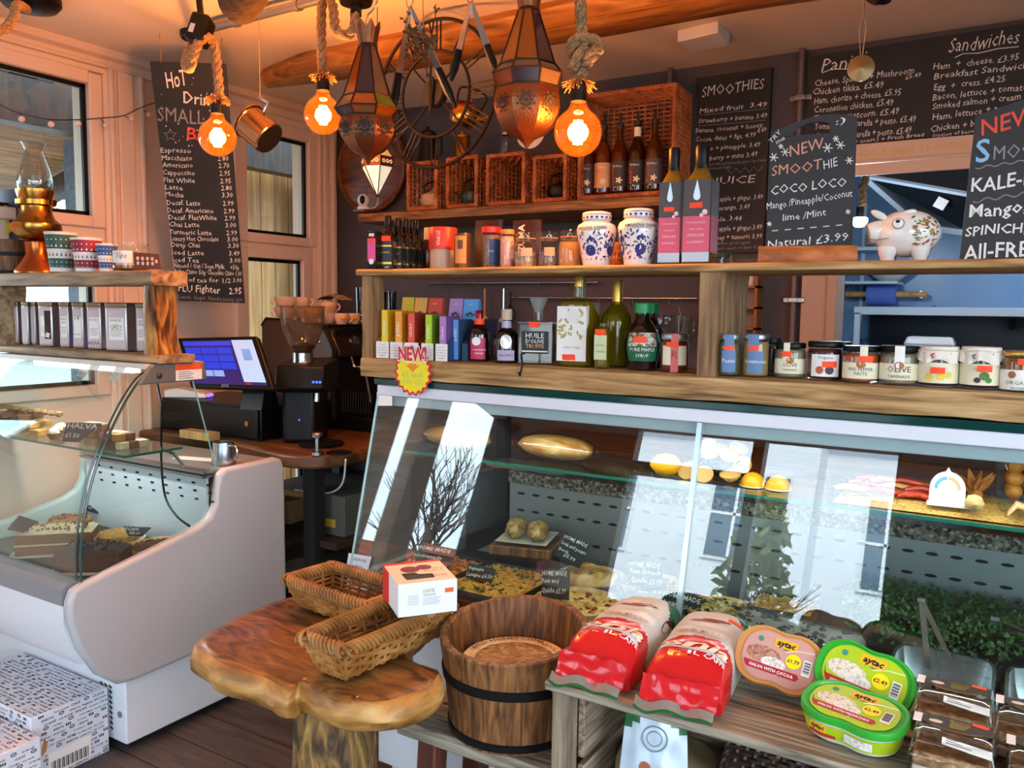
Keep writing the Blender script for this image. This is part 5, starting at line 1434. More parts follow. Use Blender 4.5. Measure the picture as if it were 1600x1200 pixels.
# ------------------------------------------------------------------ kitchen things beyond the hatch
M_blt = mat('blue_white_metal','#c3d3e2',.35)
t = thing('kitchen_shelf','white kitchen wall shelf carrying stacked plates','shelf',(-.85,KY - .3,1.86))
sm('board',G().box(-.4,.26,0,.3,0,.02),M_blt,t)
sm('lower_board',G().box(-.4,.22,0,.3,-.192,-.177),M_blt,t)
sm('upright',G().box(-.02,-.0,.27,.29,-.42,.3),M_blt,t)
pz = 1.88
for k in range(6):
	tag(sm('plate',G().lathe([(.06,0),(.09,.004),(.135,.018),(.136,.021),(.09,.008),(0,.006)],36,c=(-.70,KY - .16,pz + .0015 + .011*k)),M_china),'white plate, %s of the stack on the kitchen shelf' % ('lowest','second','third','fourth','fifth','topmost')[k],'plate','plates stacked in the kitchen')
for k in range(2):
	tag(sm('bowl',G().lathe([(.05,0),(.09,.03),(.125,.06),(.121,.06),(.085,.03),(0,.006)],32,c=(-1.03 + .34*k,KY - .17,1.6845)),M_china),'white bowl, %s of two on the lower kitchen shelf' % ('left','right')[k],'bowl','bowls in the kitchen')
# blue roll on a dowel
c = at(1378,460,Y=KY - .12)
t = thing('paper_roll_holder','wooden dowel holder with blue paper roll on the kitchen wall','roll holder',c)
sm('dowel',G().tube([(-.2,0,0),(.24,0,0)],.017,12),M_pine,t)
sm('bracket',G().box(-.19,-.17,0,.12,-.02,.02).box(.2,.22,0,.12,-.02,.02),M_steel,t)
t = tag(sm('paper_roll',G().lathe([(.0195,-.08),(.062,-.08),(.062,.08),(.0195,.08)],28,ax=Matrix.Rotation(PI/2,3,'Y'),c=c),mat('blue_paper','#5b78c8',.8)),'blue paper roll on the wooden dowel in the kitchen','paper roll')
# steel worktop shelf, oven, polystyrene box, pan
ks = thing('steel_rack','long stainless kitchen rack with pipe edge behind the hatch','rack',(-.2,KY - .5,0))
sm('top_shelf',G().box(-.62,1.9,0,.5,1.49,1.535),M_blt,ks,bev=.004)
sm('middle_shelf',G().box(-.62,1.9,0,.5,1.08,1.10),M_steelb,ks)
for x in (-.6,1.0,1.8):sm('upright',G().box(x - .015,x + .015,0,.03,0,1.5),M_blt,ks)
sm('back_sheet',G().box(-.6,1.9,.47,.49,1.1,1.5),mat('dark_grey_steel','#2e353c',.4,.6),ks)  # plain dark grey sheet closing the back of the rack
t = thing('toaster_oven','steel counter grill with black handle under the kitchen rack','oven',(-.42,KY - .62,1.1015))
sm('body',G().box(-.24,.2,0,.34,.01,.13),M_steelb,t,bev=.008)
sm('lid',G().prism([(0,.13),(.34,.13),(.34,.2),(.04,.17)],-.24,.2,'X'),M_steelb,t,bev=.006)
sm('handle',G().box(-.12,.08,-.03,-.015,.12,.145).box(-.12,-.1,-.02,0,.12,.14).box(.06,.08,-.02,0,.12,.14),M_black,t)
sm('control_panel',G().box(.21,.33,.02,.3,.0,.18),M_black,t)
for s_ in (0,):sm('knob',G().lathe([(.025,0),(.02,.02),(0,.02)],20,ax=Matrix.Rotation(PI/2,3,'X'),c=(.27,.02,.1)),M_steel,t)
c = Vector((-.43,KY - .45,1.1015 + .2 + .03))
t = thing('takeaway_box','white foam takeaway box on the kitchen grill','box',c - Vector((0,0,0)))
def tray_sheet(w_,d,h,k=.86):
	return [(-w_/2,-d/2,0),(w_/2,-d/2,0),(w_/2,d/2,0),(-w_/2,d/2,0),(-w_/2*k,-d/2*k,h),(w_/2*k,-d/2*k,h),(w_/2*k,d/2*k,h),(-w_/2*k,d/2*k,h)]
BF = [(0,3,2,1),(4,5,6,7),(0,1,5,4),(1,2,6,5),(2,3,7,6),(3,0,4,7)]
sm('lid',G().add(tray_sheet(.25,.2,.045),BF),M_white,t,bev=.012,seg=3)
sm('base',G().add([(x,y,-z) for x,y,z in tray_sheet(.25,.2,.028)],[tuple(reversed(f)) for f in BF]),M_white,t,bev=.01)
t = thing('microwave','dark microwave at right in the kitchen','microwave',(.25,KY - .56,1.1015))
sm('body',G().box(-.25,.4,0,.4,0,.17),M_black,t,bev=.006)
sm('door',G().box(-.23,.22,-.012,0,.02,.15),mat('grey_glass','#30363c',.2),t)
sm('control_panel',G().box(.24,.38,-.008,0,.02,.15),M_steelb,t)
t = thing('frying_pan','small steel pan hanging upside down under the kitchen rack','pan',(.02,KY - .25,1.42))
sm('bowl',G().lathe([(.06,.06),(.085,.0),(.083,0),(.058,.055),(0,.055)],24),M_steel,t)
sm('handle',G().tube([(.08,0,.01),(.22,-.05,.03)],.007,8),M_steel,t)
# extraction hood: dark box with pale angled edges
t = thing('extractor_hood','dark kitchen extractor hood with pale steel edges','hood',(.25,KY - 1.0,2.0))
a,b,c,d = at(1350,275,Y=4.5),at(1438,352,Y=4.9),at(1512,362,Y=4.6),at(1515,304,Y=4.4)
e = at(1420,285,Y=4.45)
g = G();bk_ = [q + Vector((.5,.7,.3)) for q in (a,b,c,d)]
g.add([a,b,c,d] + bk_,[(0,1,2,3),(7,6,5,4),(0,4,5,1),(1,5,6,2),(2,6,7,3),(3,7,4,0)])
sm('canopy',g,mat('hood_dark','#10151b',.4),t,world=True,flat=True)
sm('edge_strip',G().tube([a,b],.022,4),M_blt,t,world=True,flat=True)
sm('front_strip',G().tube([a,d,d + (d - a)*.6],.012,4),M_blt,t,world=True,flat=True)
sm('side_strip',G().tube([b,c,c + (c - b)*.6],.022,4),M_blt,t,world=True,flat=True)
q = at(1470,318,Y=4.45)
sm('socket_plate',G().rbox(q,(.05,.01,.05),Matrix.Rotation(.5,3,'Y')),M_white,t,world=True)
sm('hanger',G().tube([d,d + Vector((0,0,CZ - d.z))],.008,6),M_blt,t,world=True)
# ------------------------------------------------------------------ ceiling: beam, pipe, lamps, things hung from it
M_beam = ramp('ceiling_beam_wood',['#6b4018','#a2672a','#b87c38','#d09a52'],(1.3,9,9),2.6,9,.55,.2,dist=1.2)
g = G()
def beam(u,v):
	x = -3.08 + 4.6*u
	w0 = 2.66 + .035*noise.noise(Vector((x*1.4,1,0)));w1 = 2.93 + .05*noise.noise(Vector((x*1.3,8,0)))
	k = min(1,(x + 3.08)/.35);w0,w1 = 2.80 + (w0 - 2.80)*(.3 + .7*k),2.80 + (w1 - 2.80)*(.3 + .7*k)
	q = [(w0 + .02,CZ - .001),(w0,CZ - .03),(w0 + .03,CZ - .075),(w1 - .03,CZ - .078),(w1,CZ - .04),(w1 - .02,CZ - .001)]
	a = q[min(5,int(round(v*5)))]
	return (x,a[0],a[1])
g.sheet(beam,70,5)
g.f.append(tuple(71*j for j in range(6)));g.mi.append(0)
tag(sm('ceiling_beam',g,M_beam,ang=60),'live-edge timber beam running along the ceiling','beam')
a,b = at(300,52,Z=CZ - .04),at(540,-12,Z=CZ - .04)
t = thing('ceiling_conduit','grey steel conduit pipe clipped to the ceiling above the rope lamps','pipe',a)
sm('pipe',G().tube([(0,0,0),b - a],.016,12),mat('galvanised','#8d8f90',.4,.8),t)
for f in (.32,.72):sm('saddle',G().tube([(b - a)*f - (b - a).normalized()*.01,(b - a)*f + (b - a).normalized()*.01],.021,12),mat('galvanised','#8d8f90'),t)
# log end
p = atd(372,8,2.5)
d = Vector((.45,-.2,.1)).normalized()
ax = d.to_track_quat('Z','Y').to_matrix()
t = thing('hanging_log','sawn log end hanging at the ceiling beside the pipe','log',p)
sm('bark',G().lathe([(.06,0),(.064,.06),(.06,.3)],20,ax=ax),mat('rough_bark','#4a3220',.9,bump=.9,bscale=40,var=.4),t)
sm('cut_face',G().lathe([(.046,-.003),(.055,.0),(0,-.003)],20,ax=ax),mat('cut_wood','#c27a2c',.6),t)
sm('cord',G().tube([(.1,-.05,.0),(.1,-.05,CZ - p.z)],.004,6),M_rope,t)
# smoke vent plate
P = [at(*q,Z=CZ - .045) for q in ((1058,66),(1122,51),(1140,71),(1078,84))]
t = thing('ceiling_plate','flat white rectangular plate on the ceiling above the hamper','ceiling plate',(P[0] + P[2])/2)
g = G();T_ = [p + Vector((0,0,.0448)) for p in P]
g.add(P + T_,[(0,1,2,3),(7,6,5,4),(0,4,5,1),(1,5,6,2),(2,6,7,3),(3,7,4,0)])
sm('plate',g,mat('white_gloss','#e9e9ea'),t,world=True,bev=.004,flat=True)
# little black loudspeaker / spotlight on a bracket
p = atd(313,48,2.75)
t = thing('ceiling_speaker','small black speaker with barcode label on a ceiling bracket','speaker',p,.5)
R_ = Matrix.Rotation(.25,3,'Y') @ Matrix.Rotation(-.2,3,'X')
sm('body',G().rbox((0,0,0),(.062,.07,.095),R_),M_black,t,bev=.01,seg=3)
sm('barcode_label',G().rbox(R_ @ Vector((-.012,-.0355,-.012)),(.016,.001,.03),R_),M_paper,t)
sm('bracket',G().tube([(0,.01,.04),(-.01,.02,.1),(0,.02,CZ - p.z - .003)],.011,8),M_black,t)
M_amb = glass('amber_bulb_glass','#ffc274',.06,dens=.014,col='#ff9a30')
M_fil = emis('hot_filament',(1.0,.72,.34,1),40)
def bulb_lamp(label,px,py,d,rope_pts,rose=None,energy=20,knot=None):
	c = atd(px,py,d)
	t = thing('pendant_lamp',label,'lamp',c,0,'rope pendant lamps with amber globe bulbs')
	r = .0625
	prof = [(.001,-r)] + [(r*math.sin(a),-r*math.cos(a)) for a in np.linspace(.15,PI - .55,22)] + [(.026,r*.98),(.021,r*1.18),(.019,r*1.3)]
	gl = sm('bulb_globe',G().lathe(prof,36,caps=False),M_amb,t)
	g = G()
	for q in range(6):
		a = PI*2*q/6
		g.tube([(.010*math.cos(a),.010*math.sin(a),-.030),(.012*math.cos(a),.012*math.sin(a),0),(.010*math.cos(a),.010*math.sin(a),.03)],.004,6)
	g.tube([(0,0,-.028),(0,0,.028)],.006,8)
	sm('filament',g,M_fil,gl)
	sm('socket',G().lathe([(.019,r*1.25),(.021,r*1.25),(.021,r*1.25 + .05),(.012,r*1.25 + .055)],20),M_black,t)
	rp = [Vector((0,0,r*1.25 + .035))] + [Vector(q) - c for q in rope_pts]
	ro = sm('rope',G().rope(curve(rp,10),.017,3,.085,8),M_rope,t)
	if knot:
		k = atd(*knot) - c
		sm('knot',G().rope([k + Vector((.034*math.cos(a) + .006,.022*math.sin(2*a),.034*math.sin(a))) for a in np.linspace(0,2*PI,40)[:-1]],.017,3,.085,8,True).rope([k + Vector((.012*math.cos(a) - .012,.03*math.sin(a),.03*math.sin(a) - .008 + .02*math.cos(a))) for a in np.linspace(0,2*PI,40)[:-1]],.016,3,.085,8,True),M_rope,t)
	rnd = random.Random(px);g = G()
	for q in range(120):
		a = rnd.uniform(0,2*PI);L = rnd.uniform(.006,.026)
		z0 = r*1.25 + .052
		g.tube([(.012*math.cos(a),.012*math.sin(a),z0 + .012),(.02*math.cos(a),.02*math.sin(a),z0),(.02*math.cos(a) + L*math.cos(a + rnd.uniform(-.4,.4)),.02*math.sin(a) + L*math.sin(a),z0 - rnd.uniform(0,.026))],.0014,4)
	sm('frayed_end',g,mat('frayed_jute','#94693a',.9),t)
	if rose is not None:
		q = at(*rose,Z=CZ - .02) - c
		sm('ceiling_rose',G().lathe([(.02,-.05),(.02,-.012),(.055,-.01),(.06,0),(.06,.0195),(0,.0195)],28,c=q),M_black,t)
	L = bpy.data.objects.new('bulb_light',bpy.data.lights.new('bulb_light','POINT'))
	L.data.energy = energy;L.data.color = (1,.54,.24);L.data.shadow_soft_size = .03
	COL.objects.link(L);L.parent = t
	return t
top = lambda px,py:at(px,py,Z=CZ - .02)
q = lambda a,b,d:atd(a,b,d)
bulb_lamp('left rope lamp, bulb glowing in front of the hot drinks board',340,215,2.8,[q(343,150,2.8),q(338,95,2.8),q(333,68,2.78),q(320,58,2.74),q(306,75,2.72),q(297,106,2.72),q(290,98,2.76),q(300,72,2.84),top(306,62)],rose=(306,58),energy=44)
bulb_lamp('middle rope lamp, bulb beside the left coloured lantern',505,180,2.74,[q(504,120,2.74),q(502,60,2.74),q(503,10,2.72),q(510,-12,2.7),q(520,10,2.68),q(525,46,2.66),q(540,55,2.66),q(553,45,2.66),q(555,22,2.66)],rose=(556,2),energy=44)
bulb_lamp('right rope lamp with a big knot, bulb in front of the hamper',903,207,2.17,[q(904,140,2.17),q(912,95,2.17),q(908,40,2.17),q(907,-10,2.17),top(906,-60)],rose=(906,-62),energy=44,knot=(912,82,2.17))
# rose and rope at top left
c = at(48,0,Z=CZ - .01)
t = thing('ceiling_rose','black ceiling rose with a loop of rope at the top left corner','ceiling rose',c)
sm('dish',G().lathe([(.02,-.045),(.085,-.03),(.1,-.012),(.1,.0095),(0,.0095)],32),M_black,t)
sm('rope',G().rope(curve([(-.02,0,-.03)] + [Vector(v) - c for v in (atd(27,8,2.55),atd(20,30,2.5),atd(2,48,2.45),atd(-30,40,2.4))],8),.015,3,.08,7),M_rope,t)
# Moroccan lanterns
M_lead = mat('lantern_metal','#3a2a22',.4,.8)
M_cop2 = mat('pierced_copper','#8a5a3c',.32,.95,bump=.25,bscale=180)
G_am = glass('amber_pane','#c8701c',.06,rough=.1,dens=.6,col='#d0701e');G_gr = glass('green_pane','#93a428',.06,rough=.1,dens=.6,col='#8f9c22')
G_bl = glass('blue_pane','#3a3c5a',.06,rough=.1,dens=.6,col='#2e3050');G_cl = glass('smoke_pane','#9a8a78',.06,rough=.1,dens=.5,col='#8f7c66')
def lantern(label,cx,ys,rs,d,cols,name='hanging_lantern',n=8,hook=True,ph=.2):
	"""ys, rs: pixel heights and radii of crown top, crown foot, cone foot, shoulder, band foot, belly, belly foot, tip"""
	c = atd(cx,ys[7],d);zz = [(atd(cx,y,d) - c) for y in ys];k = d/FPX
	z = [v.length if v.z > 0 else 0 for v in zz];r = [x*k for x in rs]
	t = thing(name,label,'lantern',c,ph,'coloured glass lanterns')
	def ring(i,j,rr=None):a = 2*PI*j/n;return Vector(((rr or r[i])*math.cos(a),(rr or r[i])*math.sin(a),z[i]))
	for (i0,i1,nm,off) in ((1,2,'glass_pane',0),(2,3,'shoulder_pane',2),(3,4,'band_pane',1)):
		for j in range(n):
			P = [ring(i0,j),ring(i0,j + 1),ring(i1,j + 1),ring(i1,j)]
			g = G();g.add(P,[(0,3,2,1)])
			sm(nm,g,cols[(j + off) % len(cols)],t,flat=True)
	g = G()
	for j in range(n):
		g.tube([ring(i,j) for i in (1,2,3,4)],.0028,5)
		for i in (1,2,3,4):g.tube([ring(i,j),ring(i,j + 1)],.003,5)
	sm('lead_frame',g,M_lead,t)
	g = G()
	zz_ = lambda f:z[5]*(1 - f) + z[6]*f
	prof = [(r[4],z[4]),(r[5],z[5]),(r[5]*1.02,zz_(.25)),(r[5]*.95,zz_(.55)),(r[5]*.80,zz_(.85)),(r[5]*.58,z[6]*.85),(r[5]*.26,z[6]*.55),(r[5]*.12,z[6]*.3),(.002,0)]
	g.lathe(prof,n)
	bl = sm('pierced_belly',g,M_cop2,t,ang=20)
	g = G()
	for j in range(n):
		a0 = 2*PI*(j + .5)/n
		zc = zz_(.25);rc = r[5]*1.02*math.cos(PI/n)
		for q_ in range(17):
			if q_ == 0:dx,dz,rd = 0,0,.0075
			elif q_ < 9:dx,dz,rd = .014*math.cos(q_*PI/4),.014*math.sin(q_*PI/4),.0058
			else:dx,dz,rd = .024*math.cos(q_*PI/4 + .4),.024*math.sin(q_*PI/4 + .4),.0042
			if abs(dx) > r[5]*.34:continue
			rr = rc + .0015 - max(0,-dz)*.16
			V = []
			for b in np.linspace(0,2*PI,7)[:-1]:
				x_,z_ = dx + rd*math.cos(b),dz + rd*math.sin(b)
				V.append(Vector((rr*math.cos(a0) - x_*math.sin(a0),rr*math.sin(a0) + x_*math.cos(a0),zc + z_)))
			g.add(V,[tuple(range(6))])
	sm('pierced_pattern',g,M_matte,bl,flat=True)
	g = G()
	m_ = n*2
	V = []
	for j in range(m_):
		a = 2*PI*j/m_;zt = z[0] - (0 if j % 2 == 0 else (z[0] - z[1])*.3);rt = r[0]*(1 if j % 2 == 0 else .85)
		V += [Vector((r[1]*math.cos(a),r[1]*math.sin(a),z[1])),Vector((rt*math.cos(a),rt*math.sin(a),zt))]
	g.add(V,[(2*j,(2*j + 2) % (2*m_),(2*j + 3) % (2*m_),2*j + 1) for j in range(m_)])
	sm('crown',g,M_cop2,t,flat=True)
	sm('collar',G().lathe([(r[1]*1.05,z[1] - .004),(r[1]*1.12,z[1]),(r[1]*1.05,z[1] + .004)],n*2,caps=False),M_lead,t)
	zt = z[0] - .01;zc = CZ - c.z - .002
	sm('hook',G().tube([(-r[1],0,z[1]),(0,0,zt + .03),(r[1],0,z[1])],.0018,5).tube(curve([(0,0,zt + .03),(.02,0,zt + .045),(.03,0,zt + .07),(.0,0,zt + .09),(-.012,0,min(zt + .14,zc - .01)),(-.004,0,zc)]),.003,6),M_steel,t)
	return t
lantern('left hanging lantern with amber and green panes and pierced copper belly',575,(42,78,156,176,187,198,232,258),(22,13,38,52,41,45,27,0),2.38,[G_am,G_bl,G_cl,G_am,G_gr])
lantern('right hanging lantern with dark blue panes, copper belly lit orange',823,(-14,24,108,122,143,158,205,233),(24,16,45,57,50,54,22,0),2.3,[G_am,G_bl,G_cl,G_bl,G_gr,G_am],ph=.1)
# small lit white-glass lantern
c = atd(590,308,3.1);k = 3.1/FPX
t = thing('hanging_lantern','small lit lantern with white glass panes and brown band','lantern',c,.35,'coloured glass lanterns')
M_wl = mat('lit_milk_glass','#e9f2da',.3,emit=.55)
for j in range(6):
	a,b = 2*PI*j/6,2*PI*(j + 1)/6
	P = [Vector((25*k*math.cos(x),25*k*math.sin(x),46*k)) for x in (a,b)]
	g = G();g.add([Vector((0,0,0)),P[0],P[1]],[(0,1,2)]);sm('lower_pane',g,M_wl,t,flat=True)
	Q = [Vector((14*k*math.cos(x),14*k*math.sin(x),76*k)) for x in (a,b)]
	P2 = [p + Vector((0,0,14*k)) for p in P]
	g = G();g.add([P2[0],P2[1],Q[1],Q[0]],[(0,1,2,3)]);sm('upper_pane',g,M_wl if False else mat('milk_glass','#b9c4b4',.3),t,flat=True)
g = G()
for j in range(6):
	a,b = 2*PI*j/6,2*PI*(j + 1)/6
	A_ = [Vector((r_*k*math.cos(a),r_*k*math.sin(a),z_*k)) for r_,z_ in ((0,0),(25,46),(25,60),(14,76),(8,84))]
	g.tube(A_,.0022,5)
sm('lead_frame',g,M_lead,t)
g = G().lathe([(25.6*k,45*k),(26.5*k,53*k),(25.6*k,61*k)],6,caps=False)
bd = sm('brown_band',g,mat('rust_band','#4a2416',.5,.5),t,flat=True)
g = G()
for j in range(6):
	a0 = 2*PI*(j + .5)/6
	for dx in (-7,0,7):
		for b in range(5):
			ap = Vector((23.2*k,(dx + 2.2*math.cos(b*1.257))*k,(53 + 2.2*math.sin(b*1.257))*k))
			V = [Matrix.Rotation(a0,3,'Z') @ (ap + Vector((.0005,.9*k*math.cos(q_),.9*k*math.sin(q_)))) for q_ in np.linspace(0,2*PI,6)[:-1]]
			g.add(V,[tuple(range(5))])
sm('lit_pattern',g,mat('lit_piercing','#ffd9a0',.5,emit=1.5),bd,flat=True)
sm('cap',G().lathe([(9*k,82*k),(6*k,92*k),(2*k,96*k)],12),M_lead,t)
sm('chain',G().tube([(0,0,96*k),(0,0,CZ - c.z - .002)],.0016,5),M_lead,t)
L = bpy.data.objects.new('lantern_light',bpy.data.lights.new('lantern_light','POINT'))
L.data.energy = .6;L.data.color = (1,.9,.7);L.data.shadow_soft_size = .02;L.location = (0,0,68*k);COL.objects.link(L);L.parent = t
# skeleton clock
c = at(680,147,Y=2.5);R1 = .262;R0 = .152
t = thing('hanging_clock','big black skeleton clock with roman numerals hanging from the ceiling','clock',c)
ring = lambda r_:[(r_*math.cos(a),0,r_*math.sin(a)) for a in np.linspace(0,2*PI,65)[:-1]]
sm('outer_ring',G().tube(ring(R1),.0065,8,True),M_iron,t);sm('inner_ring',G().tube(ring(R0),.006,8,True),M_iron,t)
num = ['XII','I','II','III','IIII','V','VI','VII','VIII','IX','X','XI']
for h_,s_ in enumerate(num):
	a0 = PI/2 - h_*PI/6;g = G()
	ux = Vector((math.cos(a0),0,math.sin(a0)));uy = Vector((-math.sin(a0),0,math.cos(a0)))
	wd = {'I':.018,'V':.03,'X':.03};tot = sum(wd[ch] for ch in s_);x = tot/2
	for ch in s_:
		xm = x - wd[ch]/2
		def bar(p0_,p1_):g.tube([ux*(R0 + .004) + uy*p0_,ux*(R1 - .004) + uy*p1_],.0035,5)
		if ch == 'I':bar(xm,xm)
		if ch == 'V':bar(xm,xm + .01);bar(xm,xm - .01)
		if ch == 'X':bar(xm - .01,xm + .01);bar(xm + .01,xm - .01)
		x -= wd[ch]
	sm('numeral',g,M_iron,t)
for k in range(4):
	a = PI/4 + k*PI/2
	sm('spoke',G().tube([(.04*math.cos(a),0,.04*math.sin(a)),(R0*math.cos(a),0,R0*math.sin(a))],.004,6),M_iron,t)
sm('hub',G().lathe([(0,-.022),(.046,-.022),(.05,-.016),(.05,.01),(0,.01)],32,ax=Matrix.Rotation(-PI/2,3,'X')),M_matte,t)
sm('hour_hand',G().prism([(-.006,-.05),(.006,-.05),(.003,.09),(0,.1),(-.003,.09)],-.03,-.026,'Y'),M_black,t)
sm('minute_hand',G().prism([(.004,.05),(.02,.052),(.006,-.07),(0,-.08),(-.006,-.07)],-.034,-.031,'Y'),M_black,t)
sm('chain',G().tube([(0,0,R1),(0,0,CZ - c.z - .002)],.002,5),M_lead,t)
# kitchen tongs hung open in front of the clock
def tongs(label,apex,l1,l2,d):
	A_ = atd(*apex,d);t = thing('hanging_tongs',label,'tongs',A_,0,'tongs hanging from the ceiling')
	for e in (l1,l2):
		B_ = atd(*e,d) - A_;m = B_*.62
		s = Vector((0,1,0)).cross(B_).normalized()
		g = G()
		for p_,q_,w0,w1 in ((Vector((0,0,0)),m,.005,.011),):
			V = [p_ - s*w0,p_ + s*w0,q_ + s*w1,q_ - s*w1];V += [v + Vector((0,.006,0)) for v in V]
			g.add(V,[(0,1,2,3),(7,6,5,4),(0,4,5,1),(1,5,6,2),(2,6,7,3),(3,7,4,0)])
		a_ = sm('arm',g,M_steel,t)
		sm('black_tip',G().tube([m,m + (B_ - m)*.6,B_],[.012,.013,.005],8),M_black,a_)
	sm('hanger',G().tube(curve([(0,0,-.01),(.012,0,.012),(0,0,.03),(-.012,0,.012),(0,0,-.01)]),.0015,5).tube([(0,0,.03),(0,0,CZ - A_.z - .002)],.0015,5),M_rope,t)
tongs('left pair of steel tongs with black tips in front of the clock',(640,10),(612,180),(712,168),2.42)
tongs('right pair of steel tongs with black tips in front of the clock',(735,2),(705,126),(776,114),2.38)
# dried flowers
c = atd(662,62,2.36)
t = thing('hanging_dried_flowers','bunch of dried brown flowers hanging upside down over the clock','dried flowers',c)
rnd = random.Random(5);g = G();g2 = G()
for k in range(70):
	v = Vector((rnd.gauss(0,.026),rnd.gauss(0,.022),rnd.gauss(0,.022) - .0));rr = rnd.uniform(.006,.013)
	for j in range(5):
		u = Vector((rnd.uniform(-1,1),rnd.uniform(-1,1),rnd.uniform(-1,1))).normalized()*rr;w_ = u.orthogonal().normalized()*rr*.5
		g.add([v,v + u*.6 + w_,v + u*1.2,v + u*.6 - w_],[(0,1,2,3)])
for k in range(9):g2.tube([(rnd.uniform(-.02,.02),0,-.01),(.012,0,-.09),(.018 + rnd.uniform(-.01,.01),0,-.105)],.0015,4)
sm('petals',g,mat('dried_petal','#6a5236',.9,var=.5,bscale=60),t,flat=True);sm('stems',g2,mat('dried_stem','#4a3a24',.9),t)
sm('string',G().tube([(0,0,0),(-.01,0,CZ - c.z - .002)],.0015,4),M_rope,t)
# hanging pans
c = atd(407,205,3.05)
t = thing('hanging_saucepan','steel saucepan with long handle hanging tilted in front of the side window','saucepan',c,.25)
A_ = Matrix.Rotation(math.radians(128),3,'Y')
sm('pot',G().lathe([(0,.05),(.058,.05),(.062,.045),(.062,-.055),(.065,-.057),(.058,-.05),(.058,.042),(0,.044)],32,ax=A_),mat('warm_steel','#b08a68',.22,1.0),t)
sm('handle',G().tube([A_ @ Vector((-.062,0,-.03)),A_ @ Vector((-.1,0,-.035)),Vector((-.0,0,.12)) ],.007,8),M_steel,t)
sm('lid',G().lathe([(.068,-.06),(.069,-.066),(.03,-.075),(.012,-.078),(.012,-.095),(0,-.096)],32,ax=A_),mat('warm_steel','#b08a68'),t)
sm('string',G().tube([(0,0,.12),(0,0,CZ - c.z - .002)],.0015,4),M_rope,t)
c = atd(726,178,3.4)
t = thing('hanging_kettle','small brass and steel kettle hanging behind the clock','kettle',c,.3)
A_ = Matrix.Rotation(math.radians(28),3,'Y')
sm('body',G().lathe([(0,-.05),(.045,-.048),(.06,-.02),(.058,.015),(.04,.04),(.03,.045),(0,.05)],28,ax=A_),M_brass,t)
sm('knob',G().ball(A_ @ Vector((0,0,.06)),.011,12),mat('red_knob','#7a2418',.4),t)
sm('spout',G().tube([A_ @ Vector((.05,0,0)),A_ @ Vector((.09,0,.02)),A_ @ Vector((.1,0,.04))],[.014,.01,.008],8),M_brass,t)
sm('handle',G().tube(curve([A_ @ Vector((-.05,0,.02)),A_ @ Vector((-.06,0,.09)),A_ @ Vector((.05,0,.1)),A_ @ Vector((.05,0,.02))]),.005,6),M_iron,t)
sm('string',G().tube([A_ @ Vector((0,0,.105)),(A_ @ Vector((0,0,.105))).xy.to_3d() + Vector((0,0,CZ - c.z - .002))],.0015,4),M_rope,t)
# little strainer
c = atd(1345,107,2.6)
t = thing('hanging_strainer','small round metal strainer hanging on a string before the panini board','strainer',c,face(c))
k = 2.6/FPX
sm('disc',G().lathe([(0,.006),(17*k,.004),(18*k,0),(20*k,0),(20*k,.004),(0,.012)],36,ax=Matrix.Rotation(PI/2,3,'X')),mat('dull_brass_mesh','#8f7a52',.35,.8),t)
sm('handle',G().tube([(-1.5*k,0,20*k),(-5*k,0,62*k),(-2*k,0,73*k),(2*k,0,73*k),(5*k,0,62*k),(1.5*k,0,20*k)],.0018,5),M_steel,t)
sm('string',G().tube([(0,0,73*k),(.003,0,CZ - c.z - .002)],.003,5),M_rope,t)
c = at(1372,6,Z=2.42)
t = thing('ceiling_spotlight','small black spotlight at the top edge above the panini board','spotlight',c,.4)
sm('barrel',G().lathe([(.02,0),(.035,.01),(.035,.07)],20,ax=Matrix.Rotation(.7,3,'X')),M_black,t)
sm('stem',G().tube([(0,0,.02),(0,0,CZ - c.z - .002)],.008,8),M_iron,t)
# kitchen bulb on its rope
c = atd(1343,345,3.75)
t = thing('pendant_lamp','bright white bulb on a rope in the kitchen hatch','lamp',c)
sm('bulb_globe',G().lathe([(.001,-.03),(.02,-.026),(.034,-.008),(.036,.008),(.03,.014),(0,.016)],24),emis('cool_led',(.8,.9,1,1),22),t)
sm('socket',G().lathe([(.017,.016),(.017,.06),(.01,.065)],16),M_black,t)
sm('rope',G().rope(curve([(0,0,.06),(.012,0,.10),(.0,0,.15),(.018,0,.2),(.01,0,CZ - c.z - .01)]),.017,3,.08,7),M_rope,t)
L = bpy.data.objects.new('kitchen_bulb_light',bpy.data.lights.new('kitchen_bulb_light','POINT'))
L.data.energy = 14;L.data.color = (.75,.87,1);L.data.shadow_soft_size = .04;L.location = (0,0,-.06);COL.objects.link(L);L.parent = t
L = bpy.data.objects.new('kitchen_ceiling_light',bpy.data.lights.new('kitchen_ceiling_light','AREA'))  # cool area light under the kitchen ceiling, no fitting built for it
L.data.energy = 22;L.data.color = (.72,.86,1);L.data.size = .6;L.location = (.7,4.7,CZ - .03);COL.objects.link(L)
# fairy lights across the side window
W = lambda px,py:at(px,py,X=LX + .07)
pts = [(-30,152),(0,164),(30,177),(78,187),(122,187),(155,185),(192,181),(218,169),(243,160)]
P = [W(*v) for v in pts]
t = thing('fairy_light_string','dark string of small frosted fairy lights across the side window','fairy lights',P[4])
sm('cable',G().tube([p - P[4] for p in curve(P,6)],.0022,5),M_black,t)
for a,b in (((32,178),(34,186)),((78,187),(80,194)),((122,187),(122,193)),((158,186),(166,196)),((195,181),(205,186)),((224,171),(233,179)),((243,160),(262,164))):
	q_ = W(*b) - P[4];s_ = W(*a) - P[4]
	l_ = sm('lamp',G().ball(q_,.0125,14),mat('frosted_bulb','#e6c9bd',.4),t)
	sm('stalk',G().tube([s_,q_],.0018,5),M_black,l_)
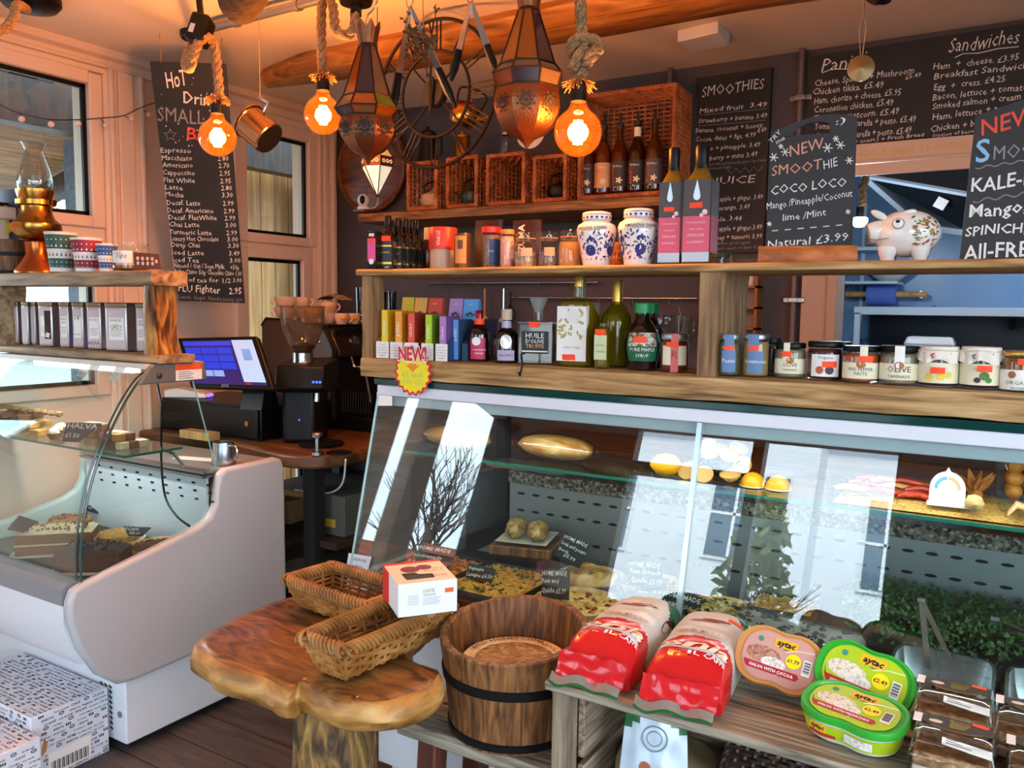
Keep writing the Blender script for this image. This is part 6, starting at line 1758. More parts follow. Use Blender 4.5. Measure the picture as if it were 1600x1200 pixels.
# ------------------------------------------------------------------ hot drinks board, hung in front of the left wall
TL,TR,BL = at(234,96,Z=2.47),at(352,100,Z=2.47),at(279,470,X=-3.28)
nH = (TR - TL).cross(BL - TL).normalized()
nH = nH if nH.y < 0 else -nH
t = thing('menu_board','tall hot drinks blackboard hanging on the left between the side windows','menu board',(BL + at(382,474,X=-3.05))/2)
slab('board',[(234,96),(279,470),(382,474),(352,100)],TL,nH,.012,M_board,t)
sm('hanger',G().tube([atp(252,98,TL,nH),atp(250,88,TL,nH) + Vector((0,0,.09))],.002,5).tube([atp(346,100,TL,nH),atp(347,92,TL,nH) + Vector((0,0,.08))],.002,5),M_brass,t,world=True)
hot = [('Espresso',251,238,299,'2.70'),('Macchiato',253,250,301,'2.80'),('Americano',254,261,302,'2.70'),('Cappuccino',255,273,305,'2.95'),('Flat White',256,285,305,'2.95'),('Latte',258,296,286,'2.80'),('Mocha',259,307,287,'3.30'),('Decaf. Latte',261,320,313,'2.99'),('Decaf. Americano',262,332,334,'2.99'),('Decaf. FlatWhite',264,343,339,'2.99'),('Chai Latte',265,354,312,'3.00'),('Turmeric Latte',265,366,331,'2.99'),('Luxury Hot Chocolate',267,376,342,'3.00'),('Dirty Chai',268,386,313,'3.30'),('Iced Latte',269,398,319,'3.49'),('Iced Tea',270,409,311,'3.00')]
L1 = []
for i,(s_,x0,y_,x1,pr) in enumerate(hot):
	L1.append((s_,(x0,y_),(x1,y_ + 1)))
	xr = 356 + i*1.35
	L1.append((pr,(xr - 17,y_ + 1),(xr,y_ + 2)))
L1 += [('Almond / Oat / Soya Mylk.',(271,418),(352,420)),('+50p',(360,421),(374,422)),('Baby Chino 50p',(273,427),(322,429)),('Chocolate Chino 1.00',(325,429),(378,431)),('Pot of tea for 1/2',(274,440),(361,442)),('3.00',(364,441),(378,442))]
chalk(t,'lettering',M_chalk,TL,nH,L1,h=8)
chalk(t,'heading_lettering',M_chalk,TL,nH,[('HoT',(261,136),(295,134),24),('Drinks',(287,162),(348,164),18),('FLU Fighter',(279,455),(345,458),12),('2.95',(358,459),(378,460),11)],off=.01)
chalk(t,'grey_lettering',M_chalkg,TL,nH,[('SMALL',(247,190),(320,193),22),('Lemon, Ginger, Manuka honey 20+',(279,466),(379,472),7)])
chalk(t,'orange_lettering',M_chalkr,TL,nH,[('BAR',(292,216),(345,219),19)],off=.01)
rnd = random.Random(2);g = G()
for k in range(34):
	q_ = (rnd.uniform(243,345),rnd.uniform(102,228));g.ball(atp(*q_,TL,nH) + nH*.001,rnd.choice((.0016,.0022,.003)),6)
sm('dot_pattern',g,M_chalk,t,world=True)
sx,sy = 266,211
strokes(t,'star_outline_pattern',M_chalkg,TL,nH,[[(sx + (10 if i % 2 == 0 else 4.5)*math.sin(i*PI/5),sy - (10 if i % 2 == 0 else 4.5)*math.cos(i*PI/5)) for i in range(11)]],.0014)
# ------------------------------------------------------------------ left cake display with curved glass
PX = -2.44
cake = thing('cake_display','white cake display with curved glass front at the left','display case',(-2.9,1.6,0))
sm('base',G().box(-3.35,PX - .03,1.60,2.25,.03,.30),M_enamel,cake,bev=.006,world=True)
sm('foot',G().box(-3.33,PX - .06,1.63,2.2,0,.03),M_matte,cake,world=True)
g = G()
for k in range(9):
	for x in (-2.60,-2.575,-2.55):g.rbox((x,1.599,.07 + k*.018),(.014,.003,.005),Matrix.Rotation(.5,3,'Y'))
sm('vent_grille',g,M_matte,cake,world=True)
sm('cover_cap',G().lathe([(.011,0),(.011,.003),(0,.003)],20,ax=Matrix.Rotation(PI/2,3,'X'),c=(-2.5,1.599,.13)),mat('grey_cap','#77797c',.5),cake,world=True)
pan = [(1.465,.632),(1.60,.66),(1.76,.692),(1.88,.716),(1.93,.74),(1.955,.78),(1.962,.84),(1.975,.885),(2.0,.905),(2.24,.912),(2.275,.90),(2.285,.86),(2.29,.27),(1.62,.255),(1.56,.262),(1.49,.32),(1.435,.42),(1.405,.52),(1.405,.58),(1.42,.62)]
sm('end_panel',G().prism(pan,PX - .04,PX,'X'),mat('end_panel_white','#b9b9ba',.35),cake,bev=.014,seg=4,world=True)
M_mint = mat('mint_panel','#c4d6cf',.35)
sm('far_end_panel',G().prism(pan,-3.30,-3.26,'X'),M_mint,cake,bev=.012,seg=3,world=True)
g = G();g.prism([(1.455,.36),(1.425,.40),(1.408,.50),(1.408,.565),(1.425,.565),(1.45,.42),(1.5,.36)],-3.26,PX - .04,'X')
sm('front_fascia',g,M_enamel,cake,world=True)
sm('front_rail',G().prism([(1.405,.565),(1.405,.615),(1.425,.632),(1.475,.632),(1.475,.60),(1.43,.565)],-3.26,PX - .04,'X'),mat('grey_rail','#8b9196',.4,.3),cake,world=True)
sm('under_panel',G().prism([(1.5,.36),(1.62,.29),(1.64,.29),(1.52,.37)],-3.26,PX - .04,'X'),M_enamel,cake,world=True)
sm('deck',G().box(-3.26,PX - .04,1.47,1.96,.585,.605),mat('deck_steel','#53585b',.3,1.0),cake,world=True)
bp = sm('back_panel',G().box(-3.22,PX - .04,1.945,1.955,.605,.875),M_enamel,cake,world=True)
g = G()
for r_,z in enumerate((.848,.82,.79)):
	for k in range(9):g.box(-3.14 + k*.083 + r_*.008,-3.122 + k*.083 + r_*.008,1.9435,1.946,z,z + .007)
sm('slot_pattern',g,M_matte,bp,world=True)
sm('back_rail',G().box(-3.24,PX - .04,1.93,1.975,.875,.885).box(-3.24,PX - .04,1.935,1.975,.89,.9),M_steelb,cake,world=True)
sm('service_shelf',G().box(-3.26,PX - .04,1.975,2.26,.885,.9),mat('grey_laminate','#80807f',.4),cake,world=True)
cg = [(1.458,.632),(1.46,.74),(1.485,.88),(1.525,1.0),(1.575,1.10),(1.63,1.19),(1.685,1.255),(1.73,1.277),(1.78,1.283)]
cv = [(p.x,p.y) for p in curve([(a,b,0) for a,b in cg],4)]
g = G()
for dy in (0,):
	ins = [(a + .006,b - .003) for a,b in cv]
	g.prism(cv + list(reversed(ins)),-3.26,PX - .05,'X')
sm('curved_pane',g,M_pane,cake,world=True,ang=50)
g = G();side = cv + [(1.87,1.283),(1.975,.905),(1.95,.80),(1.90,.735),(1.6,.665)]
g.prism(side,PX - .024,PX - .018,'X')
sm('side_pane',g,M_pane,cake,world=True,flat=True)
g = G()
g.tube([(PX - .021,a,b) for a,b in cv],.004,6);g.tube([(PX - .045,a,b) for a,b in cv],.0035,6)
sm('pane_edge',g,mat('dark_green_edge','#2a4a44',.15),cake,world=True)
sm('pane_edge',G().tube([(PX - .021,1.87,1.283),(PX - .021,1.975,.905)],.0025,6),M_edgel,cake,world=True)
sm('top_board',G().box(-3.4,PX - .02,1.70,1.93,1.284,1.30),mat('cream_top','#cfc9ba',.5),cake,world=True)
sm('light_strip',G().box(-3.2,PX - .15,1.74,1.77,1.262,1.282),emis('tube_white',(.9,.95,1,1),9),cake,world=True)
L = bpy.data.objects.new('cake_tube_light',bpy.data.lights.new('cake_tube_light','AREA'))
L.data.shape = 'RECTANGLE';L.data.size = .6;L.data.size_y = .03;L.data.energy = 5;L.data.color = (.92,.96,1);L.location = (-2.9,1.755,1.258);COL.objects.link(L)
cs = sm('glass_shelf',G().box(-3.24,PX - .06,1.645,1.86,.992,1.0),M_glass,cake,world=True)
sm('shelf_edge',G().box(-3.24,PX - .06,1.64,1.645,.992,1.0).box(PX - .06,PX - .055,1.64,1.86,.992,1.0),mat('green_edge','#1f6f5e'),cs,world=True)
for x in (-2.60,-3.1):
	sm('shelf_bracket',G().tube([(x,1.85,.985),(x,1.90,.96),(x,1.95,.9)],.006,8),M_steel,cake,world=True)
sm('cable',G().tube(curve([at(246,600,Y=1.93),at(252,640,Y=1.90),at(252,720,Y=1.90),at(258,775,Y=1.88),at(275,805,Y=1.85),at(296,822,Y=1.82)]),.004,8),M_black,cake,world=True)
# hinge cap with its sticker and the tags on the top
p = at(240,580,X=PX - .01)
cap_ = sm('hinge_cap',G().prism([(1.66,1.235),(1.70,1.29),(1.72,1.30),(1.92,1.30),(1.93,1.235)],PX - .016,PX + .0,'X'),mat('grey_cap2','#6d6a62',.4),cake,bev=.006,world=True)
sm('screw',G().lathe([(.011,0),(.011,.003),(0,.004)],16,ax=Matrix.Rotation(PI/2,3,'Y'),c=(PX,1.735,1.262)),M_steel,cake,world=True)
s_ = sm('warning_sticker',G().box(PX,PX + .001,1.80,1.905,1.24,1.295),M_paper,cake,world=True)
sm('orange_band',G().box(PX + .001,PX + .0015,1.80,1.905,1.275,1.295),mat('sticker_orange','#e2572b',.5),s_,world=True)
g = G()
for i in range(4):g.box(PX + .001,PX + .0014,1.81,1.87 - .01*(i % 2),1.246 + i*.007,1.248 + i*.007)
sm('line_pattern',g,M_ink,s_,world=True)
# tea shelf standing on the cake display
tz = 1.3015;tY = 1.735
ts = thing('tea_shelf','two-tier waney timber shelf on top of the cake display','shelf',(-2.85,tY,tz))
M_oakd = ramp('tea_shelf_wood',['#4b3521','#7f6240','#a2855c','#b79d74'],(1.3,10,12),3,9,.6,.3)
sm('lower_board',waney(-3.48,-2.43,tY - .01,tY + .135,tz,tz + .027,31,.006,40),M_oakd,ts,world=True,ang=50)
uz = 1.56
sm('upper_board',waney(-3.48,-2.46,tY,tY + .135,uz,uz + .05,33,.008,40),M_oakd,ts,world=True,ang=50)
def waney_post(x0,x1,y0,y1,z0,z1,seed,am=.012):
	g = G()
	def fn(u,v):
		z = z0 + (z1 - z0)*v;a = am*noise.noise(Vector((z*8,seed,0)));b = am*noise.noise(Vector((z*8,seed + 4,0)))
		q_ = [(x0 + a,y0),((x0 + x1)/2,y0 - .012),(x1 + b,y0),(x1 + b,y1),(x0 + a,y1)][int(round(u*5)) % 5]
		return (q_[0],q_[1],z)
	g.sheet(fn,5,16)
	return g
sm('post',waney_post(-2.535,-2.475,tY + .015,tY + .10,tz + .027,uz,3),ramp('yew_post',['#120a05','#6a4018','#a87836','#c99c56'],(14,14,3.2),2.4,8,.45,.2,dist=1.2),ts,world=True,ang=50)
sm('post',waney_post(-3.475,-3.45,tY + .02,tY + .12,tz + .027,uz,9),M_oakd,ts,world=True,ang=50)
# tea canisters
zc = tz + .0285;yc = tY + .035
M_tin = mat('canister_tin','#b4b0ac',.3,.85);M_lil = mat('lilac_label_paper','#c9bcbc',.6)
cn = [(20,40,'',0),(40,55,'',0),(55,66,'',0),(66,97,'4',1),(98,119,'EARL GREY',0),(118,142,'14',0),(141,172,'NUTEA',2),(170,217,'SHADES OF GREY',3),(217,240,'GREEN TEA',0)]
nm_ = ['first','second','third, narrow','fourth, showing a window','fifth','sixth, numbered 14','seventh, with zigzag foot','eighth, widest','last, half behind the post']
for k,(a,b,s_,kind) in enumerate(cn):
	p = spot((a + b)/2,yc + .04 + (.02 if k in (0,2,8) else 0),zc);w_ = wpx(b - a - 1,p)*.84;h = .158
	t = thing('tea_canister','tea canister on the lower tea shelf, %s from the left' % nm_[k] if k < 8 else 'tea canister on the lower tea shelf, last and half behind the post','canister',p,.32,'tea canisters')
	D = min(.075,max(.05,w_))
	sm('body',G().box(-w_/2,w_/2,-D/2,D/2,0,h),M_tin,t,bev=.006,seg=3)
	sm('lid',G().box(-w_/2 - .001,w_/2 + .001,-D/2 - .001,D/2 + .001,h - .004,h + .014),mat('canister_lid','#8b7a68',.35,.8),t,bev=.005,seg=3)
	lb = sm('paper_label',G().box(-w_*.42,w_*.42,-D/2 - .001,-D/2,.012,h - .012),M_lil,t)
	if k in (3,4,5,6,7,8):sm('white_panel',G().box(-w_*.3,w_*.38,-D/2 - .0015,-D/2 - .001,.04,h - .04),M_paper,lb)
	g = G()
	if s_ == '14':g.text('14',lambda x,z:(x,-D/2 - .002,.105 + z),1,width=w_*.42);g.text('NUTEA',lambda x,z:(x,-D/2 - .002,.05 + z),1,width=w_*.6)
	elif s_:
		for i,q_ in enumerate(s_.split(' ')):g.text(q_,lambda x,z,i=i:(x + w_*.02,-D/2 - .002,.105 - .013*i + z),1,width=w_*(.55 if len(q_) > 2 else .12))
		for i in range(4):g.box(-w_*.24,w_*.3 - .004*(i % 2),-D/2 - .002,-D/2 - .0016,.075 - i*.007,.0765 - i*.007)
	if g.v:sm('lettering',g,mat('grey_ink','#55504f',.6),lb,flat=True)
	if kind == 2:
		sm('zigzag_pattern',G().tube([(-w_*.4 + w_*.8*i/8,-D/2 - .0015,.018 + (.012 if i % 2 else 0)) for i in range(9)],.0016,4),mat('maroon_ink','#7a5a5a',.6),lb)
	if kind == 1:
		sm('window_panel',G().box(-.02*w_,.42*w_,-D/2 - .002,-D/2 - .001,.03,h - .02),mat('dark_window','#2c211d',.1),lb)
		sm('tea_tag',G().rbox((.2*w_,-D/2 - .003,.045),(.016,.001,.018),Matrix.Rotation(.3,3,'Y')),M_cream2,lb)
# price tickets along the shelf edge
for k,(px,py,wd) in enumerate(((148,573,30),(187,577,30),(128,584,26),(178,590,26))):
	p = at(px,py,Y=tY - .028 - .012*(k > 1))
	t = tag(sm('price_ticket',G().rbox(p,(.055,.001,.026),Matrix.Rotation(-.5,3,'X') @ Matrix.Rotation(.08*k,3,'Y')),M_paper),'small white price ticket clipped to the tea shelf edge, %s of four' % ('upper left','upper right','lower left','lower right')[k],'ticket','price tickets on the tea shelf')
# upper tier: cups, jar, card, oil lamp, tub
uzt = uz + .0515;uy = tY + .032
def cup(label,a,b,yt,base,cols_,yy=uy):
	p,w_,h = dims(a,b,yt,yy,uzt)
	w_ *= .98
	t = thing('paper_cup',label,'cup',p,face(p),'patterned paper cups')
	R_ = lambda z:w_*(.34 + .155*z/h)
	sm('cup_wall',G().lathe([(R_(0),0),(R_(h*.06),h*.06),(R_(h),h),(R_(h) - .0015,h),(R_(0) - .001,.005),(0,.005)],40),M_paper,t)
	sm('rim',G().tube([(R_(h)*math.cos(a_),R_(h)*math.sin(a_),h) for a_ in np.linspace(0,2*PI,41)[:-1]],.002,6,True),M_paper,t)
	S = lambda x,z:(lambda r_:(r_*math.sin(x/r_),-r_*math.cos(x/r_),z))(R_(z) + .0006)
	C = w_*.40
	band = G()
	for z0,z1 in ((.10,.34),(.58,.94)):band.lathe([(R_(h*z0) + .0004,h*z0),(R_(h*z1) + .0004,h*z1)],40,caps=False)
	bo = sm('pattern_bands',band,base,t)
	g = G();rnd = random.Random(a)
	for i in range(-9,10):
		x = i*w_*.15
		for z,s2 in ((.25,.02),(.66,.028),(.82,.02)):
			s2 = s2*w_*1.6
			g.add([S(x + s2*dx,h*z + s2*dz) for dx,dz in ((-.8,-.8),(.8,-.8),(0,1))],[(0,1,2)])
		g.add([S(x + .03*w_*dx,h*.10 + .05*h*dz) for dx,dz in ((-2.4,0),(0,1),(2.4,0))],[(0,1,2)])
	sm('snow_pattern',g,M_paper,bo,flat=True)
	g = G()
	for i in range(-9,10):
		x = i*w_*.13
		g.add([S(x + .03*w_*dx,h*.40 + .1*h*dz) for dx,dz in ((-1,0),(1,0),(0,1))],[(0,1,2)])
	sm('tree_pattern',g,base,bo,flat=True)
cup('tallest paper cup, dark green with trees, on the upper tea shelf',73,121,364,mat('cup_green','#2c5a50',.6),None)
cup('middle paper cup, dark red with trees, on the upper tea shelf',113,160,373,mat('cup_red','#8e2236',.6),None,uy + .012)
cup('smallest paper cup, blue with trees, on the upper tea shelf',152,184,382,mat('cup_blue','#2f5590',.6),None,uy + .02)
p,w_,h = dims(176,234,380,uy + .05,uzt)
t = thing('tip_jar','squat clear tip jar with white label on the upper tea shelf','jar',p,face(p) - .3)
sm('glass_body',G().lathe([(w_*.40,0),(w_*.47,h*.1),(w_*.48,h*.5),(w_*.44,h*.75),(w_*.38,h*.85),(w_*.45,h*.95),(w_*.45,h)],32,caps=False),M_glass,t)
sm('contents',G().lathe([(0,.003),(w_*.4,.004),(w_*.45,h*.12),(w_*.45,h*.2),(0,h*.2)],28),mat('coins','#8a6a48',.4,.5,bump=.6,bscale=120),t)
lb = sm('paper_label',G().arc(w_*.485,-48,22,h*.28,h*.7,14),M_paper,t)
R_ = w_*.487
sm('lettering',G().text('Tips',lambda x,z:(R_*math.sin(x/R_ - .2),-R_*math.cos(x/R_ - .2),h*.45 + z),1,width=w_*.3,shear=.3),M_ink,lb,flat=True)
p = spot(228,tY + .02,uzt);n_ = Vector((.25,-1,.35)).normalized()
p0 = p + Vector((0,0,0))
t = thing('stamp_card','brown loyalty card with pink stamp circles leaning on the jar','card',p)
slab('card',[(210,421),(208,394),(248,397),(252,420)],p0,n_,.0015,mat('brown_card','#6a3c32',.5),t)
g = G()
for r_ in range(2):
	for k in range(4):
		g.ball(atp(215 + k*7.6 + r_*.6,404 + r_*7.5 + .3*k,p0,n_) + n_*.0005,(.0072,.0025,.0072),12)
g.ball(atp(244,409,p0,n_),(.0072,.0025,.0072),12)
sm('circle_pattern',g,mat('pale_pink_dot','#e6c2b4',.6),t,world=True)
p = spot(60,tY + .088,uzt)
t = thing('oil_lamp','brass oil lamp with tall clear glass chimney on the upper tea shelf','lamp',p,.4)
k = dep(p)/FPX
sm('base',G().lathe([(33*k,0),(33*k,3*k),(30*k,8*k),(22*k,20*k),(16*k,30*k),(18*k,48*k),(10*k,52*k)],36),M_copper,t)
sm('font',G().lathe([(12*k,50*k),(30*k,58*k),(36*k,68*k),(35*k,76*k),(26*k,84*k),(22*k,96*k),(22*k,104*k)],36),M_brass,t)
sm('burner',G().lathe([(24*k,103*k),(28*k,105*k),(28*k,112*k),(24*k,114*k),(27*k,124*k),(27*k,128*k),(15*k,128*k)],36),M_brass,t)
sm('wick_knob',G().lathe([(5*k,0),(5*k,3*k),(0,3*k)],16,ax=Matrix.Rotation(PI/2,3,'Y'),c=(30*k,0,108*k)),M_brass,t)
sm('glass_chimney',G().lathe([(20*k,122*k),(24*k,132*k),(25*k,142*k),(22*k,158*k),(15*k,178*k),(12*k,188*k),(16*k,198*k),(18*k,200*k)],32,caps=False),glass('chimney_glass','#eef0ee',.1),t)
p = spot(14,tY + .095,uzt)
t = thing('wooden_tub','small dark wooden tub with black hoop behind the oil lamp','tub',p)
k = dep(p)/FPX
sm('staves',G().lathe([(27*k,0),(34*k,52*k),(31.5*k,52*k),(25*k,4*k),(0,4*k)],32),M_tub,t)
sm('hoop',G().lathe([(30.9*k,27*k),(31.9*k,33*k)],32,caps=False),M_matte,t);sm('foot_hoop',G().lathe([(27.6*k,0),(28.2*k,5*k)],32,caps=False),M_matte,t)
t = thing('purple_bag','purple and yellow foil bag standing in the small wooden tub','packet',p + Vector((.0,.0,5*k)),.3)
g = G();g.sheet(lambda u,v:((u - .5)*42*k*(1 + .1*v),-.02*math.sin(PI*u)*(1 - v*.8) ,v*125*k),8,8);g.sheet(lambda u,v:((.5 - u)*42*k*(1 + .1*v),.02*math.sin(PI*u)*(1 - v*.8),v*125*k),8,8)
sm('bag',g,mat('purple_foil','#2c1830',.3),t)
sm('yellow_print',G().tube([(-22*k,-.024,80*k),(0,-.024,84*k),(10*k,-.022,98*k)],4*k,6).ball((8*k,-.02,66*k),(12*k,.004,9*k),12),mat('bag_yellow','#c8a81c',.4),t)
# sweets on the glass shelf
sz = 1.0015
def stack(name,label,px,Y,size,cols_,n_,cat,group,seed):
	"""small confections in a heap, each a thing of its own"""
	rnd = random.Random(seed)
	p = spot(px,Y,sz)
	out = []
	lay = 0;k = 0;z = 0
	while k < n_:
		c_ = max(1,int((n_ ** .5)*1.2) - lay)
		for i in range(c_):
			for j in range(max(1,3 - lay)):
				if k >= n_:break
				out.append((p + Vector(((i - c_/2)*size[0]*1.06,(j - 1)*size[1]*1.08,z)),rnd.uniform(-.12,.12),k));k += 1
		lay += 1;z += size[2] + .0012
	return out
M_tb = [mat('turkish_cream','#d6b88a',.7,bump=.3,bscale=200),mat('turkish_amber','#b97a34',.5,bump=.3,bscale=200),mat('turkish_rose','#b9525a',.6),mat('turkish_brown','#7a4a22',.6,bump=.3,bscale=200)]
pos_n = 0
proto = None
for (q_,rz_,k) in stack('turkish_delight','',182,1.74,(.034,.034,.026),None,36,'','',3):
	o = sm('turkish_delight',G().box(-.0165,.0165,-.0165,.0165,0,.026),M_tb[(0,1,3,1,0,3,1,2,0,3)[k % 10]],bev=.003)
	o.location = q_;o.rotation_euler = (0,0,rz_)
	tag(o,'sugared cube of turkish delight in the heap on the glass shelf','sweet','turkish delight cubes')
M_bk = [mat('flapjack_brown','#6a4020',.7,bump=.7,bscale=110,var=.4),mat('honey_slice','#c08a35',.7,bump=.6,bscale=110,var=.3),mat('chocolate_slice','#3a2114',.6,bump=.5,bscale=110,var=.3)]
for k in range(14):
	px = 8 + (k % 5)*14;z = sz + .0235*(k // 5)
	p = spot(px,1.72 + .04*(k % 2),z)
	o = sm('cake_slice',G().box(-.026,.026,-.03,.03,0,.022),M_bk[0 if k > 9 else (2 if k % 5 < 2 else 1) if k > 4 else (2 if k % 5 < 2 else 1)],bev=.002)
	o.location = p;o.rotation_euler = (0,0,.1*(k % 3))
	tag(o,'tray-bake slice stacked at the left of the glass shelf','cake slice','tray-bake slices')
for k in range(9):
	p = spot(4 + k*11,1.75,sz + .0705)
	o = sm('nut_bite',G().ball((0,0,.011),(.017,.015,.011),10,.3,k),mat('nut_bite_brown','#8a6238',.7,bump=.6,bscale=120,var=.4))
	o.location = p
	tag(o,'nutty bite on top of the tray-bake slices','sweet','nut bites')
for k in range(3):
	p = spot(84 + k*6,1.685 + .05*k,sz)
	t = thing('halva_bowl','small brown paper bowl of pale halva behind the halva sign, %s of three' % ('front','middle','back')[k],'bowl',p,0,'bowls of halva')
	sm('bowl',G().lathe([(.012,0),(.024,.025),(.022,.025),(.011,.002),(0,.002)],20),mat('brown_paper_bowl','#6a4426',.7),t)
	sm('halva',G().ball((0,0,.026),(.021,.019,.016),12,.4,k),mat('pale_halva','#d9c9a4',.8,bump=.5,bscale=100),t)
def food_sign(label,pts,Y=None,lines=(),p0=None,n=None,h=None,thick=.0025,Z=None):
	n = Vector(n or (.2,-1,.25)).normalized()
	p0 = at(*pts[0],Y=Y) if p0 is None else p0
	t = thing('price_sign',label,'sign',atp(*pts[1],p0,n),0,'black price signs in the display')
	slab('card',pts,p0,n,thick,M_slate,t)
	if lines:chalk(t,'lettering',M_chalk,p0,n,lines,h=h,off=.008)
	# little foot that carries the card
	a,b = atp(*pts[1],p0,n),atp(*pts[2],p0,n)
	return t
food_sign('black HALVA price sign on the glass shelf of the cake display',[(104,660),(97,690),(122,691),(160,661)],1.655,[('HALVA',(105,669),(152,670),8),('£1.50',(102,683),(124,684),7)])
# cakes on the deck
dz = .607
M_choc = mat('chocolate_icing','#33190d',.5,bump=.8,bscale=70,var=.4)
M_cake = mat('brown_sponge','#5a3318',.9,bump=.7,bscale=120,var=.35)
M_carr = mat('carrot_sponge','#7a5228',.9,bump=.7,bscale=120,var=.35)
M_icing = mat('cream_icing','#d8c7a0',.7,bump=.5,bscale=60,var=.15)
M_crumb = mat('nut_crumbs','#8a5a2c',.9,bump=.9,bscale=60,var=.5)
def scatter(g,fn,n_,r0,r1,seed):
	rnd = random.Random(seed)
	for k in range(n_):
		q_ = fn(rnd);r_ = rnd.uniform(r0,r1)
		g.ball(q_,(r_,r_*rnd.uniform(.6,1),r_*.7),6,.5,k)
	return g
def slab_cake(label,px,py,w_,d_,h_,rz_,sponge,ice,crumbs,layers=True):
	p = at(px,py,Z=dz)
	hx,hy = abs(w_/2*math.cos(rz_)) + abs(d_/2*math.sin(rz_)) + .03,abs(d_/2*math.cos(rz_)) + abs(w_/2*math.sin(rz_)) + .03
	p.x,p.y = CAKEPOS[px]
	t = thing('loaf_cake',label,'cake',(p.x,p.y,dz),rz_)
	b = sm('sponge',G().box(-w_/2,w_/2,-d_/2,d_/2,.003,h_*.9),sponge,t,bev=.006,seg=3)
	if layers:sm('filling',G().box(-w_/2 - .0015,w_/2 + .0015,-d_/2 - .0015,d_/2 + .0015,h_*.42,h_*.5),ice,t,bev=.002)
	sm('icing',G().sheet(lambda u,v:((u - .5)*w_,(v - .5)*d_,h_*.9 + .012*(1 - (2*u - 1) ** 8)*(1 - (2*v - 1) ** 8) + .004*noise.noise(Vector((u*9,v*9,px)))),16,16),ice,t)
	sm('crumb_topping',scatter(G(),lambda r_:((r_.uniform(-.45,.45))*w_,r_.uniform(-.42,.42)*d_,h_*.9 + .014),60,.003,.007,int(px)),crumbs,t)
	sm('cake_board',G().box(-w_/2 - .02,w_/2 + .02,-d_/2 - .02,d_/2 + .02,0,.003),M_paper,t)
	return t
CAKEPOS = {66:(-2.93,1.655),172:(-2.63,1.605),88:(-3.13,1.815)}
slab_cake('layered carrot loaf cake with cream icing and nuts in the cake display',66,868,.13,.25,.085,-.75,M_carr,M_icing,M_crumb)
slab_cake('dark chocolate loaf cake at the front right of the cake display',172,884,.12,.21,.075,-.95,M_cake,M_choc,mat('chocolate_chips','#2a150b',.5,bump=.5,bscale=90),False)
slab_cake('pale nut sponge loaf at the back left of the cake display',88,815,.09,.15,.055,-.6,M_carr,mat('honey_glaze','#a8742f',.5,bump=.8,bscale=80,var=.5),M_crumb)
p = at(236,823,Z=dz);p.x,p.y = -2.60,1.828
t = thing('pecan_pie','round pecan pie with pale crust in the cake display','pie',(p.x,p.y,dz));t.scale = (.84,.84,1)
sm('crust',G().lathe([(.10,0),(.125,.03),(.128,.034),(.12,.033),(.112,.022),(0,.022)],48),mat('pale_crust','#d6b27a',.8,bump=.4,bscale=60),t)
sm('filling',G().lathe([(.118,.026),(.06,.029),(0,.03)],40),mat('pecan_filling','#6a4422',.7,bump=1,bscale=90,var=.5),t)
sm('pecan_topping',scatter(G(),lambda r_:(lambda a,q_:(q_*math.cos(a),q_*math.sin(a),.03))(r_.uniform(0,6.28),.108*math.sqrt(r_.random())),150,.003,.006,5),mat('pecan_brown','#7a4f26',.6),t)
p = at(140,803,Z=dz);p.x,p.y = -2.86,1.845
t = thing('tart_slice','fruit tart on a white oval plate at the back of the cake display','tart',(p.x,p.y,dz));t.scale = (.78,.78,1)
sm('plate',G().lathe([(.06,0),(.12,.008),(.122,.012),(.06,.006),(0,.005)],40),M_china,t)
sm('tart',G().lathe([(.095,.006),(.1,.03),(.092,.034),(0,.034)],36),mat('apple_tart','#b98a3c',.7,bump=.8,bscale=50,var=.45),t)
for lab,pts,z_,ln in (('slate sign on the carrot cake at far left',[(30,805),(11,827),(35,832),(60,815)],.70,()),('slate sign lettered CAKE beside the tart',[(142,786),(131,797),(152,803),(164,791)],.66,[('CAKE',(138,795),(158,795),5)]),('slate sign lettered PECAN on the pecan pie',[(192,822),(200,837),(222,838),(236,824)],.65,[('PECAN',(191,829),(216,829),5),('PIE £3',(202,835),(218,835),4)]),('slate sign leaning on the chocolate cake',[(104,853),(97,871),(142,868),(148,851)],.69,())):
	food_sign(lab,pts,None,ln,p0=at(*pts[1],Z=z_),n=(.25,-.8,.7))
# ------------------------------------------------------------------ service counter behind with till, grinder and espresso machine
wz = .92
t = thing('service_counter','dark live-edge wooden counter on a black frame behind the cake display','counter',(-2.8,2.6,0))
out = [(-3.44,2.33),(-3.1,2.37),(-2.85,2.36),(-2.62,2.31),(-2.45,2.28),(-2.33,2.31),(-2.27,2.40),(-2.26,2.55),(-2.24,2.8),(-2.2,3.1),(-2.2,3.66),(-3.44,3.66)]
oc = [(p.x,p.y) for p in curve([(a,b,0) for a,b in out[:-2]],5)] + out[-2:]
sm('top',G().prism(oc,wz - .055,wz,'Z'),M_counter,t,world=True,bev=.012,seg=3)
for x,y in ((-3.3,2.45),(-2.42,2.42),(-2.35,3.5),(-3.3,3.5)):sm('leg',G().box(x - .03,x + .03,y - .03,y + .03,0,wz - .055),M_matte,t,world=True)
sm('lower_shelf',G().box(-3.4,-2.3,2.42,3.6,.52,.55),mat('dark_shelf','#2a1f18',.7),t,world=True)
sm('floor_shelf',G().box(-3.4,-2.3,2.42,3.6,.12,.15),mat('dark_shelf','#2a1f18'),t,world=True)
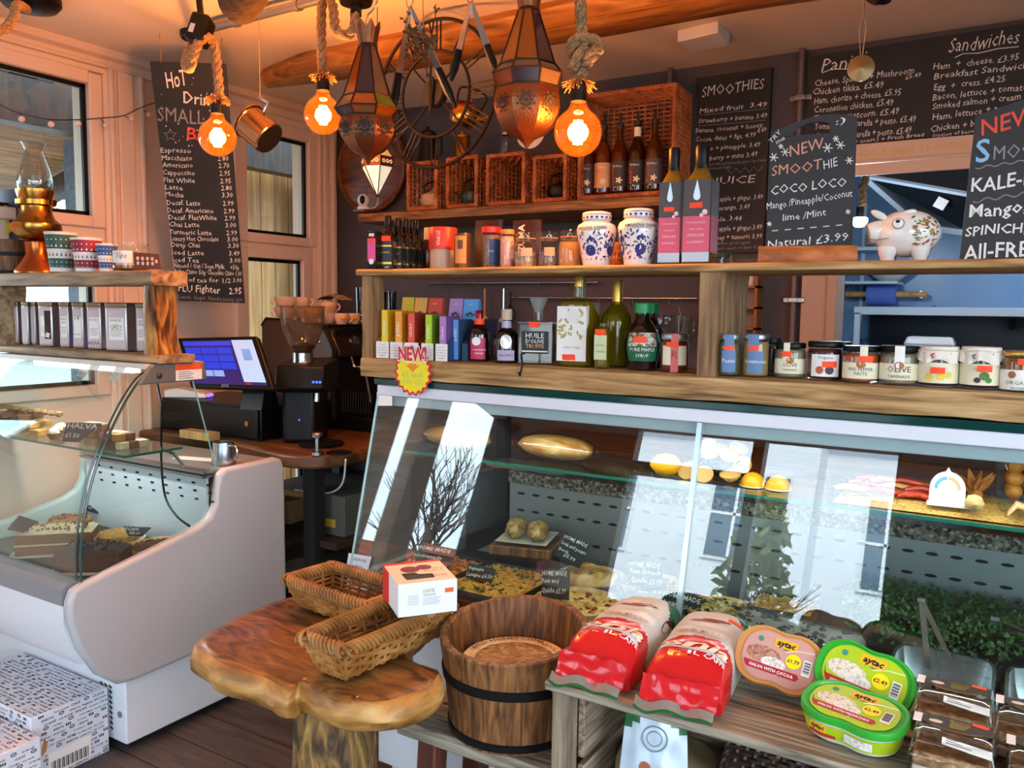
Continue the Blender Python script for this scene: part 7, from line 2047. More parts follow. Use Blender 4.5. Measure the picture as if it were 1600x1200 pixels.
for lab,c_,s_,m_,nm in (('grey carton on the shelf under the service counter',(-2.43,2.6,.551),(.2,.2,.17),mat('grey_carton','#58564f',.7),'carton'),('low brown box on the shelf under the service counter',(-2.78,2.62,.551),(.22,.2,.1),M_cardb,'carton'),('black crate at floor level under the service counter',(-2.45,2.7,.151),(.24,.3,.2),M_black,'crate')):
	tt = thing(nm,lab,'box',c_)
	sm('body',G().box(-s_[0]/2,s_[0]/2,-s_[1]/2,s_[1]/2,0,s_[2]),m_,tt,bev=.004)
	if nm == 'carton':sm('sticker',G().box(-s_[0]*.1,s_[0]*.25,-s_[1]/2 - .001,-s_[1]/2,s_[2]*.2,s_[2]*.4),mat('yellow_sticker','#c8a030',.6),tt)
p = at(478,880,Y=2.62)
t = thing('bucket','red and white tub with lid on the low shelf under the service counter','bucket',(p.x,2.62,.151))
sm('tub',G().lathe([(.075,0),(.09,.18)],28),mat('bucket_red','#8a1f1c',.4),t);sm('lid',G().lathe([(.093,.175),(.095,.2),(0,.202)],28),mat('bucket_lid','#b9b2ae',.5),t)
sm('band',G().lathe([(.0842,.1),(.0872,.14)],28,caps=False),M_paper,t)
c_ = [at(540,718,Y=2.4),at(535,755,Y=2.45),at(515,770,Y=2.5),at(480,768,Y=2.5),at(460,765,Y=2.5)]
tag(sm('white_cable',G().tube(curve(c_),.004,6),M_white),'white cable looping down below the counter edge','cable')
# till: monitor, drawer, card reader
p0 = atd(352,567,3.36);n_ = Vector((.30,-.86,.40)).normalized()
t = thing('till_monitor','touchscreen till with blue display on the service counter','monitor',(p0.x,p0.y + .1,1.06))
slab('housing',[(277,528),(297,604),(428,608),(401,525)],p0,n_,.035,M_black,t,bev=.004)
scr = sm('screen',(lambda g_:g_.add([atp(*q_,p0,n_) + n_*.001 for q_ in ((285,533),(303,599),(418,603),(394,531))],[(0,1,2,3)]))(G()),mat('screen_navy','#2a1f5a',.2,emit=.9),t,world=True,flat=True)
def scrq(nm,quad,col,e):
	g = G();P = [atp(*q_,p0,n_) + n_*.002 for q_ in quad];g.add(P,[(0,1,2,3)])
	sm(nm,g,mat('screen_' + col[1:],col,.2,emit=e),scr,world=True,flat=True)
def L_(u,v):  # screen position
	a,b,c2,d = (285,533),(303,599),(418,603),(394,531)
	x = (a[0]*(1 - u) + d[0]*u)*(1 - v) + (b[0]*(1 - u) + c2[0]*u)*v;y = (a[1]*(1 - u) + d[1]*u)*(1 - v) + (b[1]*(1 - u) + c2[1]*u)*v
	return (x,y)
def tile(nm,u0,u1,v0,v1,col,e):scrq(nm,[L_(u0,v0),L_(u0,v1),L_(u1,v1),L_(u1,v0)],col,e)
tile('header',0,.68,.02,.12,'#2c3ac8',.9);tile('receipt',.70,1,0,.93,'#8fb4dc',.8)
for r_ in range(4):
	for k in range(3):
		if r_ == 3:tile('tile',.02 + k*.15,.16 + k*.15,.68,.82,'#6f93d6',.8)
		else:tile('tile',.01 + k*.22,.22 + k*.22,.16 + r_*.17,.31 + r_*.17,'#2438c4',.9)
tile('receipt_line',.8,.92,.2,.45,'#5c82b8',.8)
for k in range(3):tile('key',.72 + k*.09,.79 + k*.09,.94,.99,('#7a2030','#202a5a','#202a5a')[k],.8)
sm('lettering',(lambda g_:g_)(G().text('pos',lambda x,z:tuple(atp(352,604.5,p0,n_) + n_*.001 + Vector((.95,.3,0)).normalized()*x + Vector((0,0,1))*z),1,width=.03)),M_chalkg,t,world=True,flat=True)
hs = atp(360,600,p0,n_) - n_*.02
sm('stand',G().prism([(-.05,1.072),(.09,1.072),(.04,hs.z + .02),(-.02,hs.z - .005)],-.05,.05,'X'),M_black,t)
st_ = t.children[-1];st_.location = (hs.x - p0.x,.02,-t.location.z);st_.rotation_euler = (0,0,.3)
t = thing('cash_drawer','black cash drawer with round lock under the till','cash drawer',(-2.90,2.42,wz + .001),.02)
sm('body',G().box(-.50,.15,.02,.42,0,.145),M_black,t,bev=.004)
sm('front',G().box(-.49,.14,.008,.02,.006,.135),M_black,t,bev=.003)
sm('lock',G().lathe([(.013,0),(.012,.006),(0,.006)],20,ax=Matrix.Rotation(PI/2,3,'X'),c=(.08,.008,.07)),M_brass,t)
p = spot(302,2.52,wz + .147)
t = thing('card_reader','white card reader with violet light on the cash drawer','card reader',p,.5)
sm('body',G().prism([(-.04,0),(-.04,.02),(.10,.05),(.14,.02),(.14,0)],-.11,.07,'Y') if False else G().prism([(-.12,0),(-.12,.034),(-.06,.045),(.07,.022),(.08,.012),(.08,0)],-.045,.045,'Y'),M_white,t,bev=.006)
sm('light',G().box(.072,.084,-.03,.03,.004,.016),mat('violet_led','#7a5cff',.3,emit=3),t)
t = thing('paper_till_box','low wooden box beside the cash drawer','box',spot(318,2.33,wz + .001))
sm('box',G().box(-.12,.07,-.03,.03,0,.035),M_pine,t,bev=.002)
p = Vector((-2.535,2.07,.9015))
t = thing('milk_jug','small steel milk jug on the shelf behind the cake display','jug',p)
sm('body',G().lathe([(.042,0),(.045,.01),(.04,.06),(.038,.085),(.036,.085),(.038,.01),(0,.006)],28),M_steel,t)
sm('handle',G().tube(curve([(.036,0,.075),(.07,0,.07),(.07,0,.03),(.042,0,.02)]),.004,6),M_steel,t)
t = tag(sm('paper_sheet',G().rbox((-2.70,2.08,.9025),(.2,.06,.001),Matrix.Rotation(.25,3,'Z')),M_paper),'narrow white paper lying on the shelf behind the cake display','paper')
# grinder
p = spot(486,2.52,wz + .001)
t = thing('coffee_grinder','black coffee grinder with big clear hopper and blue-lit display','grinder',p,face(p)*.6)
k = 3.48/FPX
sm('body',G().box(-45*k,10*k,-.02,.17,.0,92*k),M_black,t,bev=.02,seg=3)
sm('head',G().prism([(-.06,82*k),(-.085,90*k),(-.06,124*k),(.15,132*k),(.15,82*k)],-47*k,30*k,'X'),M_black,t,bev=.008,seg=2)
dp = sm('display',G().add([(12*k,-.0872,93*k),(28*k,-.0872,93*k),(28*k,-.067,120*k),(12*k,-.067,120*k)],[(0,1,2,3)]),mat('display_dark','#15161c',.15),t)
g = G()
for q_ in range(3):g.ball(((14.5 + 5.2*q_)*k,-.083,100*k),(2.0*k,.002,2.0*k),10)
sm('blue_buttons',g,mat('blue_led','#2a50ff',.3,emit=4),dp)
sm('power_light',G().ball((-16*k,-.021,38*k),.004,8),mat('blue_led','#2a50ff'),t)
sm('spout',G().tube([(14*k,-.03,84*k),(14*k,-.035,68*k)],.012,10),M_steel,t)
sm('drip_tray',G().lathe([(34*k,0),(35*k,4*k),(0,4*k)],28,c=(20*k,-.03,0)),M_black,t)
hc = (-18*k,.05,0)
sm('hopper_collar',G().lathe([(17*k,126*k),(16*k,130*k),(16*k,142*k),(14*k,143*k)],28,c=hc),M_steel,t)
sm('hopper',G().lathe([(14*k,142*k),(20*k,152*k),(30*k,175*k),(34*k,195*k),(35*k,214*k),(35.5*k,215*k),(35*k,216*k)],36,c=hc),glass('hopper_plastic','#d9c9b4',.06,dens=.1,col='#c9b49a'),t)
sm('beans',G().lathe([(0,144*k),(13*k,144*k),(18*k,152*k),(19*k,154*k),(0,158*k)],24,c=hc),mat('coffee_beans','#2a170c',.5,bump=.8,bscale=120),t)
p = spot(496,2.34,wz + .001)
t = thing('coffee_tamper','steel tamper standing on the counter before the grinder','tamper',p)
sm('foot',G().lathe([(.024,0),(.024,.012),(.008,.016),(.008,.065),(.02,.07),(.022,.082),(.018,.088),(0,.09)],24),M_steel,t)
tag(sm('tamper_mat',G().lathe([(.05,0),(.05,.004),(0,.004)],24,c=spot(530,2.42,wz + .0005)),M_black),'round black mat beside the tamper','mat')
# espresso machine
t = thing('espresso_machine','dark espresso machine with grey side panel behind the grinder','espresso machine',(-2.95,3.1,wz + .001))
x0,x1 = -3.19,-2.72
sm('body',G().box(x0 + .01,x1 - .02,2.87,3.52,wz + .03,1.40),M_black,t,world=True,bev=.02,seg=3)
Mp = mat('taupe_panel','#4a4038',.35,.5)
pr = [(x0,.96),(x0,1.40),(x0 + .03,1.435),(x0 + .2,1.43),(-2.82,1.40),(-2.77,1.385),(x1,1.30),(x1,1.26),(-2.84,1.25),(-2.86,1.23),(-2.86,.96)]
sm('side_panel',G().prism(pr,2.845,2.87,'Y'),Mp,t,world=True,bev=.004)
sm('panel_trim',G().tube([(a,2.846,b) for a,b in pr[1:-1]],.006,6),M_black,t,world=True)
for q_ in ((-2.80,1.33),(x0 + .03,1.0)):sm('screw',G().ball((q_[0],2.845,q_[1]),.008,10),M_steel,t,world=True)
cp = sm('control_panel',G().prism([(-2.76,1.39),(-2.70,1.29),(-2.70,1.26),(-2.80,1.26),(-2.80,1.39)],2.87,3.5,'Y'),mat('walnut_black','#1d1512',.3),t,world=True,bev=.006)
for y in (3.0,3.25):sm('gauge',G().lathe([(.026,0),(.026,.008),(.02,.009),(0,.006)],24,ax=Matrix.Rotation(PI/2,3,'Y') @ Matrix.Rotation(.5,3,'X') if False else Matrix.Rotation(math.radians(62),3,'Y'),c=(-2.727,y,1.335)),M_steel,cp,world=True)
sm('group_head',G().lathe([(.035,0),(.035,.03),(.02,.035)],24,c=(-2.66,3.08,1.21)),M_steel,t,world=True)
sm('arm',G().box(-2.82,-2.62,3.03,3.13,1.235,1.275),M_black,t,world=True)
sm('steam_wand',G().tube(curve([(-2.70,2.95,1.26),(-2.66,2.93,1.22),(-2.62,2.95,1.2),(-2.6,2.97,1.05)]),.006,8),M_steel,t,world=True)
sm('drip_tray',G().box(-2.86,-2.52,2.9,3.5,wz + .001,.985),M_black,t,world=True,bev=.004)
g = G()
for k_ in range(16):g.tube([(-2.80 + .016*k_,2.93,1.0),(-2.80 + .016*k_,2.93,1.10)],.002,4)
sm('wire_grille',g,M_iron,t,world=True)
sm('cup_rail',G().box(x0 + .02,-2.78,2.88,3.5,1.40,1.412),M_black,t,world=True)
cz_ = 1.4365
CUPS = [(443,1,.105,'pair'),(477,1,.085,''),(446,0,.11,''),(482,0,.08,'dot'),(508,1,.075,'dot'),(497,0,.09,'dot'),(524,0,.08,'dot'),(548,0,.075,'dot')]
yel = mat('cup_yellow','#d09a1c',.3);ccup = mat('cream_cup','#d3b59c',.3)
for k,(px,lv,dia,kind) in enumerate(((447,0,.115,''),(447,1,.115,''),(476,0,.08,'dot'),(473,1,.075,''),(491,0,.085,'dot'),(513,1,.085,'dot'),(513,0,.085,''),(534,0,.07,'dot'),(552,0,.07,'dot'))):
	yy = (2.94,2.94,3.0,3.0,2.93,3.03,3.03,2.95,3.05)[k];h_ = .052
	p = spot(px,yy,1.4375 if k not in () else 1.41);p.z = (1.437 if px < 500 else 1.4135) + lv*(h_ + .001)
	t = thing('coffee_cup','cream coffee cup on the espresso machine, %s' % ('lower of the left stack','upper of the left stack','yellow-spotted behind the left stack','upright above the spotted cup','yellow-spotted in the middle','yellow-spotted on top at the right','plain below the topmost right cup','yellow-spotted, second from the right end','yellow-spotted, at the right end')[k],'cup',p,face(p),'cups on the espresso machine')
	sm('bowl',G().lathe([(dia*.3,0),(dia*.38,.006),(dia*.48,h_*.6),(dia*.5,h_),(dia*.48,h_),(dia*.36,.01),(0,.008)],28),ccup,t)
	a_ = PI if k in (0,1) else 0
	sm('handle',G().tube([(math.cos(a_)*(dia*.47 + .016*math.sin(q_)),0,h_*.55 + .016*math.cos(q_)) for q_ in np.linspace(.1,PI - .1,9)],.004,6),ccup,t)
	if kind:sm('yellow_spot',G().ball((.006,-dia*.45,h_*.55),(.014,.008,.010),12),yel,t)
p = spot(506,3.03,1.4135 + .055)
t = thing('tea_towel','folded striped tea towel on top of the cups','towel',(p.x - .02,3.13,1.53))
sm('cloth',G().sheet(lambda u,v:((u - .5)*.15,(v - .5)*.10,.03*math.sin(PI*u) ** .6*(.6 + .4*math.sin(PI*v)) + .005*noise.noise(Vector((u*6,v*6,2)))),16,12),ramp('striped_cloth',['#1d1a12','#a58a62','#4d5a2c','#b79a72'],(14,1,1),2.4,1,.9,.1,kind='NOISE'),t)
# ------------------------------------------------------------------ food in the main display case
DZ = .657
M_lasg = ramp('lasagne_crust',['#5a2a0c','#a8561a','#cf8a34','#e0b060'],(1,1,1),60,6,.6,.9)
M_vegl = ramp('vegetable_lasagne_crust',['#6a3c10','#b5771f','#d6a23c','#5a6a2c'],(1,1,1),55,6,.6,.9)
M_quic = ramp('quiche_top',['#8a5a22','#d0a04a','#e6c878','#efdca0'],(1,1,1),45,6,.6,.8)
M_spin = ramp('spinach_quiche_top',['#2c3418','#a8803c','#dcc07c','#ead8a8'],(1,1,1),45,6,.6,.8)
M_crst = ramp('golden_crust',['#7a4516','#b9803a','#d9ab62','#ecd09a'],(1,1,1),14,6,.55,.3)
M_bread = ramp('ciabatta_crust',['#8a4d1a','#b9782f','#d6a45c','#ead0a0'],(1,3,3),9,6,.6,.3)
M_film = glass('cling_film','#ffffff',.10,rough=.12)
def lump(g,c,r,n,amp,seed,R=None):return g.ball(c,r,n,amp,seed,R=R)
def baking_tray(label,px,py,w_,d_,h_,rz_,top,z=DZ,cat='tray bake',flecks=None):
	p = at(px,py,Z=z + h_)
	p.y = max(min(p.y,2.352 - d_/2),1.87 + d_/2);p.x = max(p.x,-1.63 + w_/2)
	t = thing('baking_tray',label,cat,(p.x,p.y,z),rz_)
	g = G()
	o = [(-w_/2,-d_/2),(w_/2,-d_/2),(w_/2,d_/2),(-w_/2,d_/2)]
	b = [(x*.9,y*.9) for x,y in o]
	th = .94
	V = [(x,y,0) for x,y in b] + [(x,y,h_) for x,y in o] + [(x*.955,y*.955,h_) for x,y in o] + [(x*.87,y*.87,.004) for x,y in o]
	g.add(V,[(3,2,1,0)] + [(i,(i + 1) % 4,4 + (i + 1) % 4,4 + i) for i in range(4)] + [(4 + i,4 + (i + 1) % 4,8 + (i + 1) % 4,8 + i) for i in range(4)] + [(8 + i,8 + (i + 1) % 4,12 + (i + 1) % 4,12 + i) for i in range(4)] + [(12,13,14,15)])
	sm('pan',g,mat('dark_tray_steel','#45474a',.3,.9),t,flat=True,bev=.003)
	sm('filling',G().sheet(lambda u,v:((u - .5)*w_*.94,(v - .5)*d_*.94,h_*.82 + .010*noise.noise(Vector((u*11,v*11,px))) + .006*noise.noise(Vector((u*30,v*30,px)))),44,44),top,t)
	if flecks:sm('flecks',scatter(G(),lambda r_:(r_.uniform(-.44,.44)*w_,r_.uniform(-.44,.44)*d_,h_*.86),60,.003,.007,int(px)),flecks,t)
	return t
baking_tray('tray of lasagne with browned crust at left end of the display case',640,885,.235,.28,.05,.0,M_lasg,flecks=mat('cheese_fleck','#c98a3a',.6))
baking_tray('tray of vegetable lasagne with green flecks next to the left end tray',782,905,.25,.29,.05,.0,M_vegl,flecks=mat('herb_fleck','#4f5a22',.7))
def quiche(label,px,py,r,top,z=DZ,h=.04,flecks=None,paper=True):
	p = at(px,py,Z=z + h)
	t = thing('quiche',label,'quiche',(p.x,p.y,z))
	if paper:sm('parchment',G().sheet(lambda u,v:(lambda a,q:(q*math.cos(a),q*math.sin(a),.001 + .02*v ** 3 + .01*v*v*math.sin(a*9)))(2*PI*u,r*(.85 + .24*v)),60,6),mat('baking_paper','#d9d0bd',.8),t)
	sm('crust',G().lathe([(r*.86,.002),(r,h*.9),(r*1.02,h),(r*.96,h),(r*.9,h*.75)],48),M_crst,t)
	sm('filling',G().sheet(lambda u,v:(lambda a,q:(q*math.cos(a),q*math.sin(a),h*.8 + .007*noise.noise(Vector((q*60*math.cos(a),q*60*math.sin(a),px))) + .004*(1 - v)))(2*PI*u,r*.96*v),48,18),top,t)
	if flecks:sm('flecks',scatter(G(),lambda r_:(lambda a,q:(q*math.cos(a),q*math.sin(a),h*.84))(r_.uniform(0,6.28),r*.88*math.sqrt(r_.random())),40,.004,.009,int(px)),flecks,t)
	return t
quiche('round feta quiche with red and dark flecks nearest the wooden tub',900,938,.118,M_quic,flecks=mat('tomato_fleck','#8a2a16',.5))
quiche('spinach quiche beside the divider, dark green flecks',1018,910,.095,M_spin,flecks=mat('spinach_fleck','#2a3416',.6))
quiche('small pastry spirals behind the divider strip',1125,948,.092,M_spin,flecks=mat('spinach_fleck','#2a3416'))
# borek on a white oval plate
p = at(895,886,Z=DZ + .05)
t = thing('borek_plate','leek borek coiled on a pale plate behind the feta quiche','pastry',(p.x + .06,min(p.y,2.24),DZ));t.scale = (.8,.8,1)
sm('plate',G().lathe([(.07,0),(.13,.03),(.135,.034),(.07,.008),(0,.006)],40),M_china,t)
sm('pastry',G().tube([((.02 + .075*s_)*math.cos(s_*13),(.02 + .075*s_)*math.sin(s_*13),.035 + .004*math.sin(s_*60)) for s_ in np.linspace(0,1,70)],.02,10),M_crst,t)
# pie on a board, raised on a block
p = at(832,836,Z=.775)
t = thing('serving_board','thick dark wooden serving board at the back of the display case','board',(p.x,2.24,.735),.25)
sm('board',G().box(-.10,.10,-.09,.09,0,.03),M_tub,t,bev=.004)
t2 = thing('serving_dish','pale square dish on the thick wooden board','dish',(p.x,2.24,.766),.25)
sm('dish',G().add([(x,y,z) for s_,z in ((.06,0),(.085,.012),(.08,.012),(.056,.004)) for x,y in ((-s_,-s_),(s_,-s_),(s_,s_),(-s_,s_))],[(3,2,1,0)] + [(4*j + i,4*j + (i + 1) % 4,4*j + 4 + (i + 1) % 4,4*j + 4 + i) for j in range(3) for i in range(4)] + [(12,13,14,15)]),mat('pale_dish','#d2ccbc',.4),t2,bev=.003)
for k,dx in enumerate((-.04,.035)):
	o = sm('herb_roll',G().ball((0,0,.03),(.032,.055,.03),18,.25,k),ramp('herb_crust',['#5a4420','#b08a48','#d9bb82'],(1,1,1),40,6,.7,.8))
	o.location = Vector((p.x + dx,2.235 + .01*k,.772));o.rotation_euler = (0,0,.3)
	tag(o,'%s herb-crusted roll on the square dish' % ('left' if k == 0 else 'right'),'roll','herb-crusted rolls')
tag(sm('riser_block',G().box(p.x - .08,p.x + .07,2.18,2.33,DZ,.7345),mat('dark_tray_steel','#45474a')),'dark block under the wooden serving board','stand')
# more food to the right
for k,(px,py,lab,mm) in enumerate(((1235,930,'breaded bake in a clear tray right of the divider',M_crst),)):
	baking_tray(lab,px,py,.17,.14,.05,0,mm,flecks=mat('cheese_fleck','#c98a3a'))
p = at(1290,1000,Z=.70)
t = thing('wrapped_loaf','film-wrapped loaf of halva with dark topping behind the cocoa tub','loaf',(-.42,1.975,DZ),-.08)
sm('loaf',G().box(-.15,.15,-.07,.07,.002,.10),mat('greige_loaf','#86867a',.5,bump=.4,bscale=40,var=.2),t,bev=.022,seg=4)
sm('herb_topping',scatter(G(),lambda r_:(r_.uniform(-.13,.13),r_.uniform(-.05,.05),.10),70,.004,.010,9),mat('dried_herb','#3a2414',.8),t)
sm('film',G().box(-.154,.154,-.074,.074,0,.106),M_film,t,bev=.024,seg=4)
# kale bed, gastronorm pans, tongs
g = G();rnd = random.Random(8)
x0,x1 = -.34,.62
for k in range(5000):
	c = Vector((rnd.uniform(x0,x1),rnd.uniform(2.12,2.35),.70 + .11*rnd.random() ** .6))
	u = Vector((rnd.uniform(-1,1),rnd.uniform(-1,1),rnd.uniform(-.6,1))).normalized()*rnd.uniform(.004,.010);v = u.orthogonal().normalized()*rnd.uniform(.003,.007)
	g.add([c - u,c - u*.3 + v,c + u*.2 + v*.4,c + u,c + u*.1 - v*.6,c - u*.4 - v],[(0,1,2,3,4,5)])
tag(sm('kale_leaves',g,mat('curly_kale','#3d6432',.6,var=.45,bscale=40),flat=True),'bed of dark green curly kale along the back of the case','kale',kind='stuff')
tag(sm('kale_tray',G().box(x0,x1 + .02,2.12,2.355,DZ + .0005,.699),mat('dark_tray_steel','#45474a')),'dark tray holding the kale','tray')
def gn_pan(label,xc,yc,w_,d_,h_):
	t = thing('steel_pan',label,'pan',(xc,yc,DZ + .0005),0,'steel food pans')
	g = G();k = .86
	L_ = [(1,h_),(1,h_ + .004),(.93,h_ + .004),(.88,h_*.5),(.8,.004),(.0,.004)]
	def rr(s_,n_=32):
		out = []
		for i in range(n_):
			a = 2*PI*i/n_;x,y = math.cos(a),math.sin(a);q = (abs(x) ** 7 + abs(y) ** 7) ** (-1/7)
			out.append((x*q*w_/2*s_,y*q*d_/2*s_))
		return out
	V = [];
	for s_,z in L_[:-1]:V += [(x,y,z) for x,y in rr(s_)]
	V += [(x,y,0) for x,y in rr(.82)]
	m_ = 32;Fs = [(j*m_ + i,j*m_ + (i + 1) % m_,(j + 1)*m_ + (i + 1) % m_,(j + 1)*m_ + i) for j in range(4) for i in range(m_)]
	Fs += [tuple(4*m_ + i for i in range(m_)),tuple(5*m_ + i for i in reversed(range(m_)))] + [(i,5*m_ + i,5*m_ + (i + 1) % m_,(i + 1) % m_) for i in range(m_)]
	g.add(V,Fs)
	sm('pan',g,M_steel,t)
	sm('leftovers',scatter(G(),lambda r_:(r_.uniform(-.3,.3)*w_,r_.uniform(-.3,.3)*d_,.008),26,.004,.009,int(xc*99)),mat('olive_scraps','#7a5a20',.6,var=.6,bscale=90),t)
	return t
gn_pan('left steel food pan with a few scraps and tongs',-.11,1.985,.205,.245,.065)
gn_pan('right steel food pan beside the tongs',.112,1.985,.205,.245,.065)
def case_tongs(label,apex,l1,l2,Ya,Yl,zl):
	A_ = at(*apex,Y=Ya);B_ = at(*l1,Y=Yl);C_ = at(*l2,Y=Yl)
	t = thing('serving_tongs',label,'tongs',A_)
	for e in (B_,C_):
		s = Vector((1,0,0))*.006
		g = G();V = [-s,s,e - A_ + s,e - A_ - s];V = [Vector(v) for v in V];V += [v + Vector((0,.003,0)) for v in V]
		g.add(V,[(0,1,2,3),(7,6,5,4),(0,4,5,1),(1,5,6,2),(2,6,7,3),(3,7,4,0)])
		sm('arm',g,mat('bronze_steel','#7d7268',.35,.9),t)
	sm('hinge',G().tube([Vector((-.008,0,0)),Vector((.008,0,0))],.006,8),M_steel,t)
case_tongs('steel tongs standing upside down in the left steel pan',(1440,938),(1450,1044),(1492,1046),2.02,1.97,.7)
case_tongs('steel tongs lying across the right steel pan',(1555,968),(1640,1010),(1640,1000),1.98,1.93,.73)
# slices of cake tray at far right handled as the pans above; signs
food_sign('black lasagne sign at left, standing in the browned lasagne',[(655,845),(640,884),(700,893),(716,857)],None,[('HOME MADE',(652,857),(704,865),6),('Homemade',(647,869),(690,875),6),('Lasagne £6.50',(645,880),(698,888),6)],p0=at(640,884,Z=.70),n=(.1,-.8,.5))
food_sign('black sign reading vegetable lasagne',[(732,879),(727,902),(767,912),(775,890)],None,[('Vegetable',(732,889),(756,893),5),('Lasagne £6.50',(729,899),(769,905),6)],p0=at(727,902,Z=.705),n=(.1,-.8,.5))
food_sign('black leek and potato borek sign, tilted',[(882,831),(867,868),(905,889),(921,851)],None,[('HOME MADE',(881,840),(917,856),6),('Leek and potato',(877,849),(915,868),6),('Borek',(873,859),(888,865),5),('£5.99',(880,869),(898,878),6)],p0=at(867,868,Y=2.17),n=(.1,-.9,.3))
food_sign('black feta quiche sign nearest the wooden tub',[(847,888),(846,934),(889,938),(891,891)],None,[('HOME MADE',(847,899),(886,900),8),('Feta and',(847,910),(873,911),7),('Quiche £5.99',(847,925),(884,928),8)],p0=at(846,934,Z=.70),n=(.25,-.9,.3))
food_sign('black feta and spinach quiche sign beside the divider',[(983,872),(983,914),(1037,921),(1034,884)],None,[('HOME MADE',(983,884),(1032,889),8),('Feta Spinach',(984,894),(1032,899),7),('Quiche £5.99',(986,908),(1034,915),8)],p0=at(983,914,Z=.70),n=(.2,-.9,.3))
food_sign('black asparagus quiche sign half behind the divider strip',[(1036,920),(1030,944),(1093,972),(1097,934)],None,[('HOME MADE',(1036,930),(1094,944),8),('Asparagus and',(1034,942),(1090,957),8)],p0=at(1030,944,Z=.69),n=(.2,-.9,.3))
food_sign('black sign lettered OE beside the wrapped loaf',[(1262,993),(1260,1009),(1285,1014),(1286,999)],None,[('OE',(1264,1001),(1279,1004),6)],p0=at(1260,1009,Y=1.90),n=(.1,-.9,.3))
# glass shelf of the case: breads, lemons, dried decoration
gz = 1.0555
def loaf(label,px,py,L,w_,h_,rz_,z,Y,name='ciabatta',film=True,m=None):
	p = spot(px,Y,z)
	t = thing(name,label,'bread',p,rz_)
	sm('crust',G().ball((0,0,h_*.52),(L/2,w_/2,h_*.46),24,.08,px),m or M_bread,t)
	if film:
		sm('film_wrap',G().sheet(lambda u,v:((lambda x:(x*L/2*1.08,(w_/2*1.10*(1 - .7*abs(x) ** 4) + .004)*math.cos(2*PI*v) ,h_*.54 + (h_*.52*(1 - .75*abs(x) ** 4))*math.sin(2*PI*v) + .003*noise.noise(Vector((x*9,v*9,px)))))(2*u - 1)),30,22),M_film,t)
	return t
loaf('film-wrapped ciabatta at left on the glass shelf in the bright reflection',715,690,.26,.11,.07,-.1,gz,2.14)
loaf('film-wrapped golden ciabatta in the middle of the glass shelf',868,708,.26,.12,.075,-.15,gz,2.14)
loaf('film-wrapped loaf on the granite worktop under the glass shelf',960,760,.24,.11,.06,-.12,.9585,2.46,'granite_loaf')
loaf('second brown loaf on the granite worktop at right of the first',1056,770,.15,.09,.055,.2,.9585,2.46,'granite_loaf')
p = spot(830,2.44,.9582)
tag(sm('bread_paper',G().sheet(lambda u,v:(p.x + (u - .5)*.32,p.y + (v - .5)*.16,p.z + .012*abs(noise.noise(Vector((u*4,v*4,1))))),16,10),mat('greaseproof_paper','#cfc6b6',.8)),'crumpled greaseproof paper on the granite worktop','paper')
M_lem = mat('lemon_peel','#f7a90c',.4,bump=.25,bscale=150)
def lemon(label,px,Y,half=False,rz_=0.4):
	t = thing('lemon',label,'lemon',spot(px,Y,gz),rz_)
	sm('peel',G().lathe([(.001,-.043),(.008,-.04),(.026,-.024),(.031,0),(.026,.024),(.008,.04),(.001,.043)],24,ax=Matrix.Rotation(PI/2,3,'Y'),c=(0,0,.0315)),M_lem,t)
lemon('single yellow lemon left of the dried orange slices',1040,2.10)
M_dry = mat('dried_citrus','#c99a4a',.7,bump=.3,bscale=120);M_dryc = mat('dried_citrus_flesh','#c99a58',.7)
def slice_(px,Y,dz_,tilt,yaw,k):
	t = thing('dried_orange_slice','dried citrus slice in the heap between the lemon and the orange peel','dried orange',spot(px,Y,gz + .006 + dz_),yaw,'dried citrus slices',rot=(tilt,0,yaw))
	sm('rind',G().lathe([(.022,-.003),(.025,-.002),(.025,.002),(.022,.003)],24,caps=False,c=(0,0,.024)),M_dry,t)
	sm('flesh',G().lathe([(0,-.0015),(.022,-.0015),(.022,.0015),(0,.0015)],20,c=(0,0,.024)),M_dryc,t)
	return t
for k,(px,Y,dz_,ti,ya) in enumerate(((1075,2.13,0,1.0,.2),(1086,2.16,.0,.3,.5),(1102,2.1,.0,.9,.1),(1112,2.13,.045,1.2,.3),(1098,2.15,.085,.8,0),(1108,2.15,.105,.3,.6),(1124,2.12,.09,.6,.8),(1138,2.13,.10,.4,.5),(1150,2.14,.002,.9,-.3),(1140,2.08,.0,.25,.1),(1160,2.16,.03,1.1,.2))):
	if dz_ > .04:continue
	slice_(px,Y,dz_,ti,ya,k)
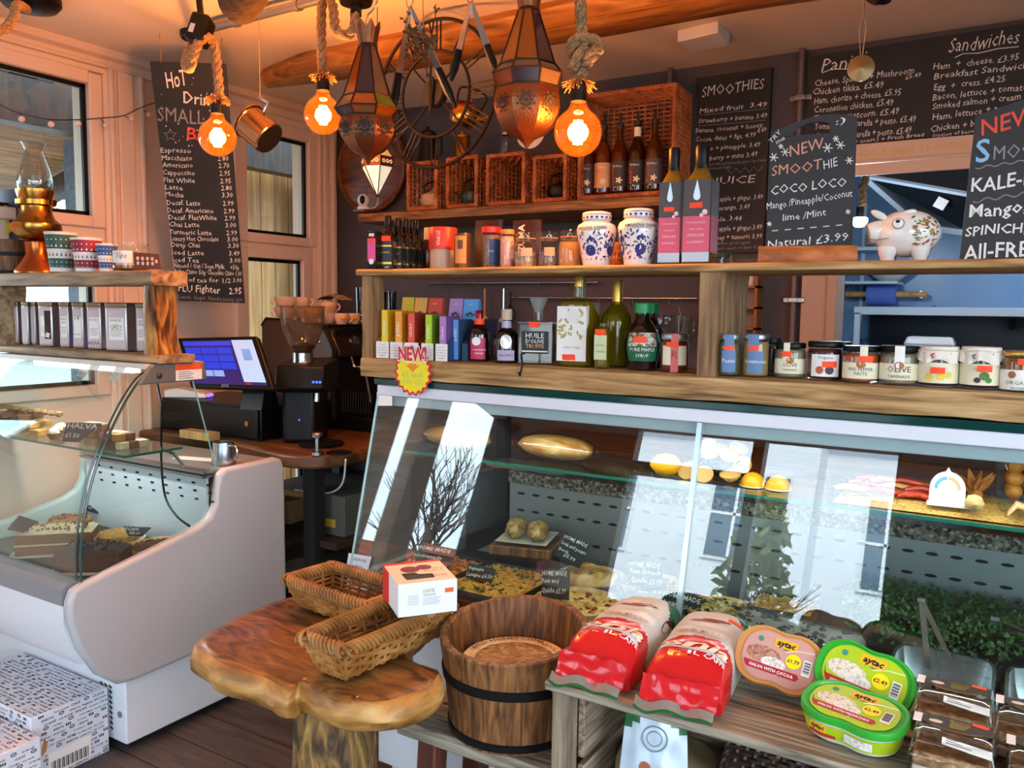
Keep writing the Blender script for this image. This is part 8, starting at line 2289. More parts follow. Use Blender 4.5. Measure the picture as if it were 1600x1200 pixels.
# wire bowl that carries the upper slices
p = spot(1122,2.14,gz)
t = thing('wire_nest','dark twig nest under the upper citrus slices','nest',p)
rnd = random.Random(3);g = G()
for k in range(46):
	a = rnd.uniform(0,6.28);r_ = rnd.uniform(.03,.06);z_ = rnd.uniform(.004,.05)
	g.tube([(r_*math.cos(a + q_),r_*math.sin(a + q_)*.7,z_ + .006*math.sin(3*q_)) for q_ in np.linspace(0,1.6,6)],.0018,4)
sm('twigs',g,mat('dark_twig','#1a1410',.8),t)
for k,(dx,dy,dz_,ti,ya) in enumerate(((-.02,0,.05,.5,0),(.0,.0,.062,.35,.3),(.025,-.01,.055,.7,.6),(-.03,.01,.072,.9,.1),(.045,0,.07,.5,.9))):
	tt = slice_(1122,2.14,0,ti,ya,k);tt.location = p + Vector((dx,dy,dz_))
for k,(px,rz_) in enumerate(((1176,.0),(1216,-.6))):
	t = thing('orange_half','%s cut orange half with bright peel, right of the citrus slices' % ('left' if k == 0 else 'right'),'orange',spot(px,2.11,gz),rz_)
	sm('peel',G().sheet(lambda u,v:(.032*math.sin(PI*v*.5)*math.cos(2*PI*u),.03*math.sin(PI*v*.5)*math.sin(2*PI*u),.036*(math.cos(PI*v*.5))),24,8),mat('orange_peel','#f4a80a',.4,bump=.2,bscale=150),t)
	sm('pith',G().lathe([(.026,.0005),(.032,.0005),(.032,.003),(.026,.003)],24,caps=False),M_cream2,t)
# straw sand bed with chillies, gauge, seed head
x0,x1 = spot(1315,2.16,gz).x,.45
g = G().sheet(lambda u,v:(x0 + (x1 - x0)*u,2.04 + .24*v,gz + max(0.0005,(.018*(1 - (2*v - 1) ** 4)*min(1,u*7)*(1 + .5*noise.noise(Vector((u*9,v*5,3))))))),60,14)
tag(sm('golden_crumb_bed',g,ramp('golden_crumb',['#a5782c','#d0a04c','#e4c07c'],(1,1,1),160,4,.9,.8)),'bed of golden crumbs spread on the right of the glass shelf','crumbs',kind='stuff')
M_chil = mat('dried_chilli','#b9341a',.35,var=.3,bscale=40)
bz = gz + .020
for k,(px,a,L) in enumerate(((1335,.3,.09),(1352,-.2,.08),(1372,.15,.10),(1392,-.1,.11),(1405,.35,.09),(1422,.0,.10),(1440,-.3,.09),(1450,.2,.10),(1385,.7,.08),(1428,.55,.08))):
	p = spot(px,2.09 + .03*(k % 3),bz + .007 + .008*(k % 3))
	t = thing('dried_chilli','long dried red chilli lying on the golden crumbs','chilli',p,a,'dried chillies')
	sm('pod',G().tube(curve([(-L/2,0,0),(-L/6,.008,.004),(L/6,-.004,.003),(L/2,.006,0)],5),[.004 + .004*math.sin(PI*min(1,i/15 + .08)) for i in range(16)],8),M_chil if k % 4 else mat('pale_chilli','#c9884a',.4),t)
	sm('stalk',G().tube([(-L/2,0,0),(-L/2 - .02,.004,.004)],.0018,5),mat('dried_stem','#4a3a24'),t)
p = spot(1479,2.07,bz)
t = thing('fridge_thermometer','white arched fridge thermometer with rainbow dial on the glass shelf','thermometer',p,face(p))
out = [(-.037,0),(-.036,.03)] + [(.036*math.cos(a),.034 + .04*math.sin(a)) for a in np.linspace(PI,0,20)] + [(.036,.03),(.037,0)]
sm('body',G().prism(out,0,.012,'Y'),M_white,t,bev=.002)
sm('foot',G().box(-.04,.045,-.02,.02,-.001,.004),M_white,t)
sm('hanger',G().prism([(-.006,.072),(0,.084),(.006,.072)],.003,.008,'Y'),M_white,t)
for nm,r0,r1,a0,a1,c_ in (('blue_band',.02,.027,95,178,'#6aa0d0'),('red_band',.02,.027,2,90,'#e0a080'),('dial',0,.018,0,180,'#f2e6b8')):
	A_ = np.radians(np.linspace(a0,a1,14));g = G()
	V = [(r0*math.cos(a),-.0008,.034 + r0*math.sin(a)*1.1) for a in A_] + [(r1*math.cos(a),-.0008,.034 + r1*math.sin(a)*1.1) for a in A_]
	g.add(V,[(i,i + 1,15 + i,14 + i) for i in range(13)]);sm(nm,g,mat('dial_' + nm,c_,.4),t,flat=True)
p = spot(1523,2.14,bz)
t = thing('dried_seed_head','brown dried star-shaped seed head beside the thermometer','seed head',p)
g = G()
for k in range(9):
	a = k*.7;u = Vector((math.cos(a),math.sin(a)*.7,.9 if k % 3 else 1.6)).normalized();s = u.orthogonal().normalized()*.012
	g.add([Vector((0,0,.012)),u*.03 + s + Vector((0,0,.02)),u*.062 + Vector((0,0,.02)),u*.03 - s + Vector((0,0,.02))],[(0,1,2,3)])
g.ball((0,0,.016),.016,12)
sm('petals',g,mat('dried_tan_petal','#a5642c',.7,var=.3,bscale=60),t,flat=True)
t = tag(sm('garlic_bulb',G().ball(spot(1522,2.045,bz + .016),(.019,.019,.018),16,.2,4),mat('garlic_tan','#c9a06a',.7)),'small tan garlic bulb before the seed head','garlic')
p = spot(1592,2.2,bz)
t = thing('fruit_jar','clear jar of small oranges at right end of the glass shelf','jar',p)
sm('glass_body',G().lathe([(.045,0),(.05,.01),(.055,.12),(.054,.12),(.048,.012),(0,.01)],28),M_glass,t)
for k in range(9):sm('orange',G().ball((.024*math.cos(k*2.1),.024*math.sin(k*2.1),.026 + .030*(k // 3)),.018,14),mat('kumquat','#d9852a',.4),t)
p = spot(1578,2.08,bz)
t = tag(sm('glass_bowl',G().lathe([(.02,0),(.04,.03),(.038,.03),(.018,.003),(0,.003)],24,c=p),M_glass),'small empty glass bowl before the jar of oranges','bowl')
p = spot(1592,2.06,bz + .002)
t = thing('dried_crab','pinkish dried crab shell at the right edge of the glass shelf','crab',p + Vector((.045,-.01,0)))
sm('shell',G().ball((0,0,.014),(.036,.026,.014),16,.2,2),mat('crab_shell','#c9785a',.5,var=.2,bscale=60),t)
for k in range(4):sm('leg',G().tube([(-.02,-.01 + .008*k,.012),(-.05,-.02 + .014*k,.02),(-.065,-.03 + .016*k,.0)],[.005,.004,.002],6),mat('crab_leg','#d9a070',.5),t)
p = spot(1580,2.5,.9585)
t = thing('low_wicker_basket','low brown wicker basket on the granite worktop at the right','basket',p)
for a,b,nm in (((-.1,-.06),(.3,-.06),'front'),((-.1,.06),(.3,.06),'back'),((-.1,-.06),(-.1,.06),'end')):
	sm(nm,G().weave((a[0],a[1],0),(b[0],b[1],0),(b[0],b[1],.05),(a[0],a[1],.05),6,12,.0045),M_wickd,t)
sm('rim',G().rope([(-.1,-.06,.05),(.3,-.06,.05),(.3,.06,.05),(-.1,.06,.05)],.008,3,.05,6,True),M_wickd,t)
sm('base',G().box(-.1,.3,-.06,.06,0,.006),M_wickd,t)
# ------------------------------------------------------------------ foreground: slab table
tz_ = .72
edge = [(308,1000),(315,1018),(332,1032),(356,1043),(385,1052),(415,1062),(436,1074),(450,1078),(459,1074),(466,1066),(478,1068),(500,1081),(530,1092),(560,1097),(600,1097),(640,1088),(672,1072),(690,1050)]
fe = [at(*q_,Z=tz_) for q_ in edge]
back = [Vector((-1.075,1.40,tz_)),Vector((-1.13,1.42,tz_)),Vector((-1.2,1.50,tz_)),Vector((-1.26,1.66,tz_)),Vector((-1.40,1.72,tz_)),Vector((-1.58,1.68,tz_)),at(438,936,Z=tz_),at(400,949,Z=tz_),at(345,974,Z=tz_)]
ol = curve(fe + back,5,True)
cx,cy = -1.32,1.40
t = thing('slab_table','burl wood slab table with live edge on a log leg','table',(cx,cy,0))
n_ = len(ol)
layers = [(0,0.0,1.0),(0.004,.0,1.0)]
def ringp(k_out,z,seed):
	out = []
	for i,q_ in enumerate(ol):
		d = Vector((q_.x - cx,q_.y - cy,0));L = d.length;d.normalize()
		nz = noise.noise(Vector((q_.x*13,q_.y*13,seed)))*.012 + noise.noise(Vector((q_.x*34,q_.y*34,seed)))*.004
		out.append(Vector((q_.x,q_.y,0)) + d*(k_out + (nz if k_out else 0)) + Vector((0,0,z)))
	return out
rings = [ringp(-.03,tz_,0),ringp(-.006,tz_ - .001,0),ringp(.006,tz_ - .012,1),ringp(.014,tz_ - .034,2),ringp(.006,tz_ - .058,3),ringp(-.03,tz_ - .075,4),ringp(-.07,tz_ - .08,0)]
V = [p for r_ in rings for p in r_]
g = G();g.add(V,[tuple(range(n_))]);Fq = lambda j:[((j + 1)*n_ + i,(j + 1)*n_ + (i + 1) % n_,j*n_ + (i + 1) % n_,j*n_ + i) for i in range(n_)]
g.f += Fq(0);g.mi += [0]*n_
for j in range(1,len(rings) - 1):g.f += Fq(j);g.mi += [1]*n_
g.f.append(tuple(reversed(range((len(rings) - 1)*n_,len(rings)*n_))));g.mi.append(0)
sm('top',g,[M_burl,ramp('live_edge_sapwood',['#4a2c12','#8a5c28','#b3803f','#cfa264'],(3,3,12),2.6,12,.5,.5,dist=.5)],t,world=True,ang=60)
lp = spot(524,1.36,.3)
g = G()
def logf(u,v):
	a = 2*PI*u;z = .655*v
	r_ = .092 + .012*noise.noise(Vector((math.cos(a)*1.6,math.sin(a)*1.6,z*2))) + .005*noise.noise(Vector((math.cos(a)*5,math.sin(a)*5,z*3))) + .02*max(0,.15 - v)
	if abs(((a - 4.1) % (2*PI))) < .12:r_ -= .012
	return (lp.x + r_*math.cos(a),lp.y + r_*math.sin(a),z)
g.sheet(logf,56,24)
sm('log_leg',g,M_log,t,world=True,ang=60)
# wicker trays
def wicker_tray(label,A_,ux,L,w_,h_,tilt=None,rz_=None):
	t = thing('wicker_tray',label,'wicker tray',A_,math.atan2(ux[1],ux[0]),'willow trays on the slab table')
	k = .02
	def quad(nm,a,b,rows,cols):
		(x0,y0),(x1,y1) = a,b
		f = lambda x,y:(x + (k if x < L/2 else -k),y + (k if y < w_/2 else -k))
		sm(nm,G().weave((*f(x0,y0),.006),(*f(x1,y1),.006),(x1,y1,h_ - .01),(x0,y0,h_ - .012),rows,cols,.0043,amp=.004,stake=.0038),M_wick,t)
	quad('front',(0,0),(L,0),5,8);quad('back',(L,w_),(0,w_),5,8);quad('end',(L,0),(L,w_),5,4);quad('end',(0,w_),(0,0),5,4)
	sm('base',G().weave((k,k,.004),(L - k,k,.004),(L - k,w_ - k,.004),(k,w_ - k,.004),14,16,.0038),M_wick,t)
	path = curve([(0,.02,h_),(.02,0,h_),(L - .02,0,h_),(L,.02,h_),(L,w_ - .02,h_),(L - .02,w_,h_),(.02,w_,h_),(0,w_ - .02,h_)],8,True)
	g = G();g.tube(path,.0065,6,True)
	P = resample(path,.0115,True);m_ = len(P)
	for i in range(m_):
		T = Vector(P[(i + 1) % m_] - P[i - 1]).normalized();N = T.cross(Vector((0,0,1))).normalized()
		g.tube([Vector(P[i]) + T*.018*s_ + (N*math.cos(a) + Vector((0,0,1))*math.sin(a))*.0125 for s_,a in zip(np.linspace(-1,1,8),np.linspace(3.7,-.7,8))],.0043,6)
	sm('rim',g,M_wick,t)
	return t
tA = at(447,940,Z=tz_ + .004);tB = at(612,985,Z=tz_ + .004)
ux = (tB - tA).normalized()
wicker_tray('long willow tray at the back of the slab table under the white carton',(-1.575,1.478,tz_ + .0075),Vector((.36,-.045,0)).normalized(),.30,.15,.07)
wicker_tray('shorter willow tray at the front of the slab table, leaning towards the tub',(-1.122,1.222,tz_ + .0015),Vector((.085,.36,0)).normalized(),.385,.13,.072) if False else wicker_tray('shorter willow tray at the front of the slab table pointing at the wooden tub',(-1.135,1.218,tz_ + .0075),Vector((.03,.36,0)).normalized(),.33,.125,.075)
# date carton
p = at(622,966,Z=.822)
q_ = at(709,944,Z=.822)
ux = (q_ - p);W_ = .135;rz_ = math.atan2(ux.y,ux.x)
rz_ = .92
t = thing('date_carton','white and red carton with a dark window resting on both willow trays','carton',p,rz_)
D_,H_ = .15,.074
b = sm('box',G().box(0,W_,0,D_,0,H_),mat('carton_white','#e6e8ea',.5),t,bev=.0015)
sm('top_face',G().box(.001,W_ - .001,.001,D_ - .001,H_,H_ + .0008),mat('carton_cream','#e8dfc8',.5),t)
sm('red_back_edge',G().box(.0,W_,D_ - .012,D_ + .001,.01,H_ + .0012).box(-.001,.0,.09,D_,0,H_),mat('carton_red','#d6281f',.5),t)
sm('window',G().prism([(.025,.025),(.09,.025),(.092,.052),(.062,.056),(.055,.07),(.024,.07)],H_ + .0008,H_ + .0014),mat('dark_dates','#231a17',.3,bump=.5,bscale=60),t)
sm('date_picture',G().lathe([(.022,H_ + .0012),(0,H_ + .0016)],20,c=(.05,.095,0)).lathe([(.018,H_ + .0013),(0,H_ + .0017)],20,c=(.085,.102,0)),mat('date_print','#7a2c36',.5),t)
g = G();g.text('Pitted dates',lambda x,z:(.098 + x,.085 + z,H_ + .0012),1,width=.06,shear=.3).text('Medjoul',lambda x,z:(.1 + x,.07 + z,H_ + .0012),1,width=.045,shear=.3)
sm('script_lettering',g,mat('brown_ink','#6a4a2c',.6),t,flat=True)
sm('red_lettering',G().text('NATURE',lambda x,z:(.105 + x,.035 + z,H_ + .0012),1,width=.035,off=.02),mat('carton_red','#d6281f'),t,flat=True)
g = G();g.text('100%',lambda x,z:(.07 + x,-.0008,.05 + z),1,width=.026).text('Natural',lambda x,z:(.07 + x,-.0008,.043 + z),1,width=.026)
sm('gold_lettering',g,mat('gold_ink','#8a7a3a',.5),t,flat=True)
g = G()
for i in range(6):g.box(.022 - .001*(i % 2),.046,-.0008,0,.046 - i*.004,.0466 - i*.004).box(.056,.098 - .004*(i % 3),-.0008,0,.038 - i*.003,.0385 - i*.003)
sm('small_print_pattern',g,M_chalkg,t)
sm('orange_stamp',G().box(.106,.126,-.001,0,.046,.056),mat('stamp_orange','#e2602a',.5),t)
sm('thumb_notch',G().lathe([(.011,-.0008),(0,-.0012)],20,ax=Matrix.Rotation(-PI/2,3,'X') @ Matrix.Diagonal((1,1,-1)),c=(.076,0,.004)),mat('notch_brown','#8a7260',.7),t)
# bench and tub
t = thing('wooden_bench','low bench of weathered grey boards with red-brown legs under the tub','bench',(-.97,1.57,0))
sm('board',G().box(-1.172,-.775,1.425,1.545,.525,.56),M_greyw,t,bev=.004,world=True);sm('board',G().box(-1.165,-.775,1.552,1.70,.525,.56),M_greyw,t,bev=.004,world=True)
M_rleg = ramp('red_brown_leg',['#2c150e','#54291a','#6e3c28'],(10,10,1.5),3,6,.5,.2)
for x,y in ((-1.10,1.47),(-1.10,1.66),(-.83,1.47),(-.83,1.66)):
	g = G();s_ = .025;sl = .03 if x < -1 else -.0
	g.add([(x + dx*s_ + (sl if z == 0 else 0)*-1,y + dy*s_,z) for z in (0,.525) for dx,dy in ((-1,-1),(1,-1),(1,1),(-1,1))],BF)
	sm('leg',g,M_rleg,t,world=True,bev=.003)
sm('rail',G().box(-1.12,-.81,1.56,1.59,.44,.50),M_rleg,t,world=True)
c = Vector((-.937,1.553,.5615))
t = thing('wooden_tub','big round wooden tub with black iron hoops holding honeycomb','tub',c)
n_ = 30;H_ = .225
def tubr(z):return .142 + .026*z/H_
g = G()
V = []
for k in range(n_*3):
	a = 2*PI*k/(n_*3);rim_ = H_ + .018*math.sin(a) + (.004*noise.noise(Vector((math.floor(k/3)*3.7,1,0))))
	for r_,z in ((tubr(0),0),(tubr(H_*.33),H_*.33),(tubr(H_*.66),H_*.66),(tubr(H_),rim_ - .004),(tubr(H_) - .003,rim_),(tubr(H_) - .016,rim_),(tubr(H_) - .019,rim_ - .004),(tubr(.02) - .019,.02)):
		rr = r_*(1 - (.004 if k % 3 == 0 and r_ > .13 else 0))
		V.append((rr*math.cos(a),rr*math.sin(a),z))
m_ = n_*3
g.add(V,[(8*k + j,8*((k + 1) % m_) + j,8*((k + 1) % m_) + j + 1,8*k + j + 1) for k in range(m_) for j in range(7)] + [tuple(8*k + 7 for k in range(m_)),tuple(8*k for k in reversed(range(m_)))])
sm('staves',g,M_tub,t,ang=25)
for z0,z1 in ((.006,.024),(.125,.147)):
	sm('hoop',G().lathe([(tubr(z0) + .0005,z0),(tubr(z0) + .004,z0 + .001),(tubr(z1) + .004,z1 - .001),(tubr(z1) + .0005,z1)],60,caps=False),mat('hoop_iron','#141416',.5,.5),t)
g = G()
for k in range(5):g.ball((tubr(.136)*math.cos(-1.2 + k*1.25) + 0,tubr(.136)*math.sin(-1.2 + k*1.25),.136),.005,8)
a = -.42;e = Vector((math.cos(a),math.sin(a),0));s = Vector((-math.sin(a),math.cos(a),0))
sm('handle',G().tube(curve([e*(tubr(.15) + .004) - s*.02 + Vector((0,0,.158)),e*(tubr(.15) + .022) - s*.022 + Vector((0,0,.14)),e*(tubr(.15) + .02) - s*.022 + Vector((0,0,.085)),e*(tubr(.15) + .014) + s*.02 + Vector((0,0,.08)),e*(tubr(.15) + .016) + s*.022 + Vector((0,0,.14)),e*(tubr(.15) + .004) + s*.02 + Vector((0,0,.158))]),.0045,8),mat('hoop_iron','#141416'),t)
# honeycomb box inside
hc_ = c + Vector((.0,.005,.021))
t = thing('honeycomb_drum','round wooden drum of wild honeycomb with lettered rim inside the tub','honeycomb',hc_)
hz = .128
sm('drum',G().lathe([(.112,0),(.118,hz - .002),(.118,hz)],48),mat('drum_wood','#8a6a44',.6),t)
g = G();g.lathe([(.121,hz - .006),(.122,hz),(.118,hz + .004),(.094,hz + .004),(.092,hz + .001)],60,caps=False)
rimo = sm('pale_rim',g,ramp('pale_rim_wood',['#cfae7c','#e6cf9f','#f0dfb8'],(20,20,3),2,6,.55,.1),t)
sm('comb',G().sheet(lambda u,v:(lambda a_,q:(q*math.cos(a_),q*math.sin(a_),hz + .0005 + .004*noise.noise(Vector((q*40*math.cos(a_),q*40*math.sin(a_),3)))))(2*PI*u,.093*v),48,16),ramp('honeycomb_wax',['#4a3414','#8a6a34','#b0925a','#c4ac7c'],(1,1,1),80,8,.3,.5),t)
def arc_text(s_,a0,R_,size,m_):
	V_,F_,W_ = glyphs(s_);k = size
	g_ = G();tot = W_*k/R_
	return g_.add([((R_ + y*k)*math.cos(a0 - x*k/R_),(R_ + y*k)*math.sin(a0 - x*k/R_),hz + .0052) for x,y in V_],F_)
sm('lettering',arc_text('WILD HONEYCOMB',3.35,.100,.0175,None).add(*arc_text_d) if False else arc_text('WILD HONEYCOMB',3.30,.0995,.0205,None),M_ink,rimo,flat=True)
try:
	sm('arabic_lettering',arc_text('\u0634\u0645\u0639 \u0627\u0644\u0639\u0633\u0644 \u0627\u0644\u0628\u0631\u064a'[::-1],1.42,.0995,.0205,None),M_ink,rimo,flat=True)
except Exception:
	pass
sm('dot_pattern',G().lathe([(.0026,hz + .0052),(0,hz + .0053)],10,c=(.1055*math.cos(1.56),.1055*math.sin(1.56),0)).lathe([(.0026,hz + .0052),(0,hz + .0053)],10,c=(.1055*math.cos(.32),.1055*math.sin(.32),0)),M_ink,rimo,flat=True)
# crate
KZ = .78
kx0,ky0,ky1 = -.742,1.375,1.72
t = thing('wooden_crate','grey weathered wooden crate carrying coffee packs and halva tubs','crate',(.0,1.55,0))
for k,(y0,y1) in enumerate(((ky0 - .01,1.478),(1.487,1.60),(1.609,ky1))):
	sm('top_board',G().box(kx0 - .012,.62,y0,y1,KZ - .018,KZ),M_greyw,t,world=True,bev=.003)
for x in (kx0,.05,.58):
	for y in (ky0,ky1 - .035):sm('post',G().box(x,x + .04,y,y + .035,0,KZ - .018),M_greywv,t,world=True,bev=.003)
for z in (.06,.2,.34,.48,.62):sm('side_slat',G().box(kx0 + .04,kx0 + .054,ky0 + .036,ky1 - .036,z,z + .125),M_greywy,t,world=True,bev=.002)
for z in (.1,.27,.44,.61):sm('back_slat',G().box(kx0 + .056,.6,ky1 - .034,ky1 - .02,z,z + .145),M_greyw,t,world=True,bev=.002)
sm('bottom_board',G().box(kx0 + .056,.6,ky0 + .02,ky1 - .036,.44,.455),M_greyw,t,world=True)
sm('front_slat',G().box(-.2,.62,ky0 + .002,ky0 + .016,KZ - .10,KZ - .018),M_greyw,t,world=True,bev=.002)
sm('stencil',G().text('Poc',lambda x,z:(-.36 + x,1.52 + z,KZ + .0006),.06,shear=.2).text('DIY',lambda x,z:(-.23 + x,1.44 + z,KZ + .0006),.03),mat('faded_stencil','#57503f',.9),t,flat=True)
# coffee packs
M_pb = ramp('beige_foil',['#b2b1a9','#c5c4bd','#d4d3cd'],(1,1,1),5,3,.3,.05);M_pr = mat('red_foil','#c8141c',.22,coat=.3);M_pg = mat('green_foil','#0d5a2c',.25,coat=.3);M_ps = mat('silver_foil','#bdb4ae',.25,.8)
def coffee_pack(label,loc,rz_,sticker,seed):
	L,W,H = .325,.150,.085
	t = thing('coffee_pack',label,'coffee pack',loc,rz_,'red and beige coffee packs')
	def S(u,v,o=0):
		"""u across (-1..1), v along 0..1"""
		k = 1 - .10*max(0,v - .8)/.2
		e = min(1,v/.10);hh = H*(.42 + .58*math.sin(PI/2*min(1,v/.22)))*(1 - .18*max(0,(v - .75)/.25) ** 2)
		a = u*PI/2*1.06
		sgn = 1 if u >= 0 else -1
		x = W/2*sgn*abs(math.sin(a)) ** .75*k;z = hh*(max(0,math.cos(a))) ** .42
		cr = .0035*noise.noise(Vector((u*3.5,v*11,seed))) + .0045*(1 - min(1,v/.35))*noise.noise(Vector((u*9,v*14,seed + 3)))
		return Vector((x*(1 + cr*3),v*L,max(.001,z + cr + o)))
	g = G()
	nu,nv = 40,56
	V = [S(-1 + 2*i/nu,j/nv) for j in range(nv + 1) for i in range(nu + 1)]
	g.v = [tuple(p) for p in V]
	for j in range(nv):
		for i in range(nu):
			u,v = -1 + 2*(i + .5)/nu,(j + .5)/nv
			m_ = 0
			if v < .42 - .20*u*u:m_ = 1
			elif v > .74 and abs(u) > .22 + (1 - v)*1.5:m_ = 2
			g.f.append((j*41 + i,j*41 + i + 1,(j + 1)*41 + i + 1,(j + 1)*41 + i));g.mi.append(m_)
	# bottom and ends
	g.f.append(tuple(range(nu + 1)));g.mi.append(1)
	g.f.append(tuple(reversed([nv*41 + i for i in range(nu + 1)])));g.mi.append(2)
	g.f.append(tuple([j*41 for j in range(nv + 1)] + [j*41 + nu for j in reversed(range(nv + 1))]));g.mi.append(0)
	b_ = sm('bag',g,[M_pb,M_pr,M_pg],t,ang=70)
	# folded end: red flap sloping down, silver strip with green edge
	fl = G()
	def F(u,v):
		x = (u - .5)*W*.93;q = .004*noise.noise(Vector((u*5,v*4,seed + 8)))
		return (x,-.002 - .026*v + q,H*.50*(1 - v) + .012 + .006*noise.noise(Vector((u*7,v*3,seed))))
	fl.sheet(F,24,8)
	sm('folded_flap',fl,M_pr,t,ang=70)
	sm('silver_seal',G().sheet(lambda u,v:((u - .5)*W*.96 - .004,-.028 - .012*v + .006*math.sin(u*9 + seed),.019 - .012*v + .004*math.sin(u*13 + seed)),24,3),M_ps,t)
	sm('green_seal_edge',G().sheet(lambda u,v:((u - .5)*W*.97 - .004,-.040 - .004*v + .006*math.sin(u*9 + seed),.007 - .004*v + .004*math.sin(u*13 + seed)),24,1),M_pg,t)
	def T(s_,y0,wd,m_,nm,shear=0,off=0,x0=0,sz=1):
		g_ = G();g_.text(s_,lambda x,z:tuple(S((x + x0)/(W*.62),(y0 + z)/L) + Vector((.001*(x + x0)/.05,-.0012,.0026))),sz,width=wd,shear=shear,off=off,fine=3)
		return sm(nm,g_,m_,b_,flat=True)
	T('ionia',.074,.108,mat('cream_lettering','#efe2c4',.4),'brand_lettering',.2,.03)
	T('... IL CAFFÈ',.052,.07,M_paper,'slogan_lettering',0,.01,.02)
	T('ESPRESSO',.156,.07,mat('faded_red_ink','#a8483a',.5),'espresso_lettering')
	T('BAR ITALIANO',.146,.05,M_ink,'small_lettering')
	g_ = G()
	for dx,y in ((-.006,.225),(.01,.235)):
		g_.add([tuple(S((dx + .018*math.cos(a))/(W*.62),(y + .005*math.sin(a) + .1*.018*math.cos(a))/L,.0015)) for a in np.linspace(0,2*PI,10)[:-1]],[tuple(range(9))])
	sm('bean_print',g_,mat('bean_red','#8a3a30',.5),b_,flat=True)
	g_ = G();g_.add([tuple(S(.72 + .10*math.cos(a),.66 + .10*math.sin(a),.001)) for a in np.linspace(0,2*PI,18)[:-1]],[tuple(range(17))])
	sm('side_seal',g_,mat('dark_red_seal','#6a0f16',.4),b_,flat=True)
	g_ = G();g_.sheet(lambda u,v:tuple(S((-.05 + .1*u)/(W*.62) ,(.046 + .012*v + .004*math.sin(u*4) + .02*0)/L + .055,.0012)),14,1)
	sm('white_swash',g_,mat('pale_swash','#cdd0da',.4),b_)
	if sticker:
		g_ = G();g_.sheet(lambda u,v:tuple(S((.02 + .032*u)/(W*.62),(.245 + .014*v)/L,.002)),4,1);sm('price_sticker',g_,M_orange,b_)
	return t
coffee_pack('left red and beige coffee pack lying on the crate beside the tub',(-.668,1.405,KZ + .001),.03,False,3)
coffee_pack('right red and beige coffee pack with orange price sticker, next to the cocoa halva',(-.492,1.402,KZ + .001),.10,True,9)
